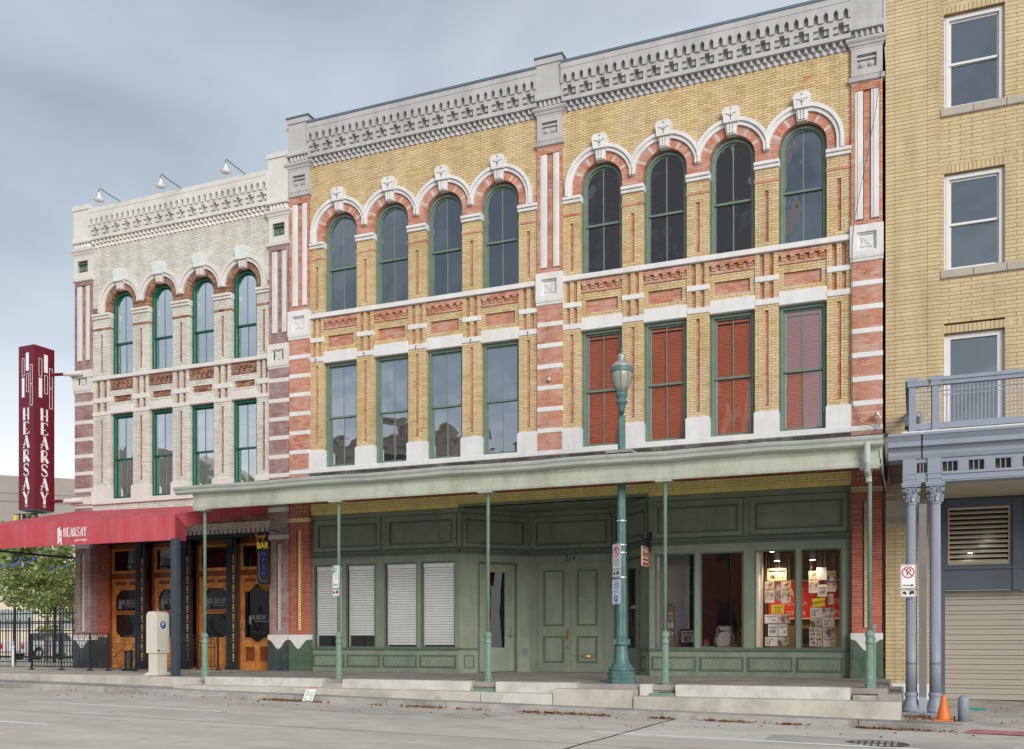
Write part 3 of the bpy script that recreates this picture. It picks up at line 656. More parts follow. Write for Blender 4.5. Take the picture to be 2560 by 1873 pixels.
def pilaster(W, x0, x1, Z, p):
    """banded brick pilaster with stone blocks; p: materials"""
    root = W.root; st, gs, ac, am = p['stone'], p['grey'], p['acc'], p['am']; y = -.06; xm = (x0+x1)/2; w = x1-x0
    q = MB(); q.box(x0+.02, x1-.02, y+.10, .3, Z['bot'], Z['top0']-.2); pl = q.obj('pilaster', 'mortar_dark', root)
    zs = Z['stripes']
    for k, zt in enumerate(zs):
        q = MB(); q.cbox(x0-.004, x1+.004, y-.012, .2, zt-.115, zt); q.obj('stone_band', st, pl)
        lo = zs[k+1] if k+1 < len(zs) else Z['bot']
        if zt-.115-lo > .05: W.lay(ac, am, x0, x1, lo, zt-.115, y, .2, pitch=.0545)
    r0, r1, rm = Z['ros0'], Z['ros1'], Z['rosm']
    W.lay(ac, am, x0, x1, zs[0], rm, y, .2, pitch=.0545)
    q = MB(); i0 = .115*w/.61
    q.ringpoly([(x0-.02, r0), (x1+.02, r0), (x1+.02, r1), (x0-.02, r1)], [(x0+i0, r0+.11), (x1-i0, r0+.11), (x1-i0, r1-.15), (x0+i0, r1-.15)], y-.06, .15, True)
    q.ringpoly([(x0+i0, r0+.11), (x1-i0, r0+.11), (x1-i0, r1-.15), (x0+i0, r1-.15)], [(x0+i0+.03, r0+.14), (x1-i0-.03, r0+.14), (x1-i0-.03, r1-.18), (x0+i0+.03, r1-.18)], y-.02, .15, True)
    q.xprism([(y-.055, r0), (y-.055, r0-.03), (y-.035, r0-.055), (y-.035, rm+.02), (y-.015, rm), (.15, rm), (.15, r0)], x0-.015, x1+.015)
    blk = q.obj('rosette_block', st, pl)
    q = MB(); q.box(x0+i0, x1-i0, y+.012, y+.1, r0+.12, r1-.16); q.obj('rosette_field', p['field'], pl)
    q = MB(); rosette(q, xm, (r0+r1)/2-.02, .145, y+.012); q.obj('rosette', st, pl)
    # shaft with two white rods in a sunk brick field
    s0, s1 = Z['rod0'], Z['rod1']; n0, n1 = Z['nk0'], Z['nk1']
    fx0, fx1 = x0+.11*w, x1-.11*w
    W.lay(ac, am, x0, x1, r1, n0, y, .2, pitch=.0545, excl=lambda z: [(fx0, fx1)] if s0 < z < s1 else [])
    W.lay(ac, am, xm-.06, xm+.06, s0, s1, y+.055, .03, pitch=.0545, L=.2)
    for a in (fx0, xm+.075*w/.61):
        q = MB(); b = a+(xm-.075*w/.61-fx0); q.cbox(a, b, y+.015, y+.09, s0+.01, s1); q.cbox(a+(b-a)*.3, b, y-.004, y+.02, s0+.01, s1-.03*rnd.random()); q.obj('stone_rod', st, pl)
    # neck, panel block, cap, cornice pier
    def mould(name, prof, mm_):
        q = MB(); ext = [(px, pz) for px, pz in prof]
        n = len(ext)
        vs = []
        for o_, z in ext: vs += [(x0-o_, y-o_, z), (x1+o_, y-o_, z), (x1+o_, .15, z), (x0-o_, .15, z)]
        fs = []
        for k in range(n-1):
            for a, b in ((0, 1), (1, 2), (3, 0)): fs.append((4*k+a, 4*k+b, 4*k+4+b, 4*k+4+a))
        fs += [(0, 3, 2, 1), (4*n-4, 4*n-3, 4*n-2, 4*n-1)]
        q.add(vs, fs); return q.obj(name, mm_, pl)
    mould('neck_mould', [(.01, n0), (.05, n0+.02), (.05, n0+.05), (.035, n0+.06), (.045, n0+.085), (.045, n0+.11), (.0, n1)], gs)
    c0, c1 = Z['cap0'], Z['cap1']; pi = .115*w/.61
    q = MB(); pz0, pz1 = n1+.14, c0-.13
    q.ringpoly([(x0, n1), (x1, n1), (x1, c0), (x0, c0)], [(x0+pi, pz0), (x1-pi, pz0), (x1-pi, pz1), (x0+pi, pz1)], y-.02, .15, True); pb = q.obj('panel_block', gs, pl)
    q = MB(); q.box(x0+pi-.01, x1-pi+.01, y+.06, .14, pz0-.01, pz1+.01); q.box(x0+pi, x1-pi, y+.01, y+.06, pz1-.09, pz1-.05); q.obj('panel_field', p['field2'], pl)
    q = MB(); ballrow(q, (xm-.09, xm+.09), pz0+.1, .075, y+.06); q.obj('boss', p['boss'], pl)
    mould('capital', [(.0, c0), (.02, c0+.01), (.02, c0+.045), (.045, c0+.06), (.055, c0+.10), (.09, c0+.135), (.10, c0+.16), (.10, c0+.19), (.02, c1)], gs)
    t0 = c1
    q = MB(); q.box(x0+.01, x1-.01, y-.0, .2, t0, t0+.15); q.add([(x0-.02, y-.1, t0+.15), (x1+.02, y-.1, t0+.15), (x1+.02, .2, t0+.15), (x0-.02, .2, t0+.15), (x0-.02, y-.1, t0+.21), (x1+.02, y-.1, t0+.21), (x1+.02, .2, t0+.21), (x0-.02, .2, t0+.21), (x0, y-.05, t0+.31), (x1, y-.05, t0+.31), (x1, .2, t0+.31), (x0, .2, t0+.31)],
        [(0, 1, 5, 4), (1, 2, 6, 5), (3, 0, 4, 7), (0, 3, 2, 1), (4, 5, 9, 8), (5, 6, 10, 9), (7, 4, 8, 11)])
    q.box(x0, x1, y-.05, .35, t0+.31, Z['top0']-.13); q.box(x0-.02, x1+.02, y-.08, .38, Z['top0']-.13, Z['top0']); q.obj('parapet_pier', gs, pl)
    nd = 5
    for k in range(nd):
        t = MB(); xa = x0+.03+(w-.06)*k/nd; xb = x0+.03+(w-.06)*(k+1)/nd; t.add([(xa, y, t0+.02), ((xa+xb)/2, y-.08, t0+.02), (xb, y, t0+.02), (xa, y, t0+.135), ((xa+xb)/2, y-.08, t0+.135), (xb, y, t0+.135)], [(0, 1, 4, 3), (1, 2, 5, 4), (0, 2, 1), (3, 4, 5)]); t.obj('dentil', gs, pl)
    if p.get('flash'):
        q = MB(); q.box(x0-.045, x1+.045, y-.105, .4, Z['top0'], Z['top0']+.04); q.obj('coping', p['flash'], pl)
    return pl

# ================================================================== STREET AND GROUND
GS = -.0165
def roadz(X, Y): return -.415+GS*X+.012*(-4.5-max(Y, -12.))-(.012*(-12-Y) if Y < -12 else 0)
q = MB(); q.add([(-600, -600, -2.6), (600, -600, -2.6), (600, 600, -2.6), (-600, 600, -2.6)], [(0, 1, 2, 3)]); struct(q.obj('ground', 'asphalt_pale'))
q = MB(); xs = [-90, -40, 11.28, 11.32, 60, 90]; ys = [-4.45, -8.2, -12, -16, -19.6]
def quadgrid(q, xs, ys, zf):
    k = len(q.v); n = len(xs)
    q.add([(x, y, zf(x, y)) for y in ys for x in xs], [(j*n+i, (j+1)*n+i, (j+1)*n+i+1, j*n+i+1) for j in range(len(ys)-1) for i in range(n-1)])
road = None
q = MB(); quadgrid(q, [-90, -60, -30, 0, 30, 60, 90], [-34, -19.6, -16, -12, -8.2, -4.3], roadz); q.f = [f[::-1] for f in q.f]; road = struct(q.obj('road', 'asphalt_pale'))
def strip(name, x0, x1, y0, y1, m, dz, n=1):
    q = MB(); quadgrid(q, [x0+(x1-x0)*i/n for i in range(n+1)], [y0, y1], lambda x, y: roadz(x, y)+dz); q.f = [f[::-1] for f in q.f]
    o = q.obj(name, m, road); return o
strip('road_slab', 11.25, 40, -8.14, -4.44, 'asphalt_slab', .002, 8); strip('road_slab', -30, 11.17, -8.14, -4.44, 'asphalt_slab', .002, 10) if 0 else None; strip('road_slab', 11.25, 40, -12.4, -8.18, 'asphalt_slab', .002, 8)
strip('road_patch', 5.2, 8.4, -6.6, -5.5, 'asphalt_patch', .0022, 2); strip('road_patch', 13.2, 16.4, -8.0, -6.6, 'asphalt_patch', .0032, 2); strip('road_patch', -9, -4.2, -11.2, -9.7, 'asphalt_patch', .0022, 2)
strip('lane_marking', -.64, 4.02, -7.84, -7.70, 'line_white', .004, 4); strip('lane_marking', 10.8, 15.4, -7.84, -7.70, 'line_white', .004, 4); strip('lane_marking', -12.2, -7.4, -7.84, -7.70, 'line_white', .004, 4)
strip('lane_marking', -1.0, 3.86, -11.34, -11.22, 'line_white', .004, 4); strip('lane_marking', 10.8, 15.4, -11.34, -11.22, 'line_white', .004, 4)
q = MB(); px = 11.21
pts = [(11.21+.012*math.sin(k*1.7), -4.45-k*.5) for k in range(31)]
for (xa, ya), (xb, yb) in zip(pts, pts[1:]):
    q.add([(xa-.02, ya, roadz(xa, ya)+.004), (xa+.02, ya, roadz(xa, ya)+.004), (xb+.02, yb, roadz(xb, yb)+.004), (xb-.02, yb, roadz(xb, yb)+.004)], [(0, 3, 2, 1)])
q.obj('expansion_joint', 'road_joint', road)
strip('expansion_joint', -30, 30, -9.60, -9.575, 'concrete_dark', .004, 8)
for xj in (-6.5, -15, 20): strip('expansion_joint', xj, xj+.03, -19, -4.45, 'road_joint', .0045, 1)
# kerb, in lengths with open joints
def kerbz(X): return roadz(X, -4.5)+.125
kb = None; xj = [-60, -40, -25, -16, -11, -7.1, -3.2, -.7, 2.6, 5.4, 8.6, 11.0, 14.3, 15.9]
q = MB(); q.box(-60, 15.9, -4.2, -4.0, -1.6, -1.2); kerb = struct(q.obj('kerb', 'concrete_kerb'))
for a, b in zip(xj, xj[1:]):
    q = MB(); a2, b2 = a+.006, b-.006; f0 = -4.46+.01*rnd.uniform(-1, 1); yb_ = -3.55
    za, zb = kerbz(a2), kerbz(b2); A = .02
    P = []
    for x, z in ((a2, za), (b2, zb)): P += [(x, f0-.02, z-.4), (x, f0, z-A), (x, f0+A, z), (x, yb_, z+.012), (x, yb_, z-.4)]
    q.add(P, [(0, 5, 6, 1), (1, 6, 7, 2), (2, 7, 8, 3), (3, 8, 9, 4), (0, 1, 2, 3, 4), (9, 8, 7, 6, 5)]); q.obj('kerb_stone', 'concrete_kerb', kerb)
# raised sidewalk: slabs over a bed
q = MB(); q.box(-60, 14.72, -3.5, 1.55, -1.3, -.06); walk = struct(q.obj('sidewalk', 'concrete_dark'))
sx = [-60, -40, -30, -24]+[-19.5+1.5*i for i in range(24)]
sx = [x for x in sx if x < 14.4]+[14.72]; sy = [-3.55, -2.4, -1.2, -.04]
for a, b in zip(sx, sx[1:]):
    for c, d in zip(sy, sy[1:]):
        q = MB(); zt = lambda y: -.035+.04*(y+3.55)/3.5; t = .007
        hz = rnd.uniform(-.003, .003); P = [(x, y, zt(y)+hz) for x, y in ((a+t, c+t), (b-t, c+t), (b-t, d-t), (a+t, d-t))]
        q.add(P+[(x, y, z-.1) for x, y, z in P], [(0, 1, 2, 3), (0, 4, 5, 1), (1, 5, 6, 2), (2, 6, 7, 3), (3, 7, 4, 0)])
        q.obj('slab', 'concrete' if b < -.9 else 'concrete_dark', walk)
q = MB()
for a, b, c, d in ((4.9, 9.5, -.03, .09),): q.box(a, b, c, 1.58, -.2, .003)
q.obj('doorway_floor', 'concrete_dark', walk)
# steps: white upper risers broken at the posts, a long lower step
q = MB(); q.box(-.6, 14.6, -3.6, -3.5, -1.2, -.4); steps = struct(q.obj('steps', 'concrete'))
def slabbox(name, x0, x1, y0, y1, z0, z1, m, par=None):
    q = MB(); c = .018
    q.add([(x0, y0, z0), (x1, y0, z0), (x1, y1, z0), (x0, y1, z0), (x0, y0, z1-c), (x1, y0, z1-c), (x1, y1, z1-c), (x0, y1, z1-c), (x0+c, y0+c, z1), (x1-c, y0+c, z1), (x1-c, y1-c, z1), (x0+c, y1-c, z1)],
          [(0, 1, 5, 4), (1, 2, 6, 5), (2, 3, 7, 6), (3, 0, 4, 7), (4, 5, 9, 8), (5, 6, 10, 9), (6, 7, 11, 10), (7, 4, 8, 11), (8, 9, 10, 11)])
    return q.obj(name, m, par or steps)
for a, b in ((.22, 3.36), (3.86, 6.86), (7.42, 9.12), (10.37, 10.6), (11.05, 14.12)):
    slabbox('riser_block', a, b, -3.64, -3.30, -.42, -.025, 'white_step')
slabbox('riser_block', -18, -.72, -3.62, -3.40, -.6, -.045, 'concrete'); slabbox('riser_block', -.70, .0, -3.66, -3.42, -.6, -.05, 'white_step')
slabbox('tread', -.35, 3.6, -4.02, -3.62, -.7, -.205, 'concrete'); slabbox('tread', 3.61, 7.25, -4.02, -3.62, -.7, -.215, 'concrete'); slabbox('tread', 7.27, 8.75, -4.02, -3.62, -.7, -.225, 'white_step')
slabbox('lamp_plinth', 8.77, 10.33, -4.0, -2.75, -.8, -.125, 'concrete'); slabbox('tread', 10.36, 14.95, -4.04, -3.62, -.95, -.235, 'concrete')
slabbox('cheek_block', 14.56, 14.95, -3.615, -.3, -.9, -.13, 'concrete_dark')
for px_, pz in ((3.62, -.12), (7.15, -.17), (10.80, -.185), (14.40, -.155)):
    slabbox('post_plinth', px_-.24, px_+.24, -3.68 if px_ < 14 else -3.60, -3.12, -.5, pz, 'post_green' if px_ in (7.15, 10.80) else 'concrete_kerb')
# lower pavement and driveway before the tan building
q = MB(); quadgrid(q, [14.96, 15.9, 18, 24, 40, 90], [-4.3, -3.0, 0, 4], lambda x, y: (-.50 if x < 16 else -.53)-.006*(x-15)+.035*max(min(y, 0)+3., -1.5)-(.10 if (y < -4 and x > 15.95) else 0)); q.f = [f[::-1] for f in q.f]; dw = struct(q.obj('driveway', 'concrete'))
q = MB(); q.add([(15.85, -4.48, roadz(15.85, -4.48)+.012), (19, -4.75, roadz(19, -4.75)+.02), (19, -4.3, roadz(19, -4.3)+.06), (16.0, -4.27, roadz(16, -4.3)+.055)], [(0, 1, 2, 3)]); q.obj('red_kerb_paint', 'pink_paint', dw)
q = MB(); q.add([(15.9, -4.45, roadz(15.9, -4.5)-.02), (40, -4.45, roadz(40, -4.5)-.02), (40, -4.26, -.75), (15.9, -4.26, -.655)], [(0, 1, 2, 3)]); q.obj('apron_lip', 'concrete', dw)
# car park to the left
q = MB(); quadgrid(q, [-140, -60, -25, -7.55], [.2, 5, 14, 60, 160], lambda x, y: .03 if y < 10 else -.36); q.f = [f[::-1] for f in q.f]; struct(q.obj('car_park', 'asphalt_pale'))
q = MB(); q.box(-60, -7.56, .25, .85, -.5, .13); struct(q.obj('lot_kerb', 'concrete_kerb'))
q = MB(); quadgrid(q, [-60, -9], [3.2, 4.6], lambda x, y: .06); q.f = [f[::-1] for f in q.f]; struct(q.obj('verge', 'grass'))
# far side of the street, behind the camera
q = MB(); q.box(-90, 90, -40, -34, -1.9, -.2); struct(q.obj('far_sidewalk', 'concrete'))

# ================================================================== YELLOW BRICK BUILDING
YB = thing('commercial_building', 'three-storey yellow brick commercial building with red banded pilasters and green shopfront', 'building', (7.2, 0, 0))
WY = Wall(YB)
ZY = dict(sb=5.13, st=5.26, bt=5.74, gl0=5.88, gl1=7.9, b2b=8.02, b2t=8.15, b1b=8.525, b1t=8.645, beb=9.14, bet=9.26, gu0=9.37, gu1=10.5, rb=10.66, ib=10.95, it=11.10, zc=11.32, lb=7.97, lt=8.26, pn0=8.39, pn1=8.67, cb=8.84, dog0=13.104, cop=14.17)
py = dict(main='yellow_brick', acc='red_brick', mm='mortar_rust', am='mortar_pale', stone='white_stone', key='white_stone', cornice='grey_stone', flash='flashing', cs=1, rin=.495, rr=.70, rh=.85, Z=ZY)
PZ = dict(stripes=[8.255, 7.756, 7.268, 6.77, 6.269, 5.77, 5.25], bot=5.05, ros0=8.75, ros1=9.39, rosm=8.64, rod0=9.52, rod1=12.2, nk0=12.363, nk1=12.5, cap0=13.06, cap1=13.275, top0=14.40)
pp = dict(stone='white_stone', grey='grey_stone', acc='red_brick', am='mortar_pale', field='white_stone', field2='grey_stone', boss='grey_stone', flash='flashing')
BAYS = []
for xl, xr, w4 in ((.60, 6.94, 5.46), (7.56, 13.93, 12.45)):
    ops = [(w4-1.485*k, w4-1.485*k+.99) for k in (3, 2, 1, 0)]; BAYS.append(ops)
    bay(WY, dict(py, xL=xl, xR=xr, ops=ops))
for x0, x1 in ((-.01, .60), (6.94, 7.56), (13.93, 14.54)): pilaster(WY, x0, x1, dict(PZ, top0=14.40 if x1 < 14 else 14.72), pp)
for k, ops in enumerate(BAYS):
    for i, (a, b) in enumerate(ops):
        window(YB, a+.012, b-.012, 9.262, 99, .13, 'sage_frame', 'glass_upper', 10.42, arch=11.315)
        if k == 0: window(YB, a+.012, b-.012, 5.262, 7.966, .13, 'sage_frame', 'glass_mid', 6.58)
        else: window(YB, a+.012, b-.012, 5.262, 7.966, .13, 'sage_frame', 'glass_blind', 6.58, blind=('red_blind', 5.37, 7.80, .042, .035), panes=None if i < 3 else ['glass_half', 'glass_half', 'glass_blind', 'glass_half'])
# odd red bricks let into the yellow wall
for x, z in ((12.88, 12.66), (12.97, 12.72), (11.4, 12.42), (11.25, 12.48), (11.52, 12.48), (9.9, 12.36)):
    WY.bricks.append(('red_brick', x, x+.18, -.004, .04, z, z+.05, .35 if x > 12 else .95))
# lower wall hidden in part by the canopy
WY.lay('yellow_brick', 'mortar_rust', .60, 13.93, 4.40, 5.13, 0, .05)
WY.lay('deep_red_brick', 'mortar_dark', .60, 13.93, 4.335, 4.40, -.03, .1, pitch=.065, L=.07)
WY.lay('painted_yellow_brick', 'mortar_tan', .60, 13.93, 4.16, 4.335, -.01, .1, pitch=.0583)
q = MB(); q.box(.60, 13.93, .03, .2, 4.05, 4.16); q.obj('lintel_beam', 'painted_yellow_brick', YB)
# shell
q = MB(); q.box(-.005, .25, .3, 14, 0, 13.9); q.box(14.3, 14.535, .3, 14, -.5, 13.9); q.box(.25, 14.3, 13.7, 14, 0, 13.9); q.obj('side_wall', 'opp_brick', YB)
q = MB(); q.box(.25, 14.3, .27, 13.7, 13.3, 13.5); q.obj('roof', 'roofing', YB)
q = MB(); q.box(.25, 14.3, .28, 13.7, 4.62, 4.8); q.box(.25, 14.3, .34, 13.7, 8.72, 9.0); q.box(.25, 14.3, 2.6, 2.7, 4.8, 13.3); q.box(.25, 14.3, .26, .32, 13.0, 13.3); q.obj('inner_floor', 'room_purple', YB)
q = MB(); 
for a, b in ((.25, 1.0), (6.46, 8.0), (13.44, 14.3)): q.box(a, b, .23, .4, 4.8, 13.0)
q.obj('inner_wall', 'room_purple', YB)

# ---- ground floor pilasters
def gpil(W, x0, x1, m, mm, inl, inlm, basem, z0, top, it=3.69, bands=((3.88, 3.99),), ck=(4.145, 4.275), wav1=.95):
    root = W.root; y = -.06; xm = (x0+x1)/2; w = x1-x0; ia, ib = xm-.05, xm+.06
    W.lay(m, mm, x0, x1, wav1, top, y, .25, pitch=.0595, excl=lambda z: [(ia-.04, ib)] if 1.07 < z < it else ([(x0+.1+k*.085, x0+.15+k*.085) for k in range(5)] if any(abs(z-c) < .048 for c in ck) else []))
    W.lay(inl, inlm, ia, ib, 1.07, it, y+.03, .05, pitch=.0595, L=.11); q = MB(); q.box(ia-.045, ib, y+.075, y+.1, 1.07, it); q.box(x0+.09, x1-.09, y+.05, y+.09, ck[0]-.07, ck[-1]+.07); q.obj('inlay_back', 'mortar_dark', root)
    for za in ck:
        for k in range(5): W.brick(inl, x0+.1+k*.085, x0+.15+k*.085, y+.03, y+.06, za-.05, za+.05)
    for b0, b1 in bands: W.lay(inl, inlm, x0-.015, x1+.015, b0, b1, y-.025, .1, pitch=.06)
    q = MB(); n = 24; pts = [(x0-.02, wav1), (x0-.02, wav1-.13)]
    for k in range(n+1):
        t = k/n; xx = x0-.02+(w+.04)*t; s = (1-math.cos(2*math.pi*t))/2; pts.append((xx, wav1-.13-.24*s**1.3))
    pts += [(x1+.02, wav1)]
    q.prism(pts, y-.045, .2); q.obj('wave_apron', 'cream_stone' if inl == 'cream_brick' else 'white_stone', root)
    q = MB(); pts2 = pts[1:-1]; q.prism(pts2+[(x1+.02, z0), (x0-.02, z0)], y-.03, .2)
    bs = q.obj('pilaster_base', basem, root)
    q = MB()
    for a, b in ((x0+.02, x0+.17), (x0+.21, x1-.21), (x1-.17, x1-.02)): q.box(a, b, y-.04, y-.02, z0+.2, wav1-(.24 if a < x0+.1 or b > x1-.1 else .45))
    q.box(x0-.03, x1+.03, y-.05, y-.02, z0, z0+.17); q.obj('base_panel', basem, bs)
gpil(WY, 0.0, .59, 'deep_red_brick', 'mortar_pink', 'painted_yellow_brick', 'mortar_tan', 'base_green', -.01, 5.05)
gpil(WY, 13.94, 14.53, 'deep_red_brick', 'mortar_pink', 'yellow_brick', 'mortar_rust', 'base_green', -.03, 5.05)

# ---- green timber shopfront, following the splayed doorway in plan
q = MB(); q.box(.61, 4.83, .12, .19, -.02, .12); SF = q.obj('shopfront', 'shop_green', YB)
PL = [(.60, .10), (4.84, .10), (6.10, 1.60), (8.33, 1.60), (9.60, .10), (13.93, .10)]
def seg(i):
    (xa, ya), (xb, yb) = PL[i], PL[i+1]; return math.hypot(xb-xa, yb-ya), rot(xa, ya, math.atan2(yb-ya, xb-xa))
def moulded(mb, u0, u1, z0, z1, d=0., w=.035, pr=.018):
    mb.ringpoly([(u0, z0), (u1, z0), (u1, z1), (u0, z1)], [(u0+w, z0+w), (u1-w, z0+w), (u1-w, z1-w), (u0+w, z1-w)], d-pr, d+.004, True)
for i in range(5):
    L, M = seg(i); fr = MB(); fr.M = M; mo = MB(); mo.M = M
    # crown and cornice
    fr.box(0, L, 0, .1, 3.06, 4.05); fr.box(0, L, -.03, .0, 3.93, 4.04); fr.box(0, L, 0, .1, 2.755, 2.94)
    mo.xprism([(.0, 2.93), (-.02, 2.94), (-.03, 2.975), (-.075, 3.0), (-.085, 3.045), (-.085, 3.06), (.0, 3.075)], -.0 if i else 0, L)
    n = 2 if i in (0, 4) else 1
    for k in range(n):
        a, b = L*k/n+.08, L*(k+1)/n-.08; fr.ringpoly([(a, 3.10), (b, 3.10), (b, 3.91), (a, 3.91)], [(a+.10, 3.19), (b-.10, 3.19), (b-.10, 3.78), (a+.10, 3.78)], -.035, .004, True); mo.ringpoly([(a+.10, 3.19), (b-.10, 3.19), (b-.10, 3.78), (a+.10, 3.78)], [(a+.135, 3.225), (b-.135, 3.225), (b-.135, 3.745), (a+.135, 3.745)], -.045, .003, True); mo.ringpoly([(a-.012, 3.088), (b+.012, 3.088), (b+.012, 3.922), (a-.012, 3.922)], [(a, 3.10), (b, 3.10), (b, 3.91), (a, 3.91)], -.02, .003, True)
    if i in (0, 4):
        # bulkhead
        fr.box(0, L, 0, .1, -.02, .57); mo.box(0, L, -.05, .08, .57, .625)
        nb = 4; 
        cols = [(.03, .97), (1.05, 2.02), (2.10, 3.07), (3.15, 4.16)] if i == 0 else [(.05, 1.06), (1.14, 2.10), (2.18, 3.13), (3.21, 4.15)]
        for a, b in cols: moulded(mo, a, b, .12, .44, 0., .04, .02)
        # diagonal tongue and groove boards
        bd = MB(); bd.M = M
        for a, b in cols:
            a2, b2 = a+.045, b-.045; z0, z1 = .165, .395; s = .10
            x = a2-(z1-z0)
            while x < b2:
                P = [(x+.010, z0), (x+s-.010, z0), (x+s-.010+(z1-z0), z1), (x+.010+(z1-z0), z1)]
                c = [(min(max(px, a2), b2), pz) for px, pz in P]
                if max(c[1][0], c[2][0])-min(c[0][0], c[3][0]) > .03 and abs(c[1][0]-c[0][0])+abs(c[2][0]-c[3][0]) > .01: bd.prism(c, -.018, .004)
                x += s
        bd.obj('bulkhead_boards', 'shop_green', SF)
        # shop windows: posts and panes
        wins = [(.05, .92), (1.01, 1.88), (2.14, 3.08), (3.18, 4.13)] if i == 0 else [(.12, 1.03), (1.14, 2.09), (2.33, 3.20), (3.30, 4.12)]
        ed = [0]+[v for p_ in wins for v in p_]+[L]
        for a, b in zip(ed[::2], ed[1::2]): fr.box(a, b, 0, .1, .625, 2.755); fr.box(a+.02 if b-a > .15 else a, b-.02 if b-a > .15 else b, -.02, 0, .625, 2.755)
        for a, b in wins:
            g = MB(); g.M = M; g.box(a, b, .05, .056, .625, 2.755); g.obj('pane', 'glass_shop' if i == 0 or a > 2.2 else 'glass_dark_shop', SF)
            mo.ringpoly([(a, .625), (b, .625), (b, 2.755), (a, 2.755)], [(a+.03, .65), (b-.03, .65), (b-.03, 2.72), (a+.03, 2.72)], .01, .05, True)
    if i in (1, 3):
        d0, d1 = (.55, 1.55) if i == 1 else (L-1.45, L-.5)
        fr.box(0, d0, 0, .1, 0, 2.755); fr.box(d1, L, 0, .1, 0, 2.755)
        dd = MB(); dd.M = M; g0, g1 = d0+.2, d1-.28
        dd.box(d0+.01, g0, .02, .07, .02, 2.70); dd.box(g1, d1-.01, .02, .07, .02, 2.70); dd.box(g0, g1, .02, .07, .02, .62); dd.box(g0, g1, .02, .07, 2.5, 2.70); mo.ringpoly([(d0-.05, 0), (d0-.05, 2.76), (d1+.05, 2.76), (d1+.05, 0)], [(d0, 0), (d0, 2.71), (d1, 2.71), (d1, 0)], -.012, .01)
        dd.obj('door', 'shop_green', SF)
        g = MB(); g.M = M; g.box(g0, g1, .04, .046, .62, 2.5); g.obj('pane', 'glass_shop' if i == 1 else 'glass_shop', SF)
        h = MB(); h.M = M; hx = d1-.12 if i == 1 else d0+.12; h.tube([(hx, .02, .93), (hx, -.05, .93), (hx+.1*(-1 if i == 1 else 1), -.055, .93)], .014); h.box(hx-.03, hx+.03, .005, .02, .85, 1.15); h.obj('door_handle', 'pipe_grey', SF)
        if i == 1: moulded(mo, .12, .4, .12, .44, 0, .03, .02)
        else: moulded(mo, L-.4, L-.12, .12, .44, 0, .03, .02)
        e0, e1 = (0, d0-.06) if i == 1 else (d1+.06, L); mo.box(e0, e1, -.04, .02, .57, .62)
    if i == 2:
        a, b = .21, L-.26; fr.box(0, a, 0, .1, 0, 2.755); fr.box(b, L, 0, .1, 0, 2.755)
        m_ = (a+b)/2+.01
        for d0, d1, nm in ((a+.004, m_-.004, 0), (m_+.004, b-.004, 1)):
            dd = MB(); dd.M = M; dd.box(d0, d1, .02, .08, .01, 2.75); dr = dd.obj('door', 'shop_green', SF)
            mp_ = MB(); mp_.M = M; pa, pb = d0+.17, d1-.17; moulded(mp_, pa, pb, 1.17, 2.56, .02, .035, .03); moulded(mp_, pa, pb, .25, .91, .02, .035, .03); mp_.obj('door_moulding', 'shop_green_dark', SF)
        h = MB(); h.M = M; hx = m_-.07; h.lathe([(.02, 0), (.02, .02)], 0, 0, 8) if 0 else None
        h.box(hx-.025, hx+.025, -.0, .02, .80, 1.10); h.tube([(hx, .0, 1.02), (hx, -.05, 1.0), (hx, -.055, .92), (hx, 0, .86)], .014); h.box(hx-.02, hx+.02, -.01, .02, .60, .66); h.obj('door_handle', 'brass', SF)
        h = MB(); h.M = M; h.box(m_+.30, m_+.62, .0, .02, .36, .46); h.obj('letter_slot', 'brass', SF)
        h = MB(); h.M = M; h.box(m_+.42, m_+.52, -.004, .0, .39, .43); h.obj('letter_slot_plate', 'paper_white', SF)
    if i == 1:
        h = MB(); h.M = M; h.box(L-.2, L-.05, -.012, .0, .42, .60); h.obj('vent_plate', 'pipe_grey', SF)
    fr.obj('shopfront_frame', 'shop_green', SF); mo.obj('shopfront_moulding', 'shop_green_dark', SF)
# soffit over the doorway recess
q = MB(); q.zprism([(4.84, .02), (9.60, .02), (8.33, 1.7), (6.10, 1.7)], 4.05, 4.12); q.obj('recess_ceiling', 'shop_green', YB)
text_mesh('214', .20, 'house_number', 'sign_black', SF, T(7.17-7.2, 1.592, 2.855), .95, .004, shear=.25)
# white blinds in the left shop windows
for a, b, z0 in ((.66, 1.51, .93), (1.63, 2.47, .93), (2.76, 3.67, .69), (3.79, 4.72, .69)):
    q = MB(); z = z0; bp = .064
    while z < 2.62:
        q.add([(a+.05, .180, z), (b-.02, .180, z), (b-.02, .200, z+bp*.88), (a+.05, .200, z+bp*.88), (a+.05, .183, z), (b-.02, .183, z), (b-.02, .203, z+bp*.88), (a+.05, .203, z+bp*.88)], [(0, 1, 2, 3), (7, 6, 5, 4), (0, 4, 5, 1), (3, 2, 6, 7)]); z += bp
    q.box(a+.03, b-.01, .17, .24, 2.62, 2.74); q.obj('blind', 'white_blind', SF)
    q = MB(); q.box(a+.005, a+.05, .22, .26, .63, 2.75); q.obj('blind_jamb', 'white_upvc', SF)
    q = MB(); q.box(a+.05, b, .24, .26, .62, 2.75); q.obj('blackout', 'room_dark', SF)
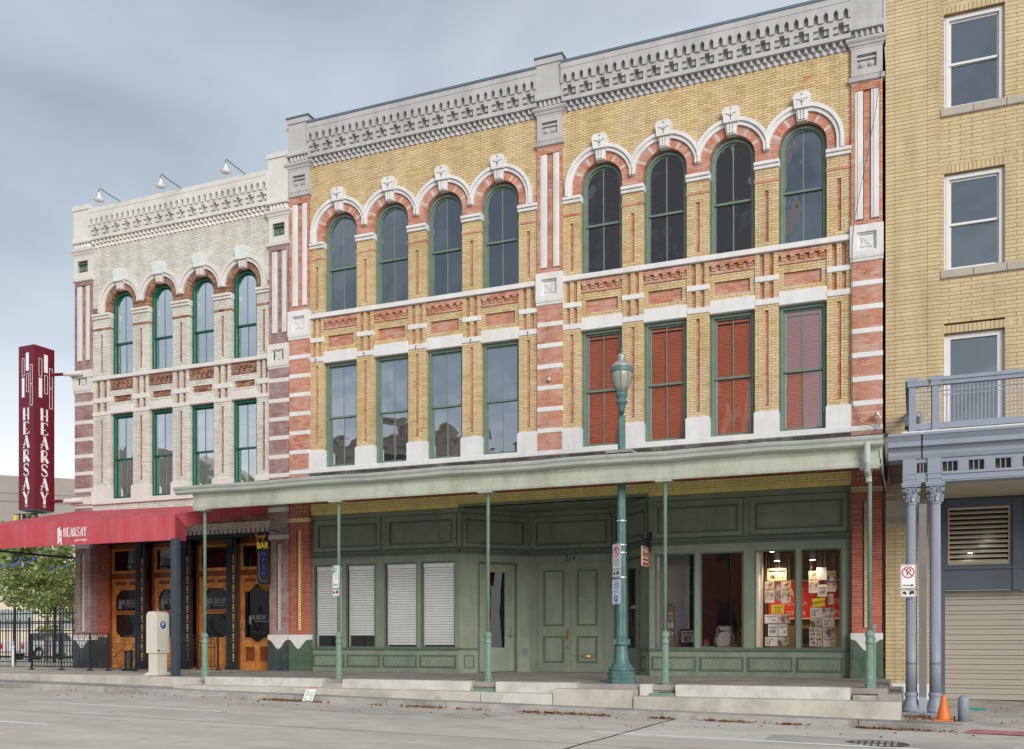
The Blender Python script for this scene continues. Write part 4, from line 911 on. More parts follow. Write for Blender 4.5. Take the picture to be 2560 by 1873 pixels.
# shop interior on the right
q = MB(); q.box(11.9, 13.9, 2.5, 2.6, 0, 4.0); q.box(13.80, 13.9, .25, 2.5, 0, 4.0); inn = q.obj('shop_back_wall', 'room_tan', YB)
q = MB(); q.box(9.74, 9.80, .22, .6, .6, 4.0); q.box(11.93, 12.0, .22, .9, .6, 3.2); q.obj('shop_pier', 'room_white', YB)
q = MB(); q.box(9.8, 10.32, .95, 1.0, .6, 4.0); q.obj('shop_partition', 'room_grey', YB)
q = MB(); q.box(10.32, 11.9, 3.4, 3.5, 0, 4.0); q.box(11.86, 11.92, .9, 3.4, 0, 4.0); q.obj('shop_partition', 'room_dark', YB)
q = MB(); q.box(9.6, 13.9, .22, 4.6, .50, .60); q.obj('window_shelf', 'shelf_wood', YB)
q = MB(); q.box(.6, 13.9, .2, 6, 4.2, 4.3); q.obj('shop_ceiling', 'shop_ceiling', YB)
q = MB(); q.box(4.9, 9.75, 1.75, 1.8, 0, 4.0); q.box(.6, .65, .3, 5, 0, 4); q.obj('shop_partition', 'room_dark', YB)
WY.finish(300)

# ------------------------------------------------------------------ condensed slab-serif letters drawn as strokes
def stroke_letter(mb, ch, x, z, h, y0, y1, w=.5):
    """ch drawn in a box of height h and width w*h, lower left corner x,z"""
    W_ = w*h; th = .17*h*w/.5; tn = .055*h; sr = .10*h
    P = lambda u, v: (x+u*W_, z+v*h)
    def st(pts, wd): mb.ribbon([P(*p) for p in pts], wd, y0, y1)
    def serif(u, v): mb.ribbon([(x+u*W_-sr, z+v*h), (x+u*W_+sr, z+v*h)], tn, y0, y1)
    if ch == 'H':
        st([(.15, 0), (.15, 1)], th); st([(.85, 0), (.85, 1)], th*.6); st([(.0, .40), (1, .40)], tn); [serif(u, v) for u in (.15, .85) for v in (.02, .98)]
    elif ch == 'E':
        st([(.2, 0), (.2, 1)], th); st([(.1, .02), (.95, .02), (.95, .2)], tn); st([(.1, .98), (.92, .98), (.92, .82)], tn); st([(.0, .40), (.7, .40)], tn)
    elif ch == 'A':
        st([(.08, 0), (.5, 1)], tn*1.1); st([(.9, 0), (.5, 1)], th); st([(-.02, .30), (.9, .30)], tn); serif(.08, .02); serif(.9, .02)
    elif ch == 'R':
        st([(.2, 0), (.2, 1)], th); st([(.1, .98), (.6, .98), (.82, .88), (.82, .62), (.6, .48), (.2, .48)], tn*1.3); st([(.5, .48), (.95, .02)], th); serif(.2, .02)
    elif ch == 'S':
        st([(.88, .80), (.8, .95), (.5, 1.0), (.2, .93), (.14, .76), (.26, .60)], tn*1.5); st([(.22, .62), (.75, .40)], th*.95); st([(.74, .42), (.88, .26), (.8, .07), (.5, .0), (.2, .05), (.12, .22)], tn*1.5)
    elif ch == 'Y':
        st([(.08, 1), (.5, .42)], th*.9); st([(.92, 1), (.5, .42)], tn*1.2); st([(.5, .46), (.5, 0)], th*.95); serif(.5, .02); serif(.08, .98); serif(.92, .98)
def wordmark(mb, x, z, h, y0, y1, w=.5, gap=.14):
    for ch in 'HEARSAY':
        stroke_letter(mb, ch, x, z, h, y0, y1, w); x += h*(w+gap)
    return x
def barsmark(mb, x, z, h, y0, y1, solid=True):
    b = h*.085; s = h*.115
    for k, (za, zb) in enumerate((((.30, .92)), ((.02, .50)), ((.45, 1.0)), ((.12, .42)), ((.42, .80)), ((-.05, .36)))):
        i = (0, 0, 1, 1, 2, 2)[k]
        if k == 1: za, zb = .0, .27
        mb.box(x+i*s, x+i*s+b, y0, y1, z+za*h, z+zb*h)

# ================================================================== WHITE BRICK BUILDING
WB = thing('bar_building', 'three-storey cream painted brick building with emerald windows and wooden bar doors', 'building', (-3.75, 0, 0))
WW = Wall(WB)
ZW = dict(sb=4.70, st=4.84, bt=5.22, gl0=5.35, gl1=7.13, b2b=7.26, b2t=7.37, b1b=7.63, b1t=7.77, beb=8.27, bet=8.38, gu0=8.52, gu1=9.58, rb=9.72, ib=10.04, it=10.19, zc=10.37, lb=7.29, lt=7.50, pn0=7.60, pn1=7.80, cb=7.97, dog0=12.11, cop=13.20)
opsW = [(-1.93-1.415*k, -1.93-1.415*k+.84) for k in (3, 2, 1, 0)]
pw = dict(main='cream_brick', acc='brown_brick', mm='mortar_dark', am='mortar_dark', stone='cream_stone', key='pale_key_stone', cornice='cream_stone', flash=None, cs=1, rin=.42, rr=.60, rh=.78, Z=ZW, xL=-6.82, xR=-.65, ops=opsW)
bay(WW, pw)
PW = dict(stripes=[7.71, 7.17, 6.68, 6.19, 5.69, 5.20, 4.74], bot=4.5, ros0=8.05, ros1=8.60, rosm=7.95, rod0=8.89, rod1=11.07, nk0=11.19, nk1=11.31, cap0=11.92, cap1=12.13, top0=13.37)
ppw = dict(stone='cream_stone', grey='cream_stone', acc='purple_brick', am='mortar_pink', field='emerald', field2='base_green', boss='sage_frame')
pilaster(WW, -7.46, -6.82, PW, ppw); pilaster(WW, -.65, -.035, dict(PW, top0=13.62), ppw)
for a, b in opsW:
    window(WB, a+.01, b-.01, 8.382, 99, .12, 'emerald', 'glass_emerald', 9.32, arch=10.37, cw=.075, dep=.14)
    window(WB, a+.01, b-.01, 4.842, 7.288, .12, 'emerald', 'glass_emerald', 6.0, cw=.075, dep=.14)
WW.lay('cream_brick', 'mortar_dark', -6.82, -.65, 4.5, 4.70, 0, .05)
q = MB(); q.box(-.12, -.013, .05, .35, 13.25, 14.22); q.box(-.16, -.013, .02, .40, 14.22, 14.29); q.obj('party_wall', 'cream_stone', WB)
q = MB(); q.box(-7.45, -7.2, .3, 14, 0, 13.0); q.box(-.3, -.04, .3, 14, 0, 13.2); q.box(-7.2, -.3, 13.8, 14, 0, 13.0); q.obj('side_wall', 'opp_brick', WB)
q = MB(); q.box(-7.2, -.3, .27, 13.8, 12.4, 12.55); q.obj('roof', 'roofing', WB)
q = MB(); q.box(-7.2, -.3, .28, 13.8, 4.15, 4.3); q.box(-7.2, -.3, .3, 13.8, 7.85, 8.1); q.box(-7.2, -.3, 2.6, 2.7, 4.3, 12.4); q.obj('inner_floor', 'room_purple', WB)
q = MB()
for a, b in ((-7.2, -6.2), (-1.07, -.3)): q.box(a, b, .26, .4, 4.3, 12.3)
q.obj('inner_wall', 'room_purple', WB)
# ground floor: pilasters, lintel, dentils
gpil(WW, -7.44, -6.86, 'purple_brick', 'mortar_pink', 'cream_brick', 'mortar_dark', 'base_black', -.03, 4.5, 3.30, ((3.46, 3.60), (4.18, 4.30)), (3.80, 3.94))
gpil(WW, -.64, -.03, 'purple_brick', 'mortar_pink', 'cream_brick', 'mortar_dark', 'base_black', -.02, 4.5, 3.35, ((3.46, 3.58), (4.18, 4.30)), (3.80, 3.94))
q = MB()
zz = .95
while zz < 3.6:     # return side of the corner pilaster
    y_ = .20
    while y_ < .72:
        q.box(-6.9, -6.862, y_, min(.73, y_+.175), zz+.004, zz+.055, rnd.random()); y_ += .183
    zz += .0595
stuff(q.obj('brickwork', 'deep_red_brick', WB))
q = MB(); q.box(-6.95, -6.868, .19, .75, .0, 3.7); q.obj('mortar', 'mortar_pink', WB)
q = MB(); q.box(-6.9, -6.852, .15, .74, -.02, .9); q.obj('pilaster_base', 'base_black', WB)
WW.lay('brown_brick', 'mortar_dark', -6.82, -.65, 3.98, 4.5, .0, .1); WW.lay('cream_brick', 'mortar_dark', -6.82, -.65, 3.80, 3.98, -.03, .12)
q = MB(); q.box(-6.82, -.65, .02, .2, 3.69, 3.8); q.obj('mortar', 'mortar_dark', WB)
k = 0; x = -6.78
while x < -.72:
    WW.brick('cream_brick', x, x+.085, -.03, .03, 3.69, 3.795); x += .15
q = MB(); q.box(-6.86, -.64, -.02, .75, 3.60, 3.69); q.obj('iron_lintel', 'iron_column', WB)
# iron columns with beaded fretwork
for xc in (-5.42, -3.79, -2.21):
    q = MB(); q.box(xc-.17, xc+.03, .36, .52, -.02, 3.6); q.box(xc+.10, xc+.16, .36, .42, -.02, 3.6); q.box(xc-.19, xc+.05, .33, .54, -.02, .10); q.box(xc-.185, xc+.045, .335, .53, .92, .98); q.box(xc-.185, xc+.045, .335, .53, 1.55, 1.60); q.box(xc-.19, xc+.05, .33, .54, 3.45, 3.6)
    for k in range(5): q.box(xc-.155+k*.037, xc-.137+k*.037, .35, .37, 1.0, 3.4)
    col = q.obj('iron_column', 'iron_column', WB)
    q = MB(); z = .25
    while z < 3.2:
        q.prism(arc(xc+.065, z, .024, 0, 2*math.pi, 8)[:-1], .362, .38); q.box(xc+.046, xc+.084, .362, .38, z+.05, z+.20); z += .27
    q.obj('bead_fretwork', 'bead_gold', col)
# wooden doors
DY = .66
def curvy(u0, u1, z, up, n=16, amp=.12):
    out = []
    for k in range(n+1):
        t = k/n; s = max(0., 1-abs(t-.5)/.32); out.append((u0+(u1-u0)*t, z+(amp if up else -amp)*(s*s*(3-2*s))))
    return out
def bardoor(u0, u1, leaf):
    q = MB(); q.box(u0, u1, DY, DY+.1, 2.60, 2.76); q.box(u0, u0+.09, DY-.02, DY+.1, 0, 3.6); q.box(u1-.09, u1, DY-.02, DY+.1, 0, 3.6); q.box(u0, u1, DY-.02, DY+.1, 3.48, 3.6)
    fr = q.obj('bar_door', 'brown_wood' , WB)
    q = MB(); a, b = u0+.09, u1-.09
    q.ringpoly([(a, 2.76), (b, 2.76), (b, 3.48), (a, 3.48)], [(a+.08, 2.84), (b-.08, 2.84), (b-.08, 3.42), (a+.08, 3.42)], DY-.01, DY+.05, True)
    sw = .12; g0, g1 = a+sw, b-sw; zb, zt = (.86, 2.18)
    q.box(a, g0, DY, DY+.06, .02, 2.6); q.box(g1, b, DY, DY+.06, .02, 2.6)
    lo = curvy(g0, g1, zb, False, amp=.13) if leaf else [(g0, zb+.18), (g0+.1*(g1-g0), zb+.10), (g0+.2*(g1-g0), zb), (g1-.2*(g1-g0), zb), (g1-.1*(g1-g0), zb+.1), (g1, zb+.18)]
    hi = curvy(g0, g1, zt, True, amp=.2) if leaf else [(g0, zt-.1), (g0+.1*(g1-g0), zt), (g0+.22*(g1-g0), zt+.12), (g1-.22*(g1-g0), zt+.12), (g1-.1*(g1-g0), zt), (g1, zt-.1)]
    q.prism([(g0, .02)]+lo+[(g1, .02)], DY+.005, DY+.055); q.prism([(g0, 2.6)]+hi+[(g1, 2.6)], DY+.005, DY+.055)
    q.obj('door_frame', 'orange_wood', fr)
    q = MB(); q.ribbon(hi, .05, DY-.015, DY+.01); q.ribbon(lo, .05, DY-.015, DY+.01)
    xm = (g0+g1)/2; q.box(xm-.03, xm+.03, DY-.01, DY+.01, hi[len(hi)//2][1]+.02, 2.5)
    for pa, pb in ((g0+.03, xm-.05), (xm+.05, g1-.03)):
        q.ringpoly([(pa, .2), (pb, .2), (pb, .66), (pa, .66)], [(pa+.03, .23), (pb-.03, .23), (pb-.03, .63), (pa+.03, .63)], DY-.012, DY+.008, True)
    q.obj('door_moulding', 'orange_wood', fr)
    q = MB()
    for pa, pb in ((g0+.03, xm-.06), (xm+.06, g1-.03)): q.box(pa, pb, DY-.003, DY+.008, 2.42, 2.52); q.box(pa+.03, pb-.03, DY-.004, DY+.007, .23, .63) if leaf else None
    q.obj('door_panel', 'brown_wood', fr)
    if not leaf:
        q = MB(); q.box(g0, g1, DY-.012, DY+.05, 1.56, 1.585); q.box(g0, g1, DY-.012, DY+.05, 1.635, 1.66); q.obj('mid_rail', 'orange_wood', fr)
        q = MB(); q.box(g0, g1, DY+.0, DY+.04, 1.585, 1.635); q.obj('spindle_rail', 'brown_wood', fr)
    q = MB(); q.box(a+.08, b-.08, DY+.02, DY+.026, 2.84, 3.42); q.obj('pane', 'glass_bar', fr)
    q = MB(); q.prism(lo+hi[::-1], DY+.03, DY+.036); q.obj('pane', 'glass_bar', fr)
    q = MB(); h = .15 if not leaf else .12; wd = h*(.5+.14)*7; zz = 1.84 if not leaf else 1.38; s0 = xm-(wd+h*.55)/2
    barsmark(q, s0, zz-.13, h*2.0, DY+.024, DY+.028); wordmark(q, s0+h*.72, zz, h, DY+.024, DY+.028, .46, .12)
    q.box(xm-.1, g1-.06, DY+.024, DY+.028, zz-.06, zz-.045); q.obj('etched_lettering', 'etched', fr)
    if leaf:
        q = MB(); hx = g0-.05; q.tube([(hx, DY, 1.2), (hx, DY-.07, 1.14), (hx, DY-.075, 1.0), (hx, DY-.05, .9), (hx, DY, .86)], .016); q.prism(arc(hx, .8, .04, 0, 6.28, 10)[:-1], DY-.03, DY); q.prism([(hx-.035, 1.16), (hx+.035, 1.16), (hx+.02, 1.3), (hx-.02, 1.3)], DY-.02, DY); q.obj('door_handle', 'pipe_grey', fr)
bardoor(-6.84, -5.45, False); bardoor(-5.25, -3.86, False); bardoor(-3.64, -2.28, False); bardoor(-2.22, -.90, True)
q = MB(); q.box(-.92, -.6, DY-.01, DY+.1, 0, 3.6); q.box(-6.9, -6.84, DY-.01, DY+.1, 0, 3.6); q.box(-6.9, -.6, DY+.01, DY+.1, -.02, .03); q.obj('door_surround', 'orange_wood', WB)
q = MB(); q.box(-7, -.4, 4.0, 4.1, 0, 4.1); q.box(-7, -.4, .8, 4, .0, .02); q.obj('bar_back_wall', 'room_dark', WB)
WW.finish(300)

# ---- roof pegs and gooseneck lamps on the cream parapet
for k, (bx, lab) in enumerate(((-5.63, 'white gooseneck roof lamp nearest the left corner pier'), (-3.48, 'white gooseneck roof lamp in the middle of the cream parapet'), (-1.34, 'white gooseneck roof lamp nearest the yellow building'))):
    g = thing('gooseneck_lamp', lab, 'lamp', (bx, .1, 13.2), 0, 'gooseneck lamps on the cream parapet')
    # arm leans out over the street from the wall top
    q = MB(); d = Vector((0, -.94, .05)); pts = [Vector((0, 0, 0)), d*.5, d*.93]
    tip = d; pts += [tip+Vector((0, -.05, .015)), tip+Vector((0, -.11, .0)), tip+Vector((0, -.13, -.05)), tip+Vector((0, -.11, -.13))]
    q.tube([tuple(p) for p in pts], .014, 8); q.obj('arm', 'pipe_grey', g, local=True)
    b = pts[-1]; q = MB(); q.smooth = True
    q.lathe([(.015, b.z+.02), (.028, b.z-.01), (.036, b.z-.06), (.045, b.z-.12), (.06, b.z-.145), (.13, b.z-.165), (.145, b.z-.18), (.13, b.z-.19)], b.x, b.y, 16); sh = q.obj('shade', 'sign_white', g, local=True)
    q = MB(); q.lathe([(.125, b.z-.188), (.12, b.z-.21), (.08, b.z-.235), (.02, b.z-.245)], b.x, b.y, 14); q.obj('globe', 'paper_white', g, local=True)
q = MB()
x = -6.2
while x < -.8: q.box(x-.02, x+.02, .05, .12, 13.195, 13.235); x += .59
q.obj('roof_peg', 'black_iron', WB)

# ================================================================== RED AWNING
AW = thing('awning', 'red fabric awning with white wordmark over the wooden bar doors', 'awning', (-4.2, -3.3, 0))
AX0, AX1, AY, AT, AB = -7.5, -.93, -3.3, 3.77, 3.165
q = MB(); q.smooth = True; nu, nv = 40, 8
for dzz in (0, -.012):
    k0 = len(q.v)
    for j in range(nv+1):
        for i in range(nu+1):
            u, v = i/nu, j/nv; x = AX0+(AX1+(-.66-AX1)*v-AX0)*u; zz = AT+(4.54-.08*u-AT)*v; sag = .028*math.sin(math.pi*v)*abs(math.sin(math.pi*u*5))+.006*math.sin(u*37+v*9)
            q.v.append((x, AY+(-.1-AY)*v, zz-sag*(0 < j < nv)+dzz))
    for j in range(nv):
        for i in range(nu):
            a = k0+j*(nu+1)+i; f_ = (a, a+1, a+nu+2, a+nu+1); q.f.append(f_ if dzz == 0 else f_[::-1]); q.t.append(.5)
q.obj('awning_roof', 'awning_red', AW)
q = MB(); n = 10
for k in range(n):
    a, b = AX0+(AX1-AX0)*k/n, AX0+(AX1-AX0)*(k+1)/n; m_ = .01*math.sin(k*2.1)
    q.add([(a, AY, AT), (b, AY, AT), (b, AY+.01, AB), (a, AY+.01, AB)], [(3, 2, 1, 0)]); q.add([(a, AY+.012, AT), (b, AY+.012, AT), (b, AY+.022, AB), (a, AY+.022, AB)], [(0, 1, 2, 3)])
q.obj('valance', 'awning_red', AW)
q = MB(); q.add([(AX1, AY, AT), (AX1, AY, AB), (-.66, -2.75, AB), (-.66, -2.5, AB+.3), (-.66, -.1, AB+1.05), (-.66, -.1, 4.46)], [(0, 1, 2, 3, 4, 5)]) if 0 else None
q.add([(AX1, AY, AT), (AX1, AY, AB), (AX1+.02, -2.95, AB), (AX1+.02, -2.95, AB+.36), (-.67, -.1, 4.18), (-.67, -.1, 4.46)], [(5, 4, 3, 2, 1, 0), (0, 1, 2, 3, 4, 5)]); q.obj('side_curtain', 'awning_red', AW)
q = MB(); x = AX0+.2
while x < AX1-.1:
    wdt = rnd.uniform(.008, .018); q.box(x, x+wdt, AY-.003, AY-.001, AB+.02, AT-.03); x += rnd.choice((.52, .55, .26, .8))
q.obj('valance_seam', 'awning_streak', AW)
q = MB(); hs = .245; barsmark(q, -4.62, 3.20, .43, AY-.006, AY-.003); wordmark(q, -4.42, 3.37, .225, AY-.006, AY-.003, .40, .085); q.obj('wordmark', 'sign_white', AW)
text_mesh('gastro lounge', .095, 'script_line', 'sign_white', AW, T(-3.86+4.2, -.006, 3.28), .75, .002, shear=.35)
q = MB(); q.box(-1.03, -.85, -3.34, -3.22, -.04, 3.2); q.obj('post', 'dark_steel', AW)
q = MB(); q.box(-1.1, -.78, -3.40, -3.16, -.043, -.025); q.obj('post_foot', 'dark_steel', AW)
q = MB(); q.box(AX0, AX1-.02, AY+.03, AY+.07, AB+.02, AB+.06); q.box(AX0, AX1-.02, AY+.04, AY+.08, AT-.07, AT-.03); q.box(AX0, AX0+.06, AY+.05, -.1, AB+.0, AB+.05); q.obj('awning_frame', 'dark_steel', AW)

# ================================================================== MAROON BLADE SIGN
mx_, my_ = -8.02, -.98
BS = thing('blade_sign', 'tall maroon box sign with vertical white lettering on the cream building corner', 'sign', (mx_, my_, 4.55), R(-3))
S_, H_ = .64, 4.68
q = MB(); q.box(-S_, 0, 0, S_*1.06, 0, H_); q.obj('sign_box', 'maroon', BS, local=True)
q = MB(); q.box(-S_+.02, -.02, .02, S_*1.06-.02, -.03, 0); q.obj('sign_underside', 'flashing', BS, local=True)
def bladeface(M, wd):
    def bars(q, outline):
        for (u0, u1, v0, v1, sol) in ((.48, .66, .845, .955, 1), (.22, .38, .815, .925, 0), (.22, .38, .685, .805, 1), (.50, .66, .715, .83, 0), (.74, .9, .76, .88, 0), (.74, .9, .63, .755, 0)):
            a, b = -wd+u0*wd, -wd+u1*wd; c, d = v0*H_, v1*H_
            if sol != outline:
                if sol: q.box(a, b, -.008, -.002, c, d)
                else: q.ringpoly([(a, c), (b, c), (b, d), (a, d)], [(a+.012, c+.012), (b-.012, c+.012), (b-.012, d-.012), (a+.012, d-.012)], -.006, -.002, True)
    q = MB(); q.M = M; bars(q, False); q.obj('logo_bar', 'sign_white', BS, local=True)
    q = MB(); q.M = M; bars(q, True); q.obj('logo_outline', 'sign_white', BS, local=True)
    z = .62*H_; h = .34
    for ch in 'HEARSAY':
        q = MB(); q.M = M; z -= h*1.17
        stroke_letter(q, ch, -wd*.5-.125, z+.05, h, -.009, -.002, .72); q.obj('letter', 'sign_white', BS, local=True)
    q = MB(); q.M = M; q.box(-wd*.5-.06, -wd*.5+.06, -.008, -.002, .10, .115); q.box(-wd*.5-.04, -wd*.5+.04, -.008, -.002, .06, .072); q.box(-wd*.5-.008, -wd*.5+.008, -.008, -.002, .125, .15); q.obj('small_mark', 'sign_white', BS, local=True)
bladeface(Matrix(), S_); bladeface(T(0, S_*1.06, 0, R(90)) , S_*1.06)
for zz in (.28, 3.95):
    q = MB(); q.M = Matrix(); q.tube([(-.05, S_*.9, zz), (.55, S_*.9+.16, zz)], .045, 10); q.obj('bracket_arm', 'maroon', BS, local=True)
    q = MB(); q.lathe([(.06, 0), (.06, .3)], 0, 0, 10) if 0 else None
    q.tube([(.40, S_*.9+.11, zz), (.95, S_*.9+.28, zz)], .065, 10); q.obj('bracket_sleeve', 'cream_stone', BS, local=True)
for zz, lab in ((4.55+.28, 'lower'), (4.55+3.95, 'upper')):
    q = MB(); q.box(-7.50, -6.75, -.14, -.075, zz-.11, zz+.11); q.box(-7.5, -7.1, -.2, -.07, zz-.06, zz+.06); q.obj('sign_plate', 'cream_stone', WB)
# dark letters hung below it
UL = thing('hanging_letters', 'row of black letters hanging below the maroon box sign', 'sign', (-8.62, -.62, 4.28))
q = MB(); q.box(-.60, .55, -.01, .01, .19, .21); q.tube([(-.4, 0, .2), (-.4, 0, .27)], .008, 6); q.tube([(.2, 0, .2), (.2, 0, .27)], .008, 6); q.obj('hanger_rail', 'black_iron', UL, local=True)
text_mesh('UNGE', .27, 'letters', 'sign_black', UL, T(-.02, 0, .09), 1.05, .015)
q = MB(); q.box(-.62, -.50, -.008, .012, -.0, .2); q.obj('letter_backplate', 'far_yellow', UL, local=True)

# ================================================================== NEON BAR SIGN
NB = thing('neon_sign', 'black neon sign reading bar hung beside the last wooden door', 'sign', (-.45, -.62, 2.25))
q = MB(); q.prism([(-.17, .12), (-.06, 0), (.17, 0), (.19, .06), (.19, 1.12), (-.17, 1.12)], 0, .10); q.obj('sign_box', 'black_iron', NB, local=True)
text_mesh('BAR', .24, 'neon_word', 'neon_yellow', NB, T(.02, -.02, 1.0), .82, .008)
for k, ch in enumerate('OPEN'): text_mesh(ch, .15, 'neon_letter', 'neon_blue', NB, T(.05, -.018, .78-k*.165), .9, .006)
q = MB(); q.tube([(-.09, -.02, .85), (-.09, -.02, .2), (-.02, -.02, .09), (.15, -.02, .09)], .008, 6); q.obj('neon_tube', 'etched', NB, local=True)
q = MB()
for a, b, c, d in ((-.2, .05, 1.20, 1.27), (-.18, -.15, 1.12, 1.2), (.0, .03, 1.12, 1.2), (-.22, -.17, 1.25, 1.36), (-.26, -.18, 1.32, 1.37), (.05, .09, 1.2, 1.3)): q.box(a, b, .0, .02, c, d)
q.obj('horse_figure', 'neon_orange', NB, local=True)
q = MB(); q.tube([(.1, .05, 1.12), (.1, .05, 1.42), (.1, .56, 1.42)], .012, 6); q.obj('bracket', 'black_iron', NB, local=True)

# ================================================================== CANOPY
CN = thing('porch_canopy', 'pale green timber porch canopy on slender posts along the yellow building', 'canopy', (7.2, -3.4, 0))
q = MB(); x0, x1 = -.15, 14.62
q.xprism([(-3.60, 3.84), (-3.60, 3.93), (-3.575, 3.945), (-3.575, 4.06), (-3.62, 4.13), (-3.64, 4.16), (-3.53, 4.16), (-3.53, 3.80), (-3.585, 3.80)], x0, x1); q.obj('fascia_beam', 'canopy_green', CN)
q = MB(); 
for k in range(6):
    xa = x0+(x1-x0)*k/6; q.box(xa-.006, xa+.006, -3.603, -3.5, 3.81, 3.935)
q.obj('fascia_joint', 'canopy_green', CN)
q = MB(); gx0, gx1 = -.55, 14.66
prof = [(-3.63, 4.14), (-3.70, 4.135), (-3.755, 4.165), (-3.77, 4.22), (-3.80, 4.25), (-3.815, 4.29), (-3.80, 4.305), (-3.785, 4.29), (-3.65, 4.20), (-3.63, 4.28)]
n = 24; k0 = len(q.v); prev = None; m_ = len(prof)
for i in range(n+1):
    x = gx0+(gx1-gx0)*i/n; s = .010*math.sin(i*1.3)+.006*math.sin(i*3.1)
    q.v += [(x, y, z+s) for y, z in prof]
    if i:
        a = k0+(i-1)*m_
        for j in range(m_-1): q.f.append((a+j, a+m_+j, a+m_+j+1, a+j+1)); q.t.append(.5)
q.f += [tuple(range(k0, k0+m_)), tuple(range(k0+n*m_, k0+n*m_+m_))[::-1]]; q.t += [.5, .5]
q.obj('gutter', 'gutter_green', CN)
q = MB(); q.add([(-.5, -3.64, 4.31), (14.66, -3.64, 4.31), (14.66, -.07, 5.06), (-.1, -.07, 5.06), (-.5, -3.64, 4.25), (14.66, -3.64, 4.25), (14.66, -.07, 5.0), (-.1, -.07, 5.0)], [(0, 1, 2, 3), (4, 7, 6, 5), (0, 4, 5, 1), (1, 5, 6, 2), (3, 7, 4, 0)]); q.obj('canopy_roof', 'roofing', CN)
q = MB(); q.box(.60, 13.93, -.075, -.0, 5.05, 5.125); q.obj('flashing', 'roofing', CN)
q = MB(); q.add([(-.1, -3.52, 4.17), (14.6, -3.52, 4.17), (14.6, -.07, 4.93), (-.1, -.07, 4.93), (-.1, -3.52, 4.2), (14.6, -3.52, 4.2), (14.6, -.07, 4.96), (-.1, -.07, 4.96)], [(0, 3, 2, 1), (4, 5, 6, 7), (0, 1, 5, 4)]); q.obj('soffit', 'canopy_green', CN)
q = MB(); q.add([(14.6, -3.6, 3.84), (14.63, -3.6, 3.84), (14.63, -.1, 3.84), (14.6, -.1, 3.84), (14.6, -3.6, 4.25), (14.63, -3.6, 4.25), (14.63, -.1, 4.99), (14.6, -.1, 4.99)], [(0, 1, 5, 4), (1, 2, 6, 5), (3, 0, 4, 7), (0, 3, 2, 1)]); q.obj('gable_board', 'canopy_green', CN)
q = MB(); q.tube([(14.40, -3.74, 4.2), (14.40, -3.735, 3.86), (14.40, -3.66, 3.74), (14.41, -3.50, 3.66), (14.42, -3.50, 3.55)], .055, 10); q.obj('downspout', 'gutter_green', CN)
PX = [0.02, 3.62, 7.15, 10.80, 14.43]
for k, x in enumerate(PX):
    zb = (-.05, -.12, -.17, -.185, -.155)[k]; Y = -3.4
    q = MB(); q.smooth = False; h = zb
    q.lathe([(.105, h), (.105, h+.05), (.09, h+.07), (.09, h+.17), (.10, h+.19), (.078, h+.22)], x, Y, 8, R(22.5)); ps = q.obj('post_base', 'post_green', CN)
    q = MB(); q.lathe([(.068, h+.22), (.064, .745)], x, Y, 20, 0, .10); q.obj('fluted_shaft', 'post_green', ps)
    q = MB(); q.smooth = True; q.lathe([(.076, .74), (.082, .765), (.068, .785), (.064, .86), (.08, .875), (.083, .90), (.075, .93), (.045, .965), (.036, .98)], x, Y, 16); q.obj('collar', 'post_green', ps)
    q = MB(); q.smooth = True; q.lathe([(.037, .97), (.035, 3.74), (.05, 3.76), (.058, 3.80)], x, Y, 14); q.obj('shaft', 'post_green', ps)
    q = MB(); q.box(x-.16, x+.16, Y-.18, Y+.04, 3.775, 3.80); q.obj('post_cap_plate', 'canopy_green', ps)
    q = MB(); q.lathe([(.14, zb-.005), (.14, zb+.012)], x, Y, 12); q.obj('post_footing', 'black_iron' if k > 2 else 'post_green', ps)
q = MB(); q.box(14.49, 14.53, -3.44, -3.38, .93, 1.08); q.tube([(14.51, -3.39, -.1), (14.51, -3.39, .86)], .020, 8); q.obj('padlock_box', 'post_green', CN)

# ================================================================== STREET LAMP
LX, LY, LZ = 9.87, -3.12, -.125
SL = thing('street_lamp', 'teal cast-iron street lamp with acorn lantern rising through the canopy', 'street lamp', (LX, LY, LZ))
K = .74
def ll(q, prof, seg, a0=0., fl=None, kr=K, kz=K, oz=0.): return q.lathe([(r*kr, oz+z*kz) for r, z in prof], 0, 0, seg, a0, fl)
q = MB(); ll(q, [(.40, 0), (.40, .20), (.385, .215), (.385, .24)], 8, R(22.5)); ll(q, [(.36, .24), (.365, .38), (.38, .40), (.38, .43), (.345, .45)], 8, R(22.5)); base = q.obj('base', 'lamp_teal', SL, local=True)
q = MB()
for k in range(8): q.M = Matrix.Rotation(k*math.pi/4, 4, 'Z'); moulded(q, -.08, .08, .195, .27, -.252, .012, .010)
q.obj('base_panel', 'lamp_teal', base, local=True)
q = MB(); q.smooth = True; ll(q, [(.33, .45), (.345, .48), (.345, .51), (.30, .53), (.26, .58), (.215, .66), (.185, .76), (.17, .88), (.155, 1.06), (.15, 1.12)], 32, 0, .05); q.obj('flared_skirt', 'lamp_teal', SL, local=True)
q = MB(); ll(q, [(.15, 1.12), (.185, 1.13), (.195, 1.16), (.185, 1.26), (.195, 1.29), (.15, 1.31)], 16); rg = q.obj('ring', 'lamp_teal', SL, local=True)
for k in range(4): q = MB(); q.M = Matrix.Rotation(R(20)+k*math.pi/2, 4, 'Z'); q.ringpoly([(-.06, .845), (.06, .845), (.06, .945), (-.06, .945)], [(-.038, .863), (.038, .863), (.038, .927), (-.038, .927)], -.155, -.13, True); q.obj('ring_plaque', 'lamp_teal', rg, local=True)
z = 5.29
q = MB(); q.lathe([(.103, .965), (.082, 3.9), (.074, z), (.045, z+.01)], 0, 0, 24, 0, .07); q.obj('pole', 'lamp_teal', SL, local=True)
KZ = .706
q = MB(); q.smooth = True
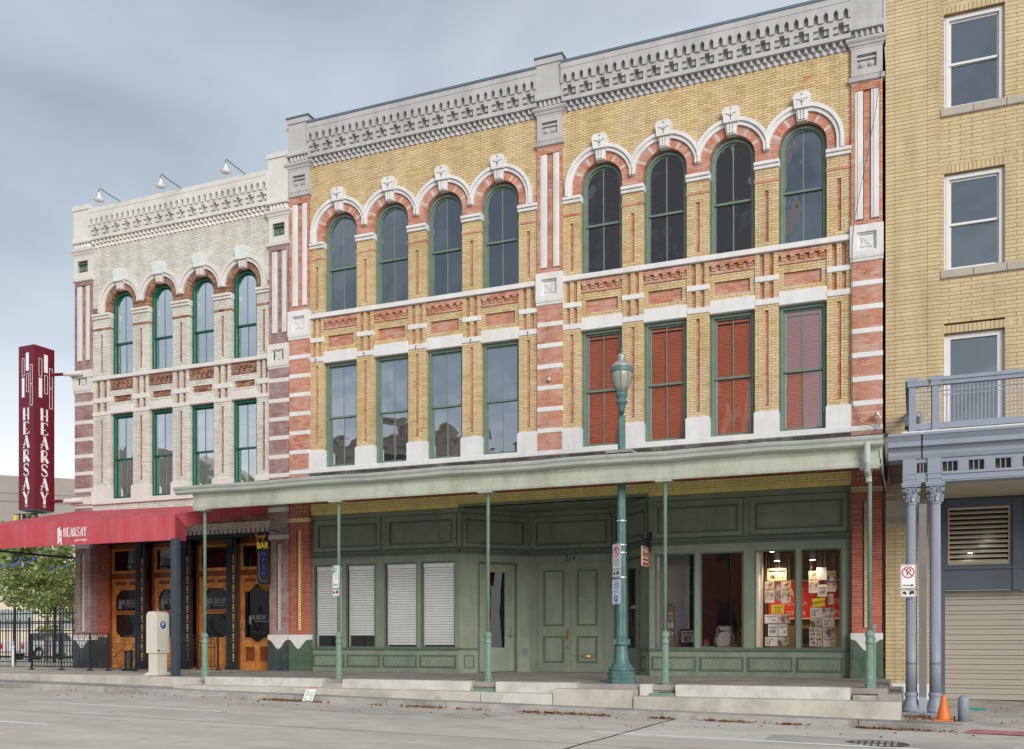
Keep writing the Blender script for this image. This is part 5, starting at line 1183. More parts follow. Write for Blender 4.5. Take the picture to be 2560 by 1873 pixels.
ll(q, [(.05, 0), (.05, .09), (.075, .09), (.085, .2), (.11, .33), (.16, .37), (.165, .40), (.12, .44), (.13, .50), (.15, .53), (.16, .60), (.15, .66), (.135, .675)], 20, oz=z, kz=KZ); q.obj('lantern_stem', 'lamp_teal', SL, local=True)
zb = z+.675*KZ; gp = [(.14, 0), (.20, .15), (.245, .30), (.27, .46), (.278, .57)]
q = MB(); q.smooth = True; ll(q, gp, 24, oz=zb, kz=KZ); gl = q.obj('lantern_glass', 'lamp_glass', SL, local=True)
for k in range(8):
    q = MB(); a = k*math.pi/4+.2; q.tube([(r*K*1.03*math.cos(a), r*K*1.03*math.sin(a), zb+zz*KZ) for r, zz in gp], .007, 6); q.obj('lantern_rib', 'lamp_teal', SL, local=True)
zc_ = zb+.57*KZ; q = MB(); ll(q, [(.285, -.03), (.30, -.02), (.30, .08), (.285, .09)], 24, oz=zc_, kz=KZ); q.obj('lantern_band', 'lamp_teal', SL, local=True)
q = MB(); q.smooth = True; ll(q, [(.29, .09), (.265, .15), (.20, .22), (.165, .24), (.17, .26), (.10, .29), (.095, .35), (.12, .40), (.10, .45), (.05, .49), (.02, .50)], 20, oz=zc_, kz=KZ); q.obj('lantern_roof', 'lamp_roof', SL, local=True)
q = MB(); q.smooth = True; ll(q, [(.015, .49), (.015, .53), (.035, .55), (.03, .58), (.01, .60)], 10, oz=zc_, kz=KZ); q.obj('finial', 'lamp_teal', SL, local=True)
for zz in (2.20, 2.68, 2.83, 3.30): q = MB(); q.lathe([(.103, zz-.06), (.103, zz-.04)], 0, 0, 20); q.obj('strap', 'steel_strap', SL, local=True)
q = MB(); q.box(-.26, .26, -.22, .22, 4.55, 4.60); q.obj('roof_collar', 'concrete_kerb', SL, local=True)

# ================================================================== TRAFFIC SIGNS
def rrect(w, h, r=.03):
    P = []
    for cx_, cz_, a in ((w/2-r, h-r, 0), (-w/2+r, h-r, 1), (-w/2+r, r, 2), (w/2-r, r, 3)): P += arc(cx_, cz_, r, a*math.pi/2, a*math.pi/2+math.pi/2, 4)
    return P
def plate(sg, w, h, z, border='sign_black'):
    q = MB(); q.prism([(x, zz+z) for x, zz in rrect(w, h)], 0, .006); pl = q.obj('sign_plate', 'sign_white', sg, local=True)
    q = MB(); q.ringpoly([(x, zz+z+.008) for x, zz in rrect(w-.016, h-.016, .024)], [(x, zz+z+.016) for x, zz in rrect(w-.032, h-.032, .018)], -.002, .0005, True); q.obj('border', border, pl, local=True)
    return pl
def nopark(sg, pl, zc, r):
    q = MB(); q.ringpoly(arc(0, zc, r, 0, 2*math.pi, 32)[:-1], arc(0, zc, r*.82, 0, 2*math.pi, 32)[:-1], -.004, -.0005, True); q.ribbon([(-r*.62, zc+r*.62), (r*.62, zc-r*.62)], r*.18, -.005, -.002); q.obj('prohibition_ring', 'sign_red', pl, local=True)
    text_mesh('P', r*1.75, 'letter', 'sign_black', pl, T(.005, -.0012, zc), .95, .001)
def tow(pl, z, w):
    q = MB(); q.prism([(-w*.40, z), (-w*.36, z+.05), (-w*.22, z+.065), (-w*.12, z+.03), (-w*.1, z)], -.003, -.0005); q.prism([(w*.05, z), (w*.07, z+.035), (w*.2, z+.07), (w*.38, z+.065), (w*.4, z)], -.003, -.0005); q.ribbon([(-.05*w, z+.03), (w*.12, z+.075)], .008, -.003, -.0005); q.obj('tow_pictogram', 'sign_black', pl, local=True)
    q = MB()
    for x in (-.3*w, .27*w): q.prism(arc(x, z, .018, 0, 6.28, 10)[:-1], -.005, -.0025)
    q.obj('tow_wheel', 'sign_white', pl, local=True)
def textlines(pl, z, w, rows, m='sign_grey_text', h=.02, gap=.036):
    q = MB()
    for k in range(rows):
        x = -w*.36+rnd.uniform(0, .04)
        while x < w*.34:
            l = rnd.uniform(.012, .03); q.box(x, min(w*.36, x+l), -.002, -.0005, z-k*gap-h, z-k*gap); x += l+.01
    q.obj('text_row', m, pl, local=True)
SA = R(-44)
s1 = thing('parking_sign', 'white no-parking sign with red ring, uppermost on the teal lamp post', 'sign', (LX-.085, LY-.085, 2.02), SA); p_ = plate(s1, .305, .50, .16); nopark(s1, p_, .50, .115); textlines(p_, .355, .3, 4); p2_ = plate(s1, .305, .155, 0); tow(p2_, .05, .28)
s2 = thing('parking_sign', 'white parking sign with blue disc, lower on the teal lamp post', 'sign', (LX-.088, LY-.088, 1.50), SA); p_ = plate(s2, .305, .49, 0, 'sign_blue'); textlines(p_, .44, .3, 4, 'sign_blue'); textlines(p_, .27, .3, 1, 'sign_blue')
q = MB(); q.prism(arc(0, .115, .075, 0, 6.28, 24)[:-1], -.003, -.0005); q.obj('blue_disc', 'sign_blue', p_, local=True); text_mesh('P', .13, 'letter', 'sign_white', p_, T(.003, -.004, .115), 1, .001); q = MB(); q.box(-.13, .13, -.002, -.0005, .225, .23); q.obj('rule', 'sign_blue', p_, local=True)
s3 = thing('parking_sign', 'white no-parking sign with black arrow on the blue grey column', 'sign', (15.05, -2.94, 1.50), R(-2)); p_ = plate(s3, .265, .43, .21); nopark(s3, p_, .50, .105)
q = MB(); q.ribbon([(-.09, .27), (.06, .27)], .014, -.003, -.0005); q.prism([(.05, .245), (.095, .27), (.05, .295)], -.003, -.0005); q.obj('arrow', 'sign_black', p_, local=True); p2_ = plate(s3, .265, .135, .06); tow(p2_, .105, .25)
s4 = thing('parking_sign', 'white and green parking sign strapped to the second canopy post', 'sign', (3.575, -3.455, 1.73), R(-18)); p_ = plate(s4, .235, .50, .19, 'sign_green')
q = MB(); q.box(-.105, -.045, -.003, -.0005, .53, .67); q.box(-.105, .105, -.003, -.0005, .518, .526); q.obj('green_panel', 'sign_green', p_, local=True); text_mesh('5', .11, 'letter', 'sign_white', p_, T(-.075, -.0045, .60), .7, .001); textlines(p_, .645, .14, 2, 'sign_green', .035, .055); textlines(p_, .48, .2, 1); textlines(p_, .425, .13, 1)
q = MB(); q.ribbon([(-.04, .27), (.07, .27)], .02, -.003, -.0005); q.prism([(-.075, .27), (-.035, .245), (-.035, .295)], -.003, -.0005); q.obj('arrow', 'sign_green', p_, local=True); p2_ = plate(s4, .235, .16, .02); tow(p2_, .075, .22)

# ================================================================== HERITAGE SHINGLE
HS = thing('hanging_sign', 'small red hanging shop sign on a black scroll bracket by the doorway', 'sign', (9.62, -.02, 2.45), R(0))
q = MB(); q.box(-.012, .012, -.62, -.12, 0, .42); q.obj('sign_board', 'banner_red', HS, local=True)
q = MB(); q.box(-.016, .016, -.625, -.61, -.005, .425); q.box(-.016, .016, -.13, -.115, -.005, .425); q.box(-.016, .016, -.62, -.12, -.008, .006); q.box(-.016, .016, -.62, -.12, .414, .428)
q.box(-.014, .014, -.60, -.14, .235, .25); q.obj('sign_rim', 'banner_cream', HS, local=True)
Mh = T(.014, -.37, .33, R(90)); 
text_mesh('HERITAGE', .135, 'lettering', 'sign_white', HS, Mh, .62, .002)
q = MB()
for zz in (.165, .075):
    for k in range(9): q.box(.012, .0155, -.58+k*.05, -.545+k*.05, zz, zz+.035)
q.obj('small_text', 'sign_white', HS, local=True)
q = MB(); q.tube([(0, .05, .6), (0, -.70, .6)], .016, 8); q.tube([(0, .0, .46), (0, -.1, .5), (0, -.22, .57), (0, -.3, .6)], .012, 6); q.box(-.03, .03, -.0, .1, .36, .78); q.tube([(0, -.2, .6), (0, -.2, .42)], .006, 6); q.tube([(0, -.55, .6), (0, -.55, .42)], .006, 6); q.tube([(0, -.62, .6), (0, -.66, .66), (0, -.72, .64), (0, -.7, .58)], .01, 6); q.obj('scroll_bracket', 'black_iron', HS, local=True)

# ================================================================== TAN BRICK BUILDING
TB = thing('garage_building', 'tall tan roman-brick building with white sash windows and roller garage door', 'building', (16.5, 0, -.4))
WT = Wall(TB); tp = .0796; XR_ = 24.
wins = [(15.70, 16.80), (17.14, 18.24), (19.4, 20.5), (20.84, 21.94)]
lv = [(11.52, 13.41), (8.25, 10.20), (4.44, 6.98), (14.8, 16.6)]
def hol(z):
    return [w_ for w_ in wins for a, b in lv if a-.02 < z < b+.165] if any(a-.02 < z < b+.165 for a, b in lv) else []
def holes(z): return sorted(set(hol(z)))
for a, b in ((14.60, 14.773), (14.777, 15.388), (15.392, 15.62)):
    WT.lay('tan_brick', 'mortar_tan', a, b, 3.66, 17.6, -.08, .2, pitch=tp, L=.62, j=.011, bond=0)
    WT.lay('tan_brick', 'mortar_tan', a, b, -.08, 3.1, -.08, .2, pitch=tp, L=.305, j=.011, bond=.5) if a < 15 else WT.lay('tan_brick', 'mortar_tan', a, b, -.08, 3.1, -.08, .2, pitch=tp, L=.62, j=.011, bond=0)
WT.lay('tan_brick', 'mortar_tan', 15.62, XR_, 4.0, 17.6, 0, .15, pitch=tp, L=.405, j=.010, excl=holes)
for a, b in wins:
    for z0, z1 in lv:
        x = a-.10
        while x < b+.08:
            WT.brick('tan_brick', x, x+.068, -.006, .16, z1+.004, z1+.16); x += .0785
        q = MB(); q.box(a-.11, b+.09, .004, .2, z1, z1+.162); q.obj('mortar', 'mortar_tan', TB)
for z in (11.345, 8.085, 14.64):
    x = 15.625
    while x < 23.5:
        q = MB(); q.cbox(x+.003, x+.597, -.05, .2, z, z+.165); q.obj('window_sill', 'sill_grey', TB); x += .6
for k, (a, b) in enumerate(wins):
    for j, (z0, z1) in enumerate(lv):
        if j == 2: 
            q = MB(); q.ringpoly([(b, z0), (b, z1), (a, z1), (a, z0)], [(b-.13, z0), (b-.13, z1-.10), (a+.12, z1-.10), (a+.12, z0)], .10, .2); fr = q.obj('window', 'white_upvc', TB)
            q = MB(); q.box(a+.12, b-.13, .15, .156, z0, z1-.1); q.obj('pane', 'glass_upper', fr)
        else:
            window(TB, a, b, z0, z1, .09, 'white_upvc', 'glass_upper', (z0+z1)/2-.02, cw=.085, sw=.05, bars=False, dep=.12)
            q = MB(); q.box(a+.12, b-.12, .26, .27, z0+.06, z1-.12); q.obj('roller_shade', 'screen_blue', TB)
q = MB(); q.box(14.61, XR_, .4, 12, 4.1, 17.4); q.obj('core', 'room_dark', TB)
q = MB(); q.box(14.605, 14.9, .12, .4, -.4, 17.4); q.box(14.605, 15.6, .12, .39, 3.0, 17.4); q.obj('corner_wall', 'mortar_tan', TB)
# ground storey
q = MB(); q.box(14.60, 15.63, -.10, .2, -.6, -.08); q.obj('plinth', 'white_stone', TB)
q = MB(); q.box(14.60, 15.63, -.09, .2, 3.10, 3.66); q.box(14.60, 15.63, -.11, .1, 3.60, 3.67); bnd = q.obj('stone_frieze', 'beige_paint', TB)
for xc in (14.72, 14.97, 15.22, 15.47):
    q = MB(); q.ringpoly([(xc-.09, 3.15), (xc+.09, 3.15), (xc+.09, 3.33), (xc-.09, 3.33)], [(xc-.08, 3.16), (xc+.08, 3.16), (xc+.08, 3.32), (xc-.08, 3.32)], -.098, -.089, True); rosette(q, xc, 3.24, .06, -.089); q.obj('carved_square', 'sill_grey', bnd)
q = MB(); q.box(15.63, 15.72, .02, .4, -.6, 3.62); q.box(16.94, 17.10, .02, .4, 1.8, 3.62); q.box(15.72, 20, .05, .4, 1.82, 2.27); q.box(15.72, 20, .05, .4, 3.50, 3.64); q.box(15.72, 20, .0, .05, 2.22, 2.27); q.box(19.9, 20.1, .02, .4, -.6, 3.62); gf = q.obj('garage_frame', 'blue_grey_dark', TB)
for a, b in ((15.78, 16.89), (17.16, 18.3)):
    q = MB(); q.ringpoly([(a-.06, 2.27), (b+.05, 2.27), (b+.05, 3.50), (a-.06, 3.50)], [(a-.005, 2.325), (b+.005, 2.325), (b+.005, 3.47), (a-.005, 3.47)], .06, .3, True); q.obj('louvre_surround', 'blue_grey_dark', gf)
    q = MB(); q.ringpoly([(a-.005, 2.325), (b+.005, 2.325), (b+.005, 3.47), (a-.005, 3.47)], [(a+.02, 2.35), (b-.02, 2.35), (b-.02, 3.43), (a+.02, 3.43)], .08, .16, True); q.obj('louvre_frame', 'louvre_beige', gf)
    n = 11
    for k in range(n):
        z = 2.36+k*.0975; q = MB(); q.add([(a+.02, .09, z-.0), (b-.02, .09, z-.0), (b-.02, .09, z+.02), (a+.02, .09, z+.02), (a+.02, .15, z+.045), (b-.02, .15, z+.045), (b-.02, .15, z+.06), (a+.02, .15, z+.06)], [(0, 1, 2, 3), (3, 2, 6, 7), (4, 7, 6, 5), (0, 4, 5, 1)]); q.obj('louvre_slat', 'louvre_beige', gf)
    q = MB(); q.box(a, b, .3, .32, 2.3, 3.5); q.obj('louvre_back', 'room_dark', gf)
for x, z in ((16.12, 2.50), (16.19, 2.58), (16.42, 2.79), (16.52, 2.89)):
    q = MB(); q.box(x-.045, x+.045, .20, .22, z-.02, z+.02); q.obj('ceiling_lamp', 'tube_light', gf)
z = -.40; k = 0; gd = None
while z < 1.80:
    h = (.115, .115, .07)[k % 3]; q = MB(); q.xprism([(.36, z+.004), (.36, z+h-.014), (.372, z+h-.004), (.40, z+h), (.40, z)], 15.72, 19.9)
    o = q.obj('door_slat', 'garage_taupe', TB if gd is None else gd)
    if gd is None: o.name = 'garage_door'; ORG[o.name] = ORG[TB.name]; gd = o
    z += h; k += 1
WT.finish(300)
q = MB(); q.add([(15.66, -2.7, 3.66), (20.5, -2.7, 3.66), (20.5, .0, 3.66), (15.66, .0, 3.66), (15.66, -2.7, 3.7), (20.5, -2.7, 3.7), (20.5, 0, 3.7), (15.66, 0, 3.7)], [(0, 3, 2, 1), (4, 5, 6, 7), (0, 1, 5, 4)])

# ================================================================== BLUE-GREY PORTICO AND BALCONY
PT = thing('portico', 'blue grey portico with paired columns and a railed balcony before the tan building', 'portico', (17.8, -2.8, -.55))
q.obj('portico_ceiling', 'beige_paint', PT)
def column(x, y, zb):
    q = MB(); q.box(x-.18, x+.18, y-.18, y+.18, zb, zb+.10); c = q.obj('column', 'blue_grey', PT)
    q = MB(); q.smooth = True; z = zb+.10
    q.lathe([(.165, z), (.17, z+.03), (.16, z+.06), (.14, z+.075), (.145, z+.10), (.115, z+.16), (.10, z+.25), (.105, z+.28), (.115, z+.30), (.115, z+.33), (.10, z+.35)], x, y, 20); q.obj('column_base', 'blue_grey', c)
    q = MB(); q.smooth = True; q.lathe([(.097, z+.35), (.094, .93)], x, y, 22); q.obj('lower_shaft', 'blue_grey', c)
    q = MB(); q.lathe([(.098, .37), (.098, .41)], x, y, 22); q.obj('shaft_band', 'pipe_grey', c)
    q = MB(); q.lathe([(.094, .93), (.086, 3.20)], x, y, 36, 0, .07); q.obj('fluted_shaft', 'blue_grey', c)
    q = MB(); q.smooth = True; q.lathe([(.086, 3.19), (.105, 3.20), (.105, 3.23), (.092, 3.24), (.10, 3.34), (.125, 3.42), (.13, 3.49)], x, y, 18); q.obj('capital_bell', 'blue_grey', c)
    q = MB()
    for k in range(8):
        a = k*math.pi/4+.3; M_ = T(x, y, 0, a); q.M = M_; q.prism([(-.03, 3.24), (.03, 3.24), (.035, 3.33), (.0, 3.37), (-.035, 3.33)], -.128, -.095); q.box(-.018, .018, -.145, -.12, 3.32, 3.355)
    for k in range(4):
        q.M = T(x, y, 0, k*math.pi/2)
        for s in (-1, 1):
            q.ringpoly(arc(s*.065, 3.445, .045, 0, 6.28, 12)[:-1], arc(s*.065, 3.445, .028, 0, 6.28, 12)[:-1], -.15, -.10, True); q.prism(arc(s*.065, 3.445, .014, 0, 6.28, 8)[:-1], -.145, -.1)
    q.obj('capital_scroll', 'blue_grey', c)
    q = MB(); q.box(x-.15, x+.15, y-.15, y+.15, 3.50, 3.53); q.box(x-.16, x+.16, y-.16, y+.16, 3.53, 3.575); q.obj('abacus', 'blue_grey', c)
for x in (15.10, 15.49, 19.6, 20.0): column(x, -2.8, -.57)
EX0, EX1, yf = 14.96, 20.6, -2.95
q = MB()
for a, b in ((14.96, 15.175), (15.365, 15.58)): q.box(a, b, yf, -2.6, 3.575, 3.99)
q.box(15.58, EX1, yf+.03, -2.6, 3.575, 3.735); q.box(15.58, EX1, yf+.03, -2.6, 3.93, 3.99); q.box(15.175, 15.365, yf+.03, -2.6, 3.58, 3.735); q.box(15.175, 15.365, yf+.03, -2.6, 3.93, 3.99)
x = 15.585
while x < EX1: q.box(x+.28, x+.415, yf+.03, -2.6, 3.735, 3.93); x += .415
q.box(14.95, 15.185, yf-.012, -2.6, 3.72, 3.745); q.box(15.355, 15.59, yf-.012, -2.6, 3.72, 3.745); q.box(15.59, EX1, yf+.005, -2.6, 3.70, 3.745); q.box(15.59, EX1, yf+.015, -2.6, 3.60, 3.64); q.box(14.95, 15.185, yf-.012, -2.6, 3.63, 3.645); q.box(15.355, 15.59, yf-.012, -2.6, 3.63, 3.645)
q.obj('entablature', 'blue_grey', PT)
q = MB(); x = 15.585
cells = [(15.19, 15.35)]
while x < 18.6: cells.append((x+.02, x+.26)); x += .415
for a, b in cells:
    for k in (1, 2): xx = a+(b-a)*k/3; q.box(xx-.008, xx+.008, yf+.06, yf+.08, 3.735, 3.93)
    q.ringpoly([(a-.02, 3.735), (b+.02, 3.735), (b+.02, 3.93), (a-.02, 3.93)], [(a, 3.745), (b, 3.745), (b, 3.92), (a, 3.92)], yf+.035, yf+.06, True)
q.obj('vent_bar', 'blue_grey', PT)
q = MB(); q.box(15.6, EX1, -2.62, -2.6, 3.735, 3.93); q.obj('vent_screen', 'beige_paint', PT)
q = MB(); prof = [(yf, 3.99), (yf-.03, 4.06), (yf-.03, 4.12), (yf-.07, 4.17), (yf-.16, 4.19), (yf-.16, 4.275), (yf-.18, 4.30), (yf-.22, 4.355), (yf-.24, 4.365), (yf-.24, 4.41), (-2.5, 4.43), (-2.5, 3.99)]
q.xprism(prof, 14.72, 15.26); q.xprism(prof, 15.285, EX1); q.obj('cornice', 'blue_grey', PT)
q = MB(); q.box(14.72, EX1, -2.52, -.0, 4.0, 4.42); q.box(15.26, 15.285, yf+.02, -2.5, 3.99, 4.4); q.obj('balcony_deck', 'soffit_brown', PT)
q = MB()
for k in range(4): q.box(14.70-.02*k, 14.73, -2.4+.55*k, -1.95+.55*k, 3.66+.1*k, 4.3)
q.obj('cornice_return', 'soffit_brown', PT)
q = MB(); q.box(14.95, EX1, yf-.05, -2.6, 4.42, 4.47); q.obj('deck_edge', 'white_stone', PT)
q = MB(); q.box(15.225, 15.35, -2.90, -2.78, -.20, 3.20); dp = q.obj('drain_pipe', 'pipe_grey', PT)
q = MB(); q.box(15.22, 15.355, -2.905, -2.775, -.52, -.20); q.obj('drain_foot', 'pipe_pale', PT)
# balcony railing
RY = -2.8
for x in (15.12, 15.50, 18.4, 20.2):
    q = MB(); q.box(x-.06, x+.06, RY-.06, RY+.06, 4.47, 5.28); ps = q.obj('rail_post', 'blue_grey', PT)
    q = MB(); q.box(x-.085, x+.085, RY-.085, RY+.085, 5.28, 5.36); q.box(x-.095, x+.095, RY-.095, RY+.095, 5.36, 5.44); q.obj('post_cap', 'blue_grey', ps)
q = MB(); q.box(15.0, 15.08, -2.75, -.1, 5.30, 5.42); q.box(15.205, 15.405, RY-.05, RY+.05, 5.29, 5.40); q.box(15.60, 20.1, RY-.05, RY+.05, 5.29, 5.36); q.box(15.60, 20.1, RY-.075, RY+.075, 5.36, 5.42); q.obj('top_rail', 'blue_grey', PT)
q = MB(); q.box(15.18, 15.44, RY-.035, RY+.035, 4.52, 4.63); q.box(15.56, 20.1, RY-.035, RY+.035, 4.52, 4.63); q.box(15.03, 15.07, -2.75, -.1, 4.52, 4.62); q.obj('bottom_rail', 'blue_grey', PT)
q = MB()
for a, b in ((15.18, 15.44), (15.56, 20.1)):
    for z in (5.11, 5.19): q.box(a, b, RY-.006, RY+.006, z-.008, z+.008)
q.obj('cross_bar', 'blue_grey', PT)
t = MB(); t.box(-.009, .009, -.009, .009, 4.63, 5.29); me = None
x = 15.245
while x < 19.5:
    if not 15.43 < x < 15.57:
        if me is None: o = MB(); o.box(x-.009, x+.009, RY-.009, RY+.009, 4.63, 5.29); b0 = o.obj('baluster', 'blue_grey', PT); bx0 = x
        else: pass
        if me is None: me = b0.data
        else: o = b0.copy(); C.objects.link(o); o.location = (x-bx0, 0, 0)
    x += .0615
y = -2.65
while y < -.2:
    o = MB(); o.box(15.04, 15.058, y-.009, y+.009, 4.62, 5.30); o.obj('baluster', 'blue_grey', PT); y += .12
q = MB(); q.box(14.99, 15.06, -2.86, -2.5, 4.60, 4.78); q.obj('rail_bracket', 'blue_grey_dark', PT)
# things on the balcony
def legs(name, lab, cat, x, y, m, parts):
    pass
ch = thing('folded_chair', 'white folded chair leaning behind the balcony railing', 'chair', (15.24, -2.45, 4.47))
q = MB(); q.tube([(-.09, 0, 0), (-.05, .1, .45)], .014, 6); q.tube([(.02, 0, 0), (.03, .1, .45)], .014, 6); q.tube([(-.05, .1, .45), (-.01, .11, .49), (.03, .1, .45)], .014, 6); q.obj('frame', 'sign_white', ch, local=True)
q = MB(); q.box(-.06, .02, .04, .06, .1, .38); q.obj('seat', 'far_glass', ch, local=True)
tb = thing('planter_tub', 'low grey tub on the balcony behind the railing', 'tub', (15.95, -2.2, 4.43)); q = MB(); q.lathe([(.16, 0), (.19, .22), (.2, .25), (.17, .25)], 0, 0, 18); q.obj('tub', 'galvanised', tb, local=True); q = MB(); q.lathe([(.165, .23), (.165, .245)], 0, 0, 14); q.obj('soil', 'car_dark', tb, local=True)

# ================================================================== SMALL STREET THINGS ON THE RIGHT
CO = thing('traffic_cone', 'weathered orange traffic cone beside the blue grey columns', 'cone', (15.60, -3.86, -.532))
q = MB(); q.box(-.15, .15, -.15, .15, 0, .025); q.obj('cone_base', 'cone_orange', CO, local=True)
q = MB(); q.smooth = True; q.lathe([(.115, .025), (.11, .04), (.03, .42), (.028, .43), (.018, .43)], 0, 0, 20); q.obj('cone_body', 'cone_orange', CO, local=True)
q = MB(); q.box(.155, .175, -.1, .1, 0, .08); q.obj('cone_base_scrap', 'rubber_black', CO, local=True)
q = MB(); q.smooth = True; q.lathe([(.085, 0), (.085, .37), (.075, .40), (.05, .42), (.02, .43)], 0, 0, 22); BO = tag(q.obj('bollard', 'blue_grey', None, (15.90, -3.84, -.54), local=True), 'short blue grey steel bollard beside the orange cone', 'bollard')
q = MB(); q.add([(0, 0, 0), (.16, .06, .01), (.15, .14, .03), (0, .06, .02)], [(0, 1, 2, 3)]); q.add([(0, 0, -.004), (.16, .06, .004), (.15, .14, .024), (0, .06, .014)], [(3, 2, 1, 0)])
LB = thing('card_litter', 'flat strip of red white and green card lying on the driveway', 'litter', (15.62, -1.9, -.485))
for k, (m_, a, b) in enumerate((('sign_red', 0, .12), ('sign_white', .30, .38), ('sign_green', .38, .72))):
    q = MB(); q.add([(a, 0, .0), (b, .0, .0), (b, .06, .05), (a, .06, .05), (a, .01, -.005), (b, .01, -.005), (b, .07, .045), (a, .07, .045)], [(0, 1, 2, 3), (7, 6, 5, 4), (0, 4, 5, 1)]); q.obj('card_strip', m_, LB, local=True)
MH = thing('manhole_cover', 'round iron manhole cover set in the road', 'manhole cover', (14.66, -7.3, roadz(14.66, -7.3)+.002))
q = MB(); q.lathe([(.44, -.01), (.44, .006), (.405, .006)], 0, 0, 40); q.obj('frame_ring', 'iron_cover', MH, local=True)
q = MB(); q.lathe([(.40, -.01), (.40, .007)], 0, 0, 40); cv = q.obj('cover', 'iron_cover', MH, local=True)
q = MB()
for k in range(9):
    for j in range(-6, 7):
        xx, yy = -.34+k*.085, j*.05
        if xx*xx+yy*yy < .33**2 and abs(yy) > .07: q.box(xx-.025, xx+.025, yy-.012, yy+.012, .007, .012)
q.obj('tread_lug', 'concrete_kerb', cv, local=True)
q = MB(); q.tube([(14.47, -.16, 5.17), (14.50, -.2, 5.35), (14.45, -.19, 5.45)], .02, 6); q.lathe([(.05, 5.40), (.06, 5.46), (.02, 5.48)], 14.44, -.2, 8); tag(q.obj('floodlight', 'galvanised', None, (14.45, -.16, 5.15)), 'small galvanised floodlight clamped at the foot of the right pilaster', 'floodlight')
wire = MB(); wire.tube([(14.52, -.14, 12.5), (14.40, -.16, 11.6), (14.17, -.17, 10.4), (13.99, -.15, 9.45), (13.955, -.14, 9.0), (13.95, -.1, 6.5), (13.96, -.09, 5.7), (14.1, -.12, 5.3), (14.4, -.17, 5.18)], .006, 5); tag(wire.obj('cable', 'black_iron', None, (14.2, -.1, 5.1)), 'thin black cable drooping across the right pilaster', 'cable')

# small fittings on the yellow front
for x in (.80, 2.24, 3.72, 5.21, 6.70):
    q = MB(); q.tube([(x, -.02, 8.09), (x, -.07, 8.09), (x+.01, -.085, 8.06), (x, -.07, 8.02)], .009, 5); q.obj('iron_hook', 'black_iron', YB)
q = MB(); q.smooth = True; q.M = Matrix.Translation((7.25, -.075, 6.89)) @ Matrix.Rotation(R(90), 4, 'X'); q.lathe([(.05, 0), (.055, .03), (.04, .06), (.015, .075)], 0, 0, 14); q.obj('wall_button', 'galvanised', YB)

# ================================================================== LEFT SIDE: PAY STATION, RAILINGS, FENCE
PS = thing('pay_station', 'cream parking pay station on a square pedestal before the bar doors', 'pay station', (-1.72, -3.0, -.045))
q = MB(); q.frust([(-.25, -.27), (.25, -.27), (.25, .27), (-.25, .27)], 0, [(-.16, -.19), (.16, -.19), (.16, .19), (-.16, .19)], .08); q.box(-.13, .13, -.165, .165, .08, .57); q.obj('pedestal', 'parking_cream', PS, local=True)
P = [(-.165, .54), (.165, .54), (.165, 1.42)]+arc(.045, 1.42, .12, 0, math.pi/2, 6)+arc(-.045, 1.42, .12, math.pi/2, math.pi, 6)
q = MB(); q.prism(P, -.205, .205); cab = q.obj('cabinet', 'parking_cream', PS, local=True)
q = MB(); q.M = T(.166, -.01, 1.22, R(90)); q.prism(arc(0, 0, .112, 0, 6.28, 24)[:-1], -.002, .0); q.obj('disc_rim', 'sign_white', cab, local=True)
q = MB(); q.M = T(.166, -.01, 1.22, R(90)); q.prism(arc(0, 0, .099, 0, 6.28, 24)[:-1], -.004, .0); q.obj('disc', 'parking_blue', cab, local=True)
text_mesh('P', .18, 'letter', 'sign_white', cab, T(.1715, -.01, 1.22, R(90)), 1, .001)
q = MB(); q.box(.165, .168, -.19, -.11, .585, .615); q.obj('maker_plate', 'car_dark', cab, local=True)
text_mesh('TRAZ3R', .0, 'x', 'sign_grey_text', cab, T(.208, .02, .595, R(90)), 1, .0005) if 0 else None
q = MB(); q.box(.165, .167, -.09, .10, .585, .598); q.obj('maker_text', 'sign_grey_text', cab, local=True)
q = MB(); q.tube([(0, 0, 1.53), (0, 0, 1.60)], .008, 6); q.box(-.016, .016, -.01, .01, 1.57, 1.60); q.obj('aerial', 'galvanised', PS, local=True)

def iron_railing(name, lab, pts, h, posts, sp=.105, scroll=True, group='wrought-iron railings before the bar'):
    x0, y0 = pts[0]; x1, y1 = pts[1]; L = math.hypot(x1-x0, y1-y0); t = thing(name, lab, 'railing', (x0, y0, .0), math.atan2(y1-y0, x1-x0), group)
    for i, u in enumerate(posts):
        q = MB(); q.box(u-.018, u+.018, -.018, .018, .02, h); q.lathe([(.10, .0), (.09, .02), (.04, .035), (.03, .06)], u, 0, 10); q.obj('post', 'black_iron', t, local=True)
    for z in (h, h*.80, .10, h*.66):
        q = MB(); q.box(0, L, -.012, .012, z-.010, z+.010); q.obj('rail', 'black_iron', t, local=True)
    u = sp/2; b0 = None
    while u < L:
        if b0 is None:
            q = MB(); q.box(-.007, .007, -.007, .007, .10, h*.80); q.lathe([(.004, .36), (.018, .385), (.004, .41)], 0, 0, 6); b0 = q.obj('baluster', 'black_iron', t, local=True); b0.location = (u, 0, 0)
        else: o = b0.copy(); C.objects.link(o); o.location = (u, 0, 0)
        u += sp
    q = MB(); u = 0; k = 0
    while u < L-.2 and scroll:
        q.tube([(u+.02*j, 0, h*.90+.045*math.sin(j*.9)*(1 if k % 2 else -1)) for j in range(11)], .007, 5); q.tube([(u+.21, 0, h*.82), (u+.21, 0, h)], .007, 5); u += .215; k += 1
    if scroll: q.obj('scroll_band', 'black_iron', t, local=True)
    return t
iron_railing('iron_railing', 'black wrought-iron railing panel before the left corner pilaster', [(-7.42, -1.6), (-4.66, -1.6)], .99, (0, 1.1, 2.12, 2.76))
iron_railing('iron_railing', 'black wrought-iron railing panel between pay station and last wooden door', [(-3.55, -.45), (-2.0, -.45)], .92, (0, 1.55), .115)
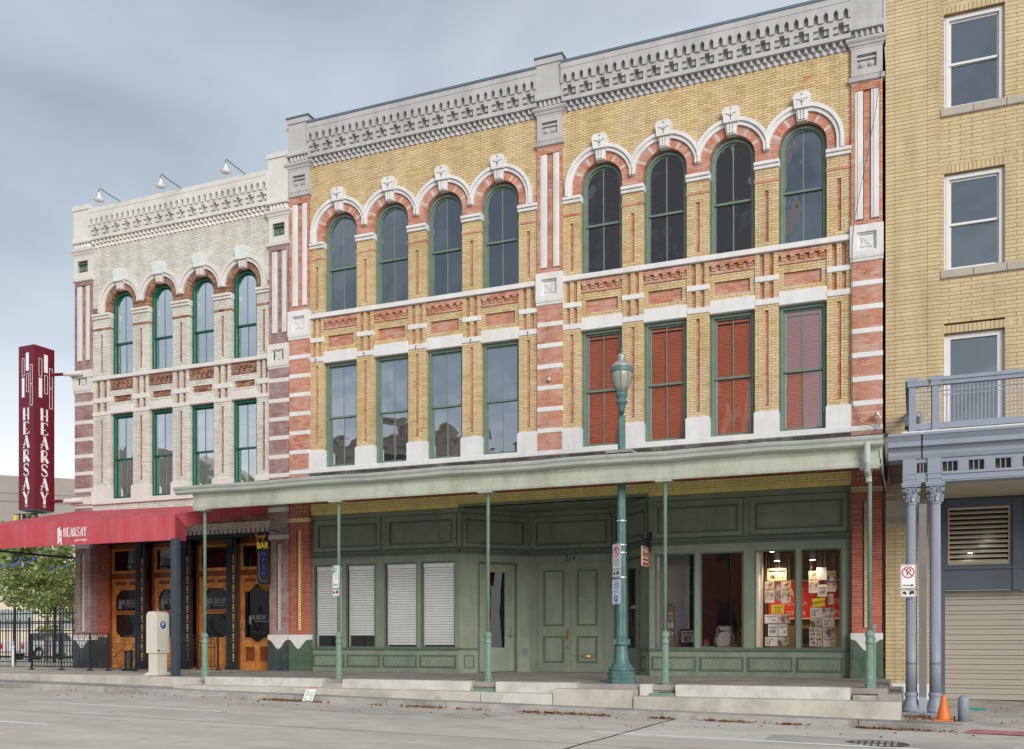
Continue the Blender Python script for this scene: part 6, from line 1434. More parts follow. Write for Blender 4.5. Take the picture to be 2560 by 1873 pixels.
# low gate of scrolls and crossed bars
GT = thing('scroll_gate', 'low black scrollwork gate with crossed bars beside the pay station', 'gate', (-4.62, -1.55, .0), 0)
q = MB(); W_ = 1.75
q.box(0, W_, -.01, .01, .04, .06); q.box(0, W_, -.01, .01, .70, .715); q.obj('rail', 'black_iron', GT, local=True)
q = MB(); q.box(.83, .86, -.015, .015, .0, 1.0); q.lathe([(.09, .0), (.06, .02), (.03, .04)], .845, 0, 10); q.lathe([(.02, .98), (.035, 1.01), (.02, 1.04)], .845, 0, 8); q.obj('post', 'black_iron', GT, local=True)
q = MB()
for a, b in (((.35, .05), (.80, .72)), ((.90, .72), (1.4, .05)), ((.55, .72), (.1, .35)), ((1.2, .72), (1.6, .30)), ((.62, .06), (.84, .5)), ((1.1, .06), (.86, .5))): q.tube([(a[0], 0, a[1]), ((a[0]+b[0])/2+.02, .01, (a[1]+b[1])/2), (b[0], 0, b[1])], .010, 5)
q.obj('crossed_bar', 'black_iron', GT, local=True)
for cx_, cz_, r0, s in ((.12, .55, .13, 1), (.12, .25, .14, -1), (.42, .75, .10, 1), (1.3, .78, .10, -1), (1.55, .5, .13, 1), (.3, .12, .09, 1), (1.25, .13, .1, -1), (.0, .8, .12, 1)):
    q = MB(); q.tube([(cx_+s*r0*(1-j/20)*math.cos(j*.55), 0, cz_+r0*(1-j/20)*math.sin(j*.55)) for j in range(17)], .009, 5); q.obj('scroll', 'black_iron', GT, local=True)
AS = thing('ash_stand', 'short black cylindrical stand with a round foot beside the scroll gate', 'stand', (-4.35, -1.2, .0))
q = MB(); q.lathe([(.19, 0), (.18, .02), (.12, .035)], 0, 0, 16); q.obj('foot', 'black_iron', AS, local=True); q = MB(); q.lathe([(.11, .03), (.11, .47), (.13, .49), (.13, .53), (.05, .54)], 0, 0, 16); q.obj('body', 'black_iron', AS, local=True)
# tall picket fence of the car park
def picket_fence(lab, x0, x1, y, z0, h, sp, posts, grp):
    f = thing('picket_fence', lab, 'fence', ((x0+x1)/2, y, z0), 0, grp); b0 = None; x = x0+sp/2; k = 0
    while x < x1:
        if k < 290:
            if b0 is None:
                q = MB(); q.add([(-.008, -.008, .08), (.008, -.008, .08), (.008, .008, .08), (-.008, .008, .08), (-.008, -.008, h-.04), (.008, -.008, h-.04), (.008, .008, h-.04), (-.008, .008, h-.04), (0, 0, h)], [(0, 1, 5, 4), (1, 2, 6, 5), (2, 3, 7, 6), (3, 0, 4, 7), (4, 5, 8), (5, 6, 8), (6, 7, 8), (7, 4, 8)])
                b0 = q.obj('picket', 'black_iron', f, local=True); b0.location = (x-(x0+x1)/2, 0, 0)
            else: o = b0.copy(); C.objects.link(o); o.location = (x-(x0+x1)/2, 0, 0)
        x += sp; k += 1
    for z in (.18, h-.42, h-.17):
        q = MB(); q.box(x0-(x0+x1)/2, x1-(x0+x1)/2, -.018, .018, z-.018, z+.018); q.obj('rail', 'black_iron', f, local=True)
    for px_ in posts:
        q = MB(); q.box(px_-.028-(x0+x1)/2, px_+.028-(x0+x1)/2, -.028, .028, -.05, h+.02); q.obj('post', 'black_iron', f, local=True)
picket_fence('tall black iron picket fence along the car park pavement', -17.0, -7.5, .55, .13, 1.66, .125, (-16.2, -14.2, -12.3, -10.55, -8.9), 'picket fences round the car park')
picket_fence('lower black iron picket fence further back in the car park', -24, -9, 2.9, .05, 1.5, .30, (-20, -16.2, -12.6), 'picket fences round the car park')
q = MB(); q.lathe([(.045, 0), (.045, .55), (.06, .57), (.06, .62), (.03, .66), (.03, .72), (.05, .74), (.03, .78)], 0, 0, 12); tag(q.obj('meter_post', 'galvanised', None, (-10.1, .1, -.0), local=True), 'short grey parking meter post before the car park fence', 'meter post')

# ================================================================== WHITE PICKUP
TR = thing('pickup_truck', 'white pickup truck parked behind the black picket fence', 'pickup truck', (-34.5, 21.0, -.36))
def side(q, pts, x0, x1):      # outline in y,z pushed along x
    q.xprism(pts, x0, x1)
q = MB()
bedz = 1.12; w_ = .90
arch_ = lambda yc, r: [(yc-r*math.cos(a), .36+r*math.sin(a)) for a in [math.pi*k/8 for k in range(9)]]
body = [(.0, .45)]+arch_(1.15, .44)+arch_(4.25, .44)+[(5.25, .42), (5.3, .75), (5.15, .95), (3.9, 1.06), (2.1, 1.10), (0.0, 1.10)]
body = [(y, z) for y, z in body]
q.xprism(body, -w_, w_); bo = q.obj('body', 'car_white', TR, local=True)
q = MB(); q.xprism([(2.0, 1.08), (3.95, 1.06), (3.45, 1.55), (3.2, 1.70), (2.35, 1.74), (2.1, 1.68)], -w_+.10, w_-.10); cabn = q.obj('cab', 'car_white', TR, local=True)
q = MB()
for sx in (-1, 1):
    x_ = sx*(w_-.095); q.xprism([(2.2, 1.14), (2.85, 1.14), (2.85, 1.62), (2.3, 1.62)], min(x_, x_+sx*.006), max(x_, x_+sx*.006)); q.xprism([(2.93, 1.14), (3.72, 1.14), (3.35, 1.58), (2.93, 1.62)], min(x_, x_+sx*.006), max(x_, x_+sx*.006))
q.box(-.6, .6, 2.0, 2.06, 1.2, 1.6); q.obj('side_window', 'car_glass', TR, local=True)
q = MB(); q.box(-w_+.1, w_-.1, -.02, .0, .62, 1.06); q.obj('tailgate', 'car_white', TR, local=True)
q = MB(); q.box(-w_+.02, w_-.02, -.14, -.0, .40, .55); q.obj('bumper', 'chrome', TR, local=True)
for sx in (-1, 1):
    q = MB(); q.box(sx*(w_-.13) if sx > 0 else -w_-.004, w_+.004 if sx > 0 else -(w_-.13), -.025, .07, .66, .90); tl = q.obj('tail_light', 'tail_red', TR, local=True)
    q = MB(); q.box(sx*(w_-.13) if sx > 0 else -w_-.004, w_+.004 if sx > 0 else -(w_-.13), -.025, .07, .902, 1.02); q.obj('indicator', 'tail_amber', TR, local=True)
    for yc in (1.15, 4.25):
        q = MB(); q.M = Matrix.Translation((sx*(w_-.14), yc, .36)) @ Matrix.Rotation(R(90), 4, 'Y'); q.lathe([(.30, -.12), (.36, -.09), (.37, 0), (.36, .09), (.30, .12)], 0, 0, 24); wh = q.obj('wheel', 'rubber_black', TR, local=True)
        q = MB(); q.M = Matrix.Translation((sx*(w_-.02), yc, .36)) @ Matrix.Rotation(R(90), 4, 'Y'); q.lathe([(.21, -.02), (.20, .02), (.08, .03), (.05, .05)], 0, 0, 18); q.obj('rim', 'chrome', wh, local=True)
q = MB(); q.box(-.28, .28, -.026, -.02, .68, .80); q.obj('number_plate', 'paper_white', TR, local=True)

# ================================================================== TREES
def tree(name, lab, loc, h, crown, nleaf, seed, tr, leaf=.16, group=None):
    r_ = random.Random(seed); t = thing(name, lab, 'tree', loc, 0, group)
    q = MB(); tips = []
    trunk = [(0, 0, -.1), (.04, .02, h*.25), (-.03, .05, h*.5), (.05, 0, h*.72)]
    q.tube(trunk, tr, 8, tr*.5)
    for k in range(12):
        a = r_.uniform(0, 6.28); z = h*r_.uniform(.30, .72); l = crown[0]*r_.uniform(.5, .95); e = r_.uniform(.25, .9)
        p0 = Vector((0, .03, z)); p1 = p0+Vector((math.cos(a)*l*.5, math.sin(a)*l*.5, l*e*.45)); p2 = p0+Vector((math.cos(a)*l, math.sin(a)*l, l*e*.8)); q.tube([tuple(p0), tuple(p1), tuple(p2)], tr*.4, 6, tr*.1); tips += [p1, p2, (p1+p2)/2]
    q.obj('trunk', 'bark', t, local=True)
    cl = [(Vector((r_.gauss(0, .42)*crown[0], r_.gauss(0, .42)*crown[0], h*crown[2]+r_.gauss(0, .42)*crown[1])), r_.uniform(.35, .75)) for _ in range(38)]+[(p, r_.uniform(.35, .6)) for p in tips]
    q = MB()
    for k in range(nleaf):
        c, rr_ = cl[r_.randrange(len(cl))]; d = Vector((r_.gauss(0, 1), r_.gauss(0, 1), r_.gauss(0, .8))); d.normalize(); p = c+d*rr_*r_.uniform(.3, 1)
        s = leaf*r_.uniform(.55, 1.15); M_ = Matrix.Translation(p) @ Matrix.Rotation(r_.uniform(0, 6.28), 4, 'Z') @ Matrix.Rotation(r_.gauss(0, .7), 4, 'X') @ Matrix.Rotation(r_.gauss(0, .5), 4, 'Y')
        P = [M_ @ Vector(v) for v in ((0, -s*.5, 0), (s*.28, -s*.22, -.02), (s*.55, s*.05, -.03), (s*.2, s*.22, 0), (0, s*.6, -.02), (-s*.2, s*.22, 0), (-s*.55, s*.05, -.03), (-s*.28, -s*.22, -.02))]
        q.add([tuple(v) for v in P], [(0, 1, 2, 3, 4, 5, 6, 7)], min(1, max(0, r_.gauss(.5, .25))))
    cr_ = q.obj('crown', 'leaf_green', t, local=True); stuff(cr_)
    return t
tree('plane_tree', 'green sycamore tree with slender pale trunk behind the picket fence', (-15.9, 6.6, .03), 5.6, (2.0, 1.75, .68), 4300, 3, .10, .19)
tree('plane_tree', 'fuller green sycamore tree at the left edge of the picture', (-18.2, 6.0, .03), 6.4, (2.2, 2.0, .66), 3300, 5, .11, .19)
tree('plane_tree', 'thin brownish tree far back in the car park', (-25.5, 17, .03), 5.2, (2.4, 1.3, .6), 2600, 9, .09, .14)
q = MB(); r_ = random.Random(4)
for k in range(900):
    z = r_.uniform(0, 5.8); s = r_.uniform(.03, .06); p = Vector((14.57+r_.gauss(0, .02), .5+r_.uniform(0, 2.5), z)); a = r_.uniform(0, 6.28)
    q.add([tuple(p+Vector((0, -s, 0))), tuple(p+Vector((s*.6*math.cos(a), 0, s*.3))), tuple(p+Vector((0, s, s))), tuple(p+Vector((-s*.6*math.cos(a), 0, s*.4)))], [(0, 1, 2, 3)], r_.random()*.6)
IV = thing('ivy', 'green creeper in the narrow gap beside the tan building', 'plant', (14.57, .5, 0)); stuff(q.obj('leaves', 'leaf_green', IV)); q = MB(); q.tube([(14.57, .7, 0), (14.56, .9, 3), (14.58, 1.2, 5.6)], .012, 6); q.obj('stem', 'bark', IV)

# ================================================================== FAR BUILDINGS ON THE LEFT
FB = thing('office_block', 'plain brownish concrete office block behind the maroon sign', 'building', (-66, 55, 0))
q = MB(); q.M = rot(-66, 55, R(42)); q.box(-26, 12.5, 0, 20, 0, 17.6); q.box(12.6, 34, 2.5, 20, 0, 17.2); q.obj('wall', 'far_concrete', FB)
for z in (3.2, 6.6, 10.0, 13.4):
    q = MB(); q.M = rot(-66, 55, R(42)); q.box(-26, 12.4, -.08, .0, z+1.55, z+1.62); q.box(-26, 12.4, -.06, 0, z+2.4, z+2.46); q.box(12.6, 34, 2.42, 2.5, z+1.55, z+1.62); q.box(12.6, 34, 2.44, 2.5, z+.7, z+.76); q.obj('string_line', 'far_concrete_dark', FB)
    u = -24.5
    while u < 10 and z < 13:
        q = MB(); q.M = rot(-66, 55, R(42)); q.box(u, u+2.7, -.04, .1, z, z+1.15); wn = q.obj('window', 'far_glass', FB)
        q = MB(); q.M = rot(-66, 55, R(42)); q.box(u+1.32, u+1.38, -.07, .0, z, z+1.15); q.box(u-.05, u+2.75, -.1, 0, z-.1, z); q.obj('mullion', 'far_concrete_dark', wn); u += 3.15
q = MB(); q.M = rot(-66, 55, R(42)); q.box(-8.2, -7.7, 3, 3.4, 17.6, 19.0); q.box(-8.5, -7.4, 3, 3.3, 18.0, 18.2); q.obj('roof_aerial', 'far_concrete_dark', FB)
SH = thing('shop_block', 'low cream and red shop block behind the trees', 'building', (-48, 38, -.4))
q = MB(); q.M = rot(-48, 38, R(42), -.4); q.box(-16, 14, 0, 10, 0, 9.2); q.obj('wall', 'far_cream', SH)
q = MB(); q.M = rot(-48, 38, R(42), -.4); q.box(-16, 14, -.1, 0, 7.2, 8.2); q.box(1, 14, -.12, 0, 4.4, 5.1); q.obj('red_band', 'far_red', SH)
u = -14
for k in range(6):
    q = MB(); q.M = rot(-48, 38, R(42), -.4); q.box(-14+k*4.4, -11.4+k*4.4, -.06, .1, 2.2, 3.6); q.obj('window', 'far_glass', SH)
BB = thing('billboard', 'blue and white billboard half hidden by the sycamore leaves', 'billboard', (-24.5, 14.5, 0), R(40))
q = MB(); q.box(-3.6, 1.35, -.05, .05, 4.0, 6.2); q.obj('panel', 'paper_white', BB, local=True)
q = MB(); q.box(-3.5, 1.0, -.07, -.05, 5.5, 6.0); q.box(-3.5, .9, -.07, -.05, 4.25, 5.0); q.obj('blue_field', 'far_blue', BB, local=True)
q = MB(); q.prism(arc(.55, 4.75, .28, 0, 6.28, 12)[:-1], -.09, -.07); q.obj('yellow_badge', 'far_yellow', BB, local=True)
text_mesh('gi', .6, 'lettering', 'sign_white', BB, T(-1.0, -.08, 4.6), 1, .01)
q = MB(); q.box(-3.7, 1.45, -.08, .08, 3.85, 4.0); q.obj('red_rail', 'far_red', BB, local=True)
for x in (-3.0, .6): q = MB(); q.box(x-.1, x+.1, .05, .25, 0, 5.5); q.obj('leg', 'pipe_grey', BB, local=True)

# ================================================================== OPPOSITE SIDE OF THE STREET (seen in the glass)
def opposite(lab, x0, x1, z1, m, fl, gable=False, y=-40, glass='opp_glass'):
    o = thing('opposite_building', lab, 'building', ((x0+x1)/2, y, 0)); q = MB(); q.box(x0, x1, y-14, y, -2, z1)
    if gable: q.prism([(x0+3, z1), (x1-3, z1), ((x0+x1)/2, z1+4)], y-14, y-.2)
    q.obj('wall', m, o)
    z = 1.5
    while z+2 < z1:
        x = x0+1
        while x+1.6 < x1: q = MB(); q.box(x, x+1.4, y-.1, y+.06, z, z+1.9); q.obj('window', glass, o); x += 2.9
        z += fl
    q = MB(); q.box(x0-.2, x1+.2, y, y+.3, z1-.6, z1-.1); q.obj('cornice', m, o)
opposite('grand pale stone building across the street', -62, -34, 14, 'opp_tan', 4.0, True, -46)
opposite('grey office building across the street', -30, -16, 16, 'opp_tan', 3.6, False, -42)
opposite('red brick warehouse across the street', -12, 16, 8.5, 'opp_brick', 4.2, False, -40)
opposite('dark brick tower far across the street', -14, 3, 48, 'opp_tower', 3.8, False, -60, 'opp_tower_glass')

# ================================================================== SHOP WINDOW DISPLAY
def sheet(lab, x0, x1, z0, z1, kind, y=.40, group='sheets hung in the right shop window'):
    t = thing('paper_sheet', lab, 'paper', ((x0+x1)/2, y+rnd.uniform(-.01, .01), z0), R(rnd.uniform(-1.5, 1.5)), group); w_, h_ = x1-x0, z1-z0; a, b = -w_/2, w_/2
    base = {'yellow': 'poster_yellow', 'warm': 'paper_warm', 'photo': 'photo_room', 'city': 'photo_city', 'photo2': 'photo_green'}.get(kind, 'paper_white')
    q = MB(); q.prism([(a, 0), (b, 0), (b+rnd.uniform(-.004, .004), h_), (a, h_+rnd.uniform(-.004, .004))], 0, .002); p_ = q.obj('sheet', base, t, local=True)
    ins = []
    if kind == 'flyer': ins = [('photo_interior', .06, .94, .55, .97), ('paper_warm', .35, .92, .53, .72), ('photo_room', .06, .94, .12, .50), ('car_dark', .12, .2, .03, .07)]
    elif kind == 'blueflyer': ins = [('photo_city', .05, .95, .52, .96), ('far_yellow', .35, .9, .72, .9), ('photo_room', .05, .95, .12, .50), ('sign_blue', .03, .97, .44, .53)]
    elif kind == 'plan': ins = [('sign_grey_text', .08, .9, .74, .86), ('photo_interior', .6, .85, .2, .5), ('sign_grey_text', .3, .55, .62, .68)]
    elif kind == 'strip': ins = [('photo_grey', .10, .24, .15, .85), ('photo_grey', .30, .42, .15, .85), ('photo_interior', .52, .64, .6, .85), ('paper_warm', .66, .88, .55, .88)]
    elif kind == 'grid': ins = [(('photo_interior', 'photo_room')[(i+j) % 2], .08+.47*i, .46+.47*i, .06+.235*j, .25+.235*j) for i in range(2) for j in range(4)]
    elif kind == 'onephoto': ins = [('sign_grey_text', .1, .9, .66, .80), ('photo_green', .2, .8, .24, .58)]
    elif kind == 'list': ins = [('sign_grey_text', .18, .8, .14+.11*j, .155+.11*j) for j in range(7)]
    elif kind == 'warm': ins = [('sign_black', .07, .93, .70, .84), ('photo_green', .1, .42, .15, .62), ('sign_grey_text', .5, .62, .2, .3), ('sign_grey_text', .75, .9, .2, .3)]
    elif kind == 'yellow': ins = [('brass', .1, .9, .68, .76), ('brass', .25, .75, .42, .5), ('brass', .2, .8, .14, .22)]
    elif kind == 'photos': ins = [('photo_interior', .05, .95, .05, .95)]
    by = {}
    for m_, u0, u1, v0, v1 in ins: by.setdefault(m_, MB()).box(a+u0*w_, a+u1*w_, -.002, -.0003, v0*h_, v1*h_)
    for m_, q in by.items(): q.obj('print', m_, p_, local=True)
    q = MB(); q.tube([(a+.03, .001, h_-.005), (a+.03, .001, 2.70-z0)], .0015, 4); q.tube([(b-.03, .001, h_-.005), (b-.03, .001, 2.70-z0)], .0015, 4); q.obj('hanging_wire', 'galvanised', t, local=True)
    return t
D_ = [('wide lit cream poster with a yellow building, highest in the left pane', 12.153, 12.564, 2.109, 2.379, 'warm'),
 ('tall photo flyer at the left under the wide cream poster', 12.098, 12.301, 1.626, 2.093, 'flyer'), ('narrow night-city picture between two tall flyers', 12.330, 12.438, 1.679, 2.018, 'city'),
 ('tall photo flyer right of the night-city picture', 12.450, 12.653, 1.621, 2.082, 'flyer'), ('plain yellow notice below the tall flyers', 12.240, 12.507, 1.387, 1.583, 'yellow'),
 ('white plan sheet just below the yellow notice, left one', 12.098, 12.366, 1.174, 1.369, 'plan'), ('street photo sheet just below the yellow notice, right one', 12.373, 12.639, 1.172, 1.366, 'photos'),
 ('small white sheet with one centred photo in the left pane', 12.171, 12.373, .895, 1.153, 'onephoto'), ('small white sheet with a red and grey header in the left pane', 12.383, 12.583, .895, 1.151, 'plan'),
 ('white sheet with photo columns, lowest in the left pane', 12.110, 12.366, .678, .874, 'strip'), ('green garden photo sheet, lowest in the left pane', 12.369, 12.631, .678, .873, 'photo2'),
 ('tall photo flyer at the left edge of the right pane', 13.031, 13.232, 1.824, 2.296, 'flyer'), ('lit cream price list, highest in the right pane', 13.201, 13.399, 2.100, 2.371, 'list'),
 ('tall blue-edged photo flyer at the right edge of the right pane', 13.399, 13.593, 1.846, 2.289, 'blueflyer'), ('small white sheet with one yellow house photo under the price list', 13.215, 13.409, 1.741, 1.999, 'onephoto'),
 ('narrow strip of grey photos beside the yellow downtown poster', 13.440, 13.533, 1.572, 1.791, 'strip'), ('white sheet with photo columns below the yellow downtown poster', 13.064, 13.311, 1.294, 1.505, 'strip'),
 ('red room photo sheet right below the grey photo strip', 13.315, 13.558, 1.292, 1.502, 'photo'), ('pale room photo sheet at left in the third row of the right pane', 13.064, 13.315, 1.092, 1.286, 'photo2'),
 ('white sheet with photo columns at right in the third row of the right pane', 13.318, 13.561, 1.090, 1.284, 'strip'), ('tall white sheet with eight small photos low in the right pane', 13.040, 13.299, .675, 1.074, 'grid'),
 ('dining room photo sheet low in the right pane', 13.322, 13.583, .879, 1.073, 'photos'), ('mostly blank white sheet, lowest in the right pane', 13.322, 13.583, .661, .862, 'plan')]
for i, (lab, *c) in enumerate(D_): sheet(lab, *c, y=.46 if i not in (12, 14) else .435)
t = thing('window_poster', 'yellow poster with slanting black downtown lettering in the shop window', 'poster', (13.235, .445, 1.516)); q = MB(); q.prism([(-.13, 0), (.128, .02), (.13, .205), (-.125, .185)], 0, .002); pz = q.obj('sheet', 'poster_yellow', t, local=True)
text_mesh('DOWNTOWN', .075, 'lettering', 'sign_black', pz, T(0, -.002, .10) @ Matrix.Rotation(R(-9), 4, 'Y'), .62, .001)
# banner at the back of the shop
BN = thing('banner', 'large red banner with cream lettering at the back of the lit shop', 'banner', (12.95, 2.38, 1.30))
q = MB(); q.box(-1.05, .95, 0, .01, .03, .90); q.obj('cloth', 'banner_red', BN, local=True)
q = MB(); q.box(-1.05, .95, -.004, .012, .0, .03); q.box(-1.05, .95, -.004, .012, .90, .93); q.obj('hem', 'banner_cream', BN, local=True)
for txt, sz, x, z, sx in (('HERITAGE', .27, -.62, .62, .62), ('227.5400', .13, -.40, .14, .9), ('LIVE DOWNTOWN', .19, .42, .74, .62), ('LIFE', .19, .48, .40, .75), ('A POP', .17, .52, .15, .8)): text_mesh(txt, sz, 'lettering', 'banner_cream', BN, T(x, -.004, z), sx, .002)
q = MB(); q.ribbon([(-.72+.02*k, .36+.035*math.sin(k*1.25)+.012*math.sin(k*.5)) for k in range(30)], .012, -.005, -.002); q.obj('script_line', 'banner_cream', BN, local=True)
# pendant lamps, lit
for k, (x, z, lab) in enumerate(((12.38, 2.52, 'lit grey cylinder pendant lamp over the left sheets'), (13.12, 2.515, 'lit grey cylinder pendant lamp over the right sheets'), (12.17, 2.80, 'lit recessed lamp at the top of the left pane'))):
    y = .33 if k < 2 else 1.15; t = thing('pendant_lamp', lab, 'lamp', (x, y, z), 0, 'lit lamps in the right shop window')
    q = MB(); q.lathe([(.062, .015), (.066, .02), (.066, .24), (.03, .25)], 0, 0, 18); q.obj('can', 'pipe_grey', t, local=True)
    q = MB(); q.lathe([(.055, .004), (.055, .02)], 0, 0, 16); q.obj('bulb', 'bulb', t, local=True)
    q = MB(); q.tube([(0, 0, .24), (0, 0, 4.2-z)], .006, 6); q.obj('cord', 'black_iron', t, local=True)
    ld = bpy.data.lights.new('lamp_glow', 'SPOT'); ld.energy = (13, 13, 60)[k]; ld.color = (1, .72, .42); ld.spot_size = R(125); ld.spot_blend = .8; ld.shadow_soft_size = .05
    lo = bpy.data.objects.new('lamp_glow', ld); C.objects.link(lo); lo.parent = t; lo.location = (0, 0, -.03); lo.rotation_euler = (R(10), 0, 0)
# things on the window shelf
t = thing('carved_post', 'weathered wooden carved post with a ball top inside the shop window', 'carved post', (9.95, .75, .60)); q = MB(); q.frust([(-.08, -.08), (.08, -.08), (.08, .08), (-.08, .08)], 0, [(-.065, -.065), (.065, -.065), (.065, .065), (-.065, .065)], .95); q.box(-.10, .10, -.10, .10, .0, .09); q.box(-.085, .085, -.085, .085, .62, .66); q.box(-.11, .09, -.09, .09, .95, .985); q.obj('shaft', 'totem_wood', t, local=True)
q = MB(); q.smooth = True; q.lathe([(.015, .98), (.045, 1.0), (.05, 1.04), (.045, 1.08), (.015, 1.10)], 0, 0, 14); q.obj('ball', 'totem_wood', t, local=True)
q = MB()
for zz, w_, h_ in ((.80, .04, .05), (.70, .05, .04), (.48, .06, .16), (.30, .07, .12), (.2, .03, .04)): q.box(-w_, -w_*.3, -.083, -.07, zz, zz+h_); q.box(w_*.1, w_, -.083, -.07, zz+.01, zz+h_*.8)
q.obj('peeling_paint', 'paper_white', t, local=True)
t = thing('framed_photo', 'white-framed landscape photo leaning on the shop shelf', 'picture', (10.36, .72, .76)); q = MB(); q.ringpoly([(-.17, 0), (.17, 0), (.17, .26), (-.17, .26)], [(-.15, .02), (.15, .02), (.15, .24), (-.15, .24)], 0, .02, True); q.obj('frame', 'paper_white', t, local=True); q = MB(); q.box(-.15, .15, .008, .016, .02, .24); q.obj('picture', 'photo_green', t, local=True); q = MB(); q.box(-.2, .2, .03, .25, -.16, .3); q.obj('stand', 'fabric_dark', t, local=True)
t = thing('poster_board', 'grey poster of a corner building leaning on the shop shelf', 'poster', (11.14, .72, .60), R(4)); q = MB(); q.add([(-.22, 0, 0), (.17, 0, 0), (.22, .12, .53), (-.14, .12, .53), (-.22, .02, 0), (.17, .02, 0), (.22, .14, .53), (-.14, .14, .53)], [(0, 1, 2, 3), (7, 6, 5, 4), (0, 4, 5, 1), (1, 5, 6, 2), (2, 6, 7, 3), (3, 7, 4, 0)]); pb_ = q.obj('board', 'photo_grey', t, local=True)
q = MB(); q.add([(-.14, .018, .1), (.0, .012, .06), (.02, .08, .40), (-.1, .075, .36)], [(0, 1, 2, 3)]); q.add([(.01, .012, .06), (.15, .018, .12), (.17, .075, .36), (.03, .08, .40)], [(0, 1, 2, 3)]); q.v = [(x, y-.006, z) for x, y, z in q.v]; q.obj('building_print', 'paper_white', pb_, local=True)
q = MB(); q.box(-.08, .16, .098, .104, .44, .50); q.obj('title_print', 'paper_white', pb_, local=True)
t = thing('pumpkin', 'small orange pumpkin on the shop shelf', 'pumpkin', (11.43, .62, .60)); q = MB(); q.smooth = True; q.lathe([(.03, 0), (.075, .02), (.085, .06), (.075, .105), (.03, .125)], 0, 0, 20, 0, .10); q.obj('flesh', 'pumpkin', t, local=True); q = MB(); q.tube([(0, 0, .12), (.01, 0, .16)], .012, 6); q.obj('stalk', 'totem_wood', t, local=True)
t = thing('potted_plant', 'dry spiky plant in a grey pot behind the pumpkin', 'plant', (11.44, 1.0, .60)); q = MB(); q.lathe([(.06, 0), (.09, .3), (.095, .32)], 0, 0, 14); q.obj('pot', 'pot_grey', t, local=True); q = MB()
for k in range(40):
    a = k*2.4; l = rnd.uniform(.12, .22); q.tube([(0, 0, .3), (math.cos(a)*l*.4, math.sin(a)*l*.4, .3+l*.9), (math.cos(a)*l, math.sin(a)*l, .3+l*rnd.uniform(.6, 1.6))], .006, 4, .001)
q.obj('foliage', 'dry_plant', t, local=True)
t = thing('book', 'small bright red and violet book standing on the shop shelf', 'book', (10.78, .62, .60)); q = MB(); q.box(-.055, .055, 0, .025, .06, .22); q.obj('cover', 'photo_city', t, local=True); q = MB(); q.box(-.055, .055, -.002, 0, .15, .22); q.obj('cover_band', 'sign_red', t, local=True); q = MB(); q.box(-.12, .14, -.06, .1, 0, .03); q.obj('stacked_book', 'shelf_wood', t, local=True); q = MB(); q.box(-.09, .16, -.05, .1, .03, .06); q.obj('stacked_book', 'paper_white', t, local=True)
t = thing('office_chair', 'dark rounded office chair behind the posters', 'chair', (12.85, 1.6, .60)); q = MB(); q.prism([(-.2, .1), (.2, .1), (.24, .3), (.2, .44), (0, .48), (-.2, .44), (-.24, .3)], 0, .06); q.obj('backrest', 'fabric_dark', t, local=True); q = MB(); q.box(-.22, .22, -.4, .0, .0, .08); q.obj('seat', 'fabric_dark', t, local=True); q = MB(); q.tube([(0, -.2, 0), (0, -.2, -.45)], .03, 8); q.obj('stem', 'galvanised', t, local=True)
# sign and notices in the right-hand door
t = thing('door_notice', 'red and white shop notice in the right splayed door glass', 'notice', (9.02, .86, 1.42), math.atan2(-1.5, 1.27)); q = MB(); q.box(-.16, .16, 0, .004, 0, .24); nb = q.obj('card', 'banner_red', t, local=True); text_mesh('HERITAGE', .11, 'lettering', 'sign_white', nb, T(0, -.002, .155), .6, .001); q = MB(); [q.box(-.13+k*.03, -.108+k*.03, -.002, -.0003, .04, .062) for k in range(9)]; q.obj('small_text', 'sign_white', nb, local=True)
t = thing('door_notice', 'small white paper below the red notice in the door glass', 'notice', (9.03, .85, 1.05), math.atan2(-1.5, 1.27)); q = MB(); q.box(-.09, .09, 0, .003, 0, .25); q.obj('card', 'paper_white', t, local=True)
# ================================================================== LITTER
NP = thing('leaning_card', 'printed white card propped against the kerb among leaves', 'litter', (3.62, -4.52, roadz(3.62, -4.5)+.005), R(14))
q = MB(); q.add([(-.12, -.12, 0), (.10, -.12, -.01), (.15, .02, .29), (-.06, .02, .30), (-.12, -.115, 0), (.10, -.115, -.01), (.15, .025, .29), (-.06, .025, .30)], [(0, 1, 2, 3), (7, 6, 5, 4), (0, 4, 5, 1), (1, 5, 6, 2), (2, 6, 7, 3), (3, 7, 4, 0)]); nc = q.obj('card', 'paper_white', NP, local=True)
q = MB()
for k in range(7):
    for j in range(5):
        u, v = .08+.17*j, .10+.115*k; bx = lambda uu, vv: (-.12+.22*uu+.055*vv, -.123+.14*vv, .295*vv)
        if rnd.random() < .8: q.add([bx(u, v), bx(u+.14, v), bx(u+.14, v+.07), bx(u, v+.07)], [(0, 1, 2, 3)])
q.obj('print', 'sign_grey_text', nc, local=True)
q = MB(); bx = lambda uu, vv: (-.12+.22*uu+.055*vv, -.124+.14*vv, .295*vv); q.add([bx(0, 0), bx(1, 0), bx(1, .09), bx(0, .09)], [(0, 1, 2, 3)]); q.obj('green_strip', 'sage_frame', nc, local=True); q = MB(); q.add([bx(.0, .93), bx(1, .93), bx(1, 1), bx(0, 1)], [(0, 1, 2, 3)]); q.obj('red_strip', 'sign_red', nc, local=True)
q = MB(); r_ = random.Random(11)
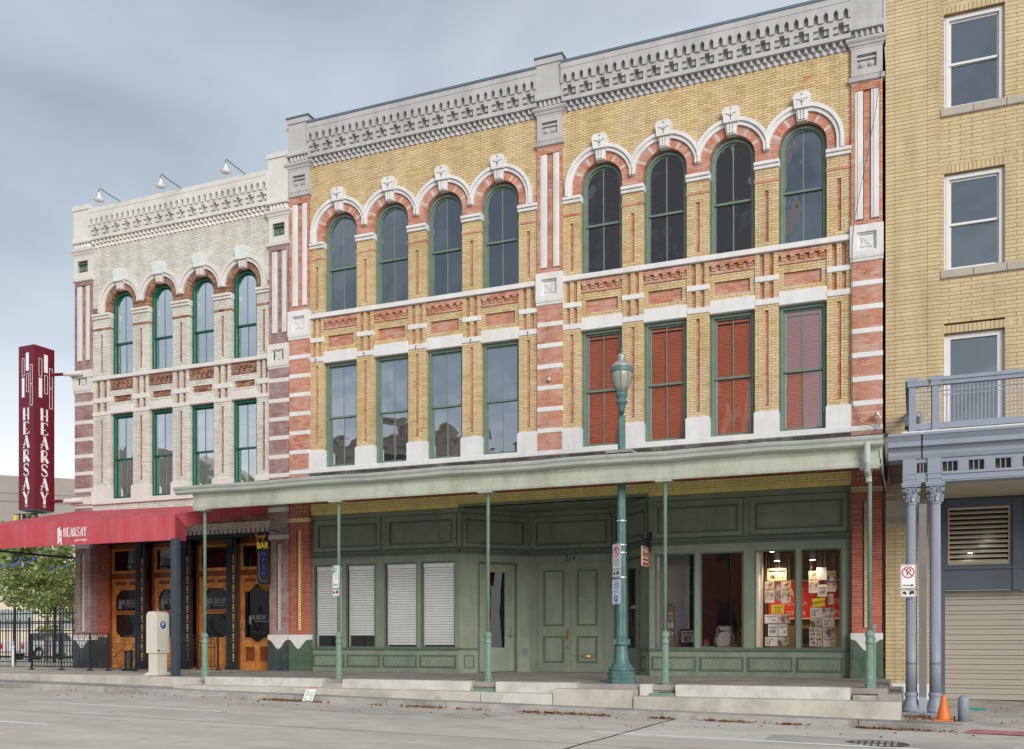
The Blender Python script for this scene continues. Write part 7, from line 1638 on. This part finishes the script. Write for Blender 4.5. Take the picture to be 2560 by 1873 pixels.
def leafq(x, y, z, s, up=.6):
    M_ = Matrix.Translation((x, y, z)) @ Matrix.Rotation(r_.uniform(0, 6.28), 4, 'Z') @ Matrix.Rotation(r_.gauss(0, up), 4, 'X') @ Matrix.Rotation(r_.gauss(0, up), 4, 'Y')
    c = r_.uniform(.1, .5); P = [M_ @ Vector(v) for v in ((0, -s, 0), (s*.55, -s*.2, s*c), (s*.4, s*.45, s*c*.8), (0, s, 0), (-s*.4, s*.45, s*c*.8), (-s*.55, -s*.2, s*c))]
    q.add([tuple(v) for v in P], [(0, 1, 2, 3), (0, 3, 4, 5)], r_.random())
for k in range(1150):
    x = r_.choice((r_.uniform(1.5, 15.7), r_.gauss(3.2, .5), r_.gauss(6.6, 1.2), r_.gauss(9.3, .9), r_.gauss(12.9, .9), r_.gauss(14.6, .7), r_.gauss(10.9, .5)))
    if x > 15.8 or math.sin(x*5.3)+math.sin(x*2.1+1)+r_.uniform(-.6, .6) < -.1: continue
    y = -4.5-abs(r_.gauss(0, .05)); leafq(x, y, roadz(x, y)+r_.uniform(.005, .03), r_.uniform(.018, .045))
for k in range(60): x = r_.uniform(-9, 2); y = -4.5-abs(r_.gauss(0, .04)); leafq(x, y, roadz(x, y)+.012, r_.uniform(.015, .035))
for k in range(150): x = r_.uniform(-5, 16); y = -4.5-abs(r_.gauss(0, 1.0)); leafq(x, y, roadz(x, y)+.012, r_.uniform(.012, .035), .3)
for k in range(110): x = r_.uniform(15, 15.4); y = r_.gauss(-3.55, .3); leafq(x, y, -.505, r_.uniform(.018, .04))
for k in range(45): x = r_.uniform(15.3, 18); y = r_.uniform(-4.1, -.8); leafq(x, y, -.515+.035*(min(y, 0)+3.), r_.uniform(.02, .045), .3)
for k in range(60): x = r_.uniform(-8, 14); y = r_.uniform(-3.5, -.1); leafq(x, y, .005-.01, r_.uniform(.01, .02), .2)
for k in range(120): x = r_.uniform(-14, -8); y = r_.uniform(-.1, .3); leafq(x, y, .02, r_.uniform(.015, .035), .3)
stuff(tag(q.obj('fallen_leaves', 'leaf_dry'), 'brown fallen leaves scattered along the gutter and pavement', 'leaves'))
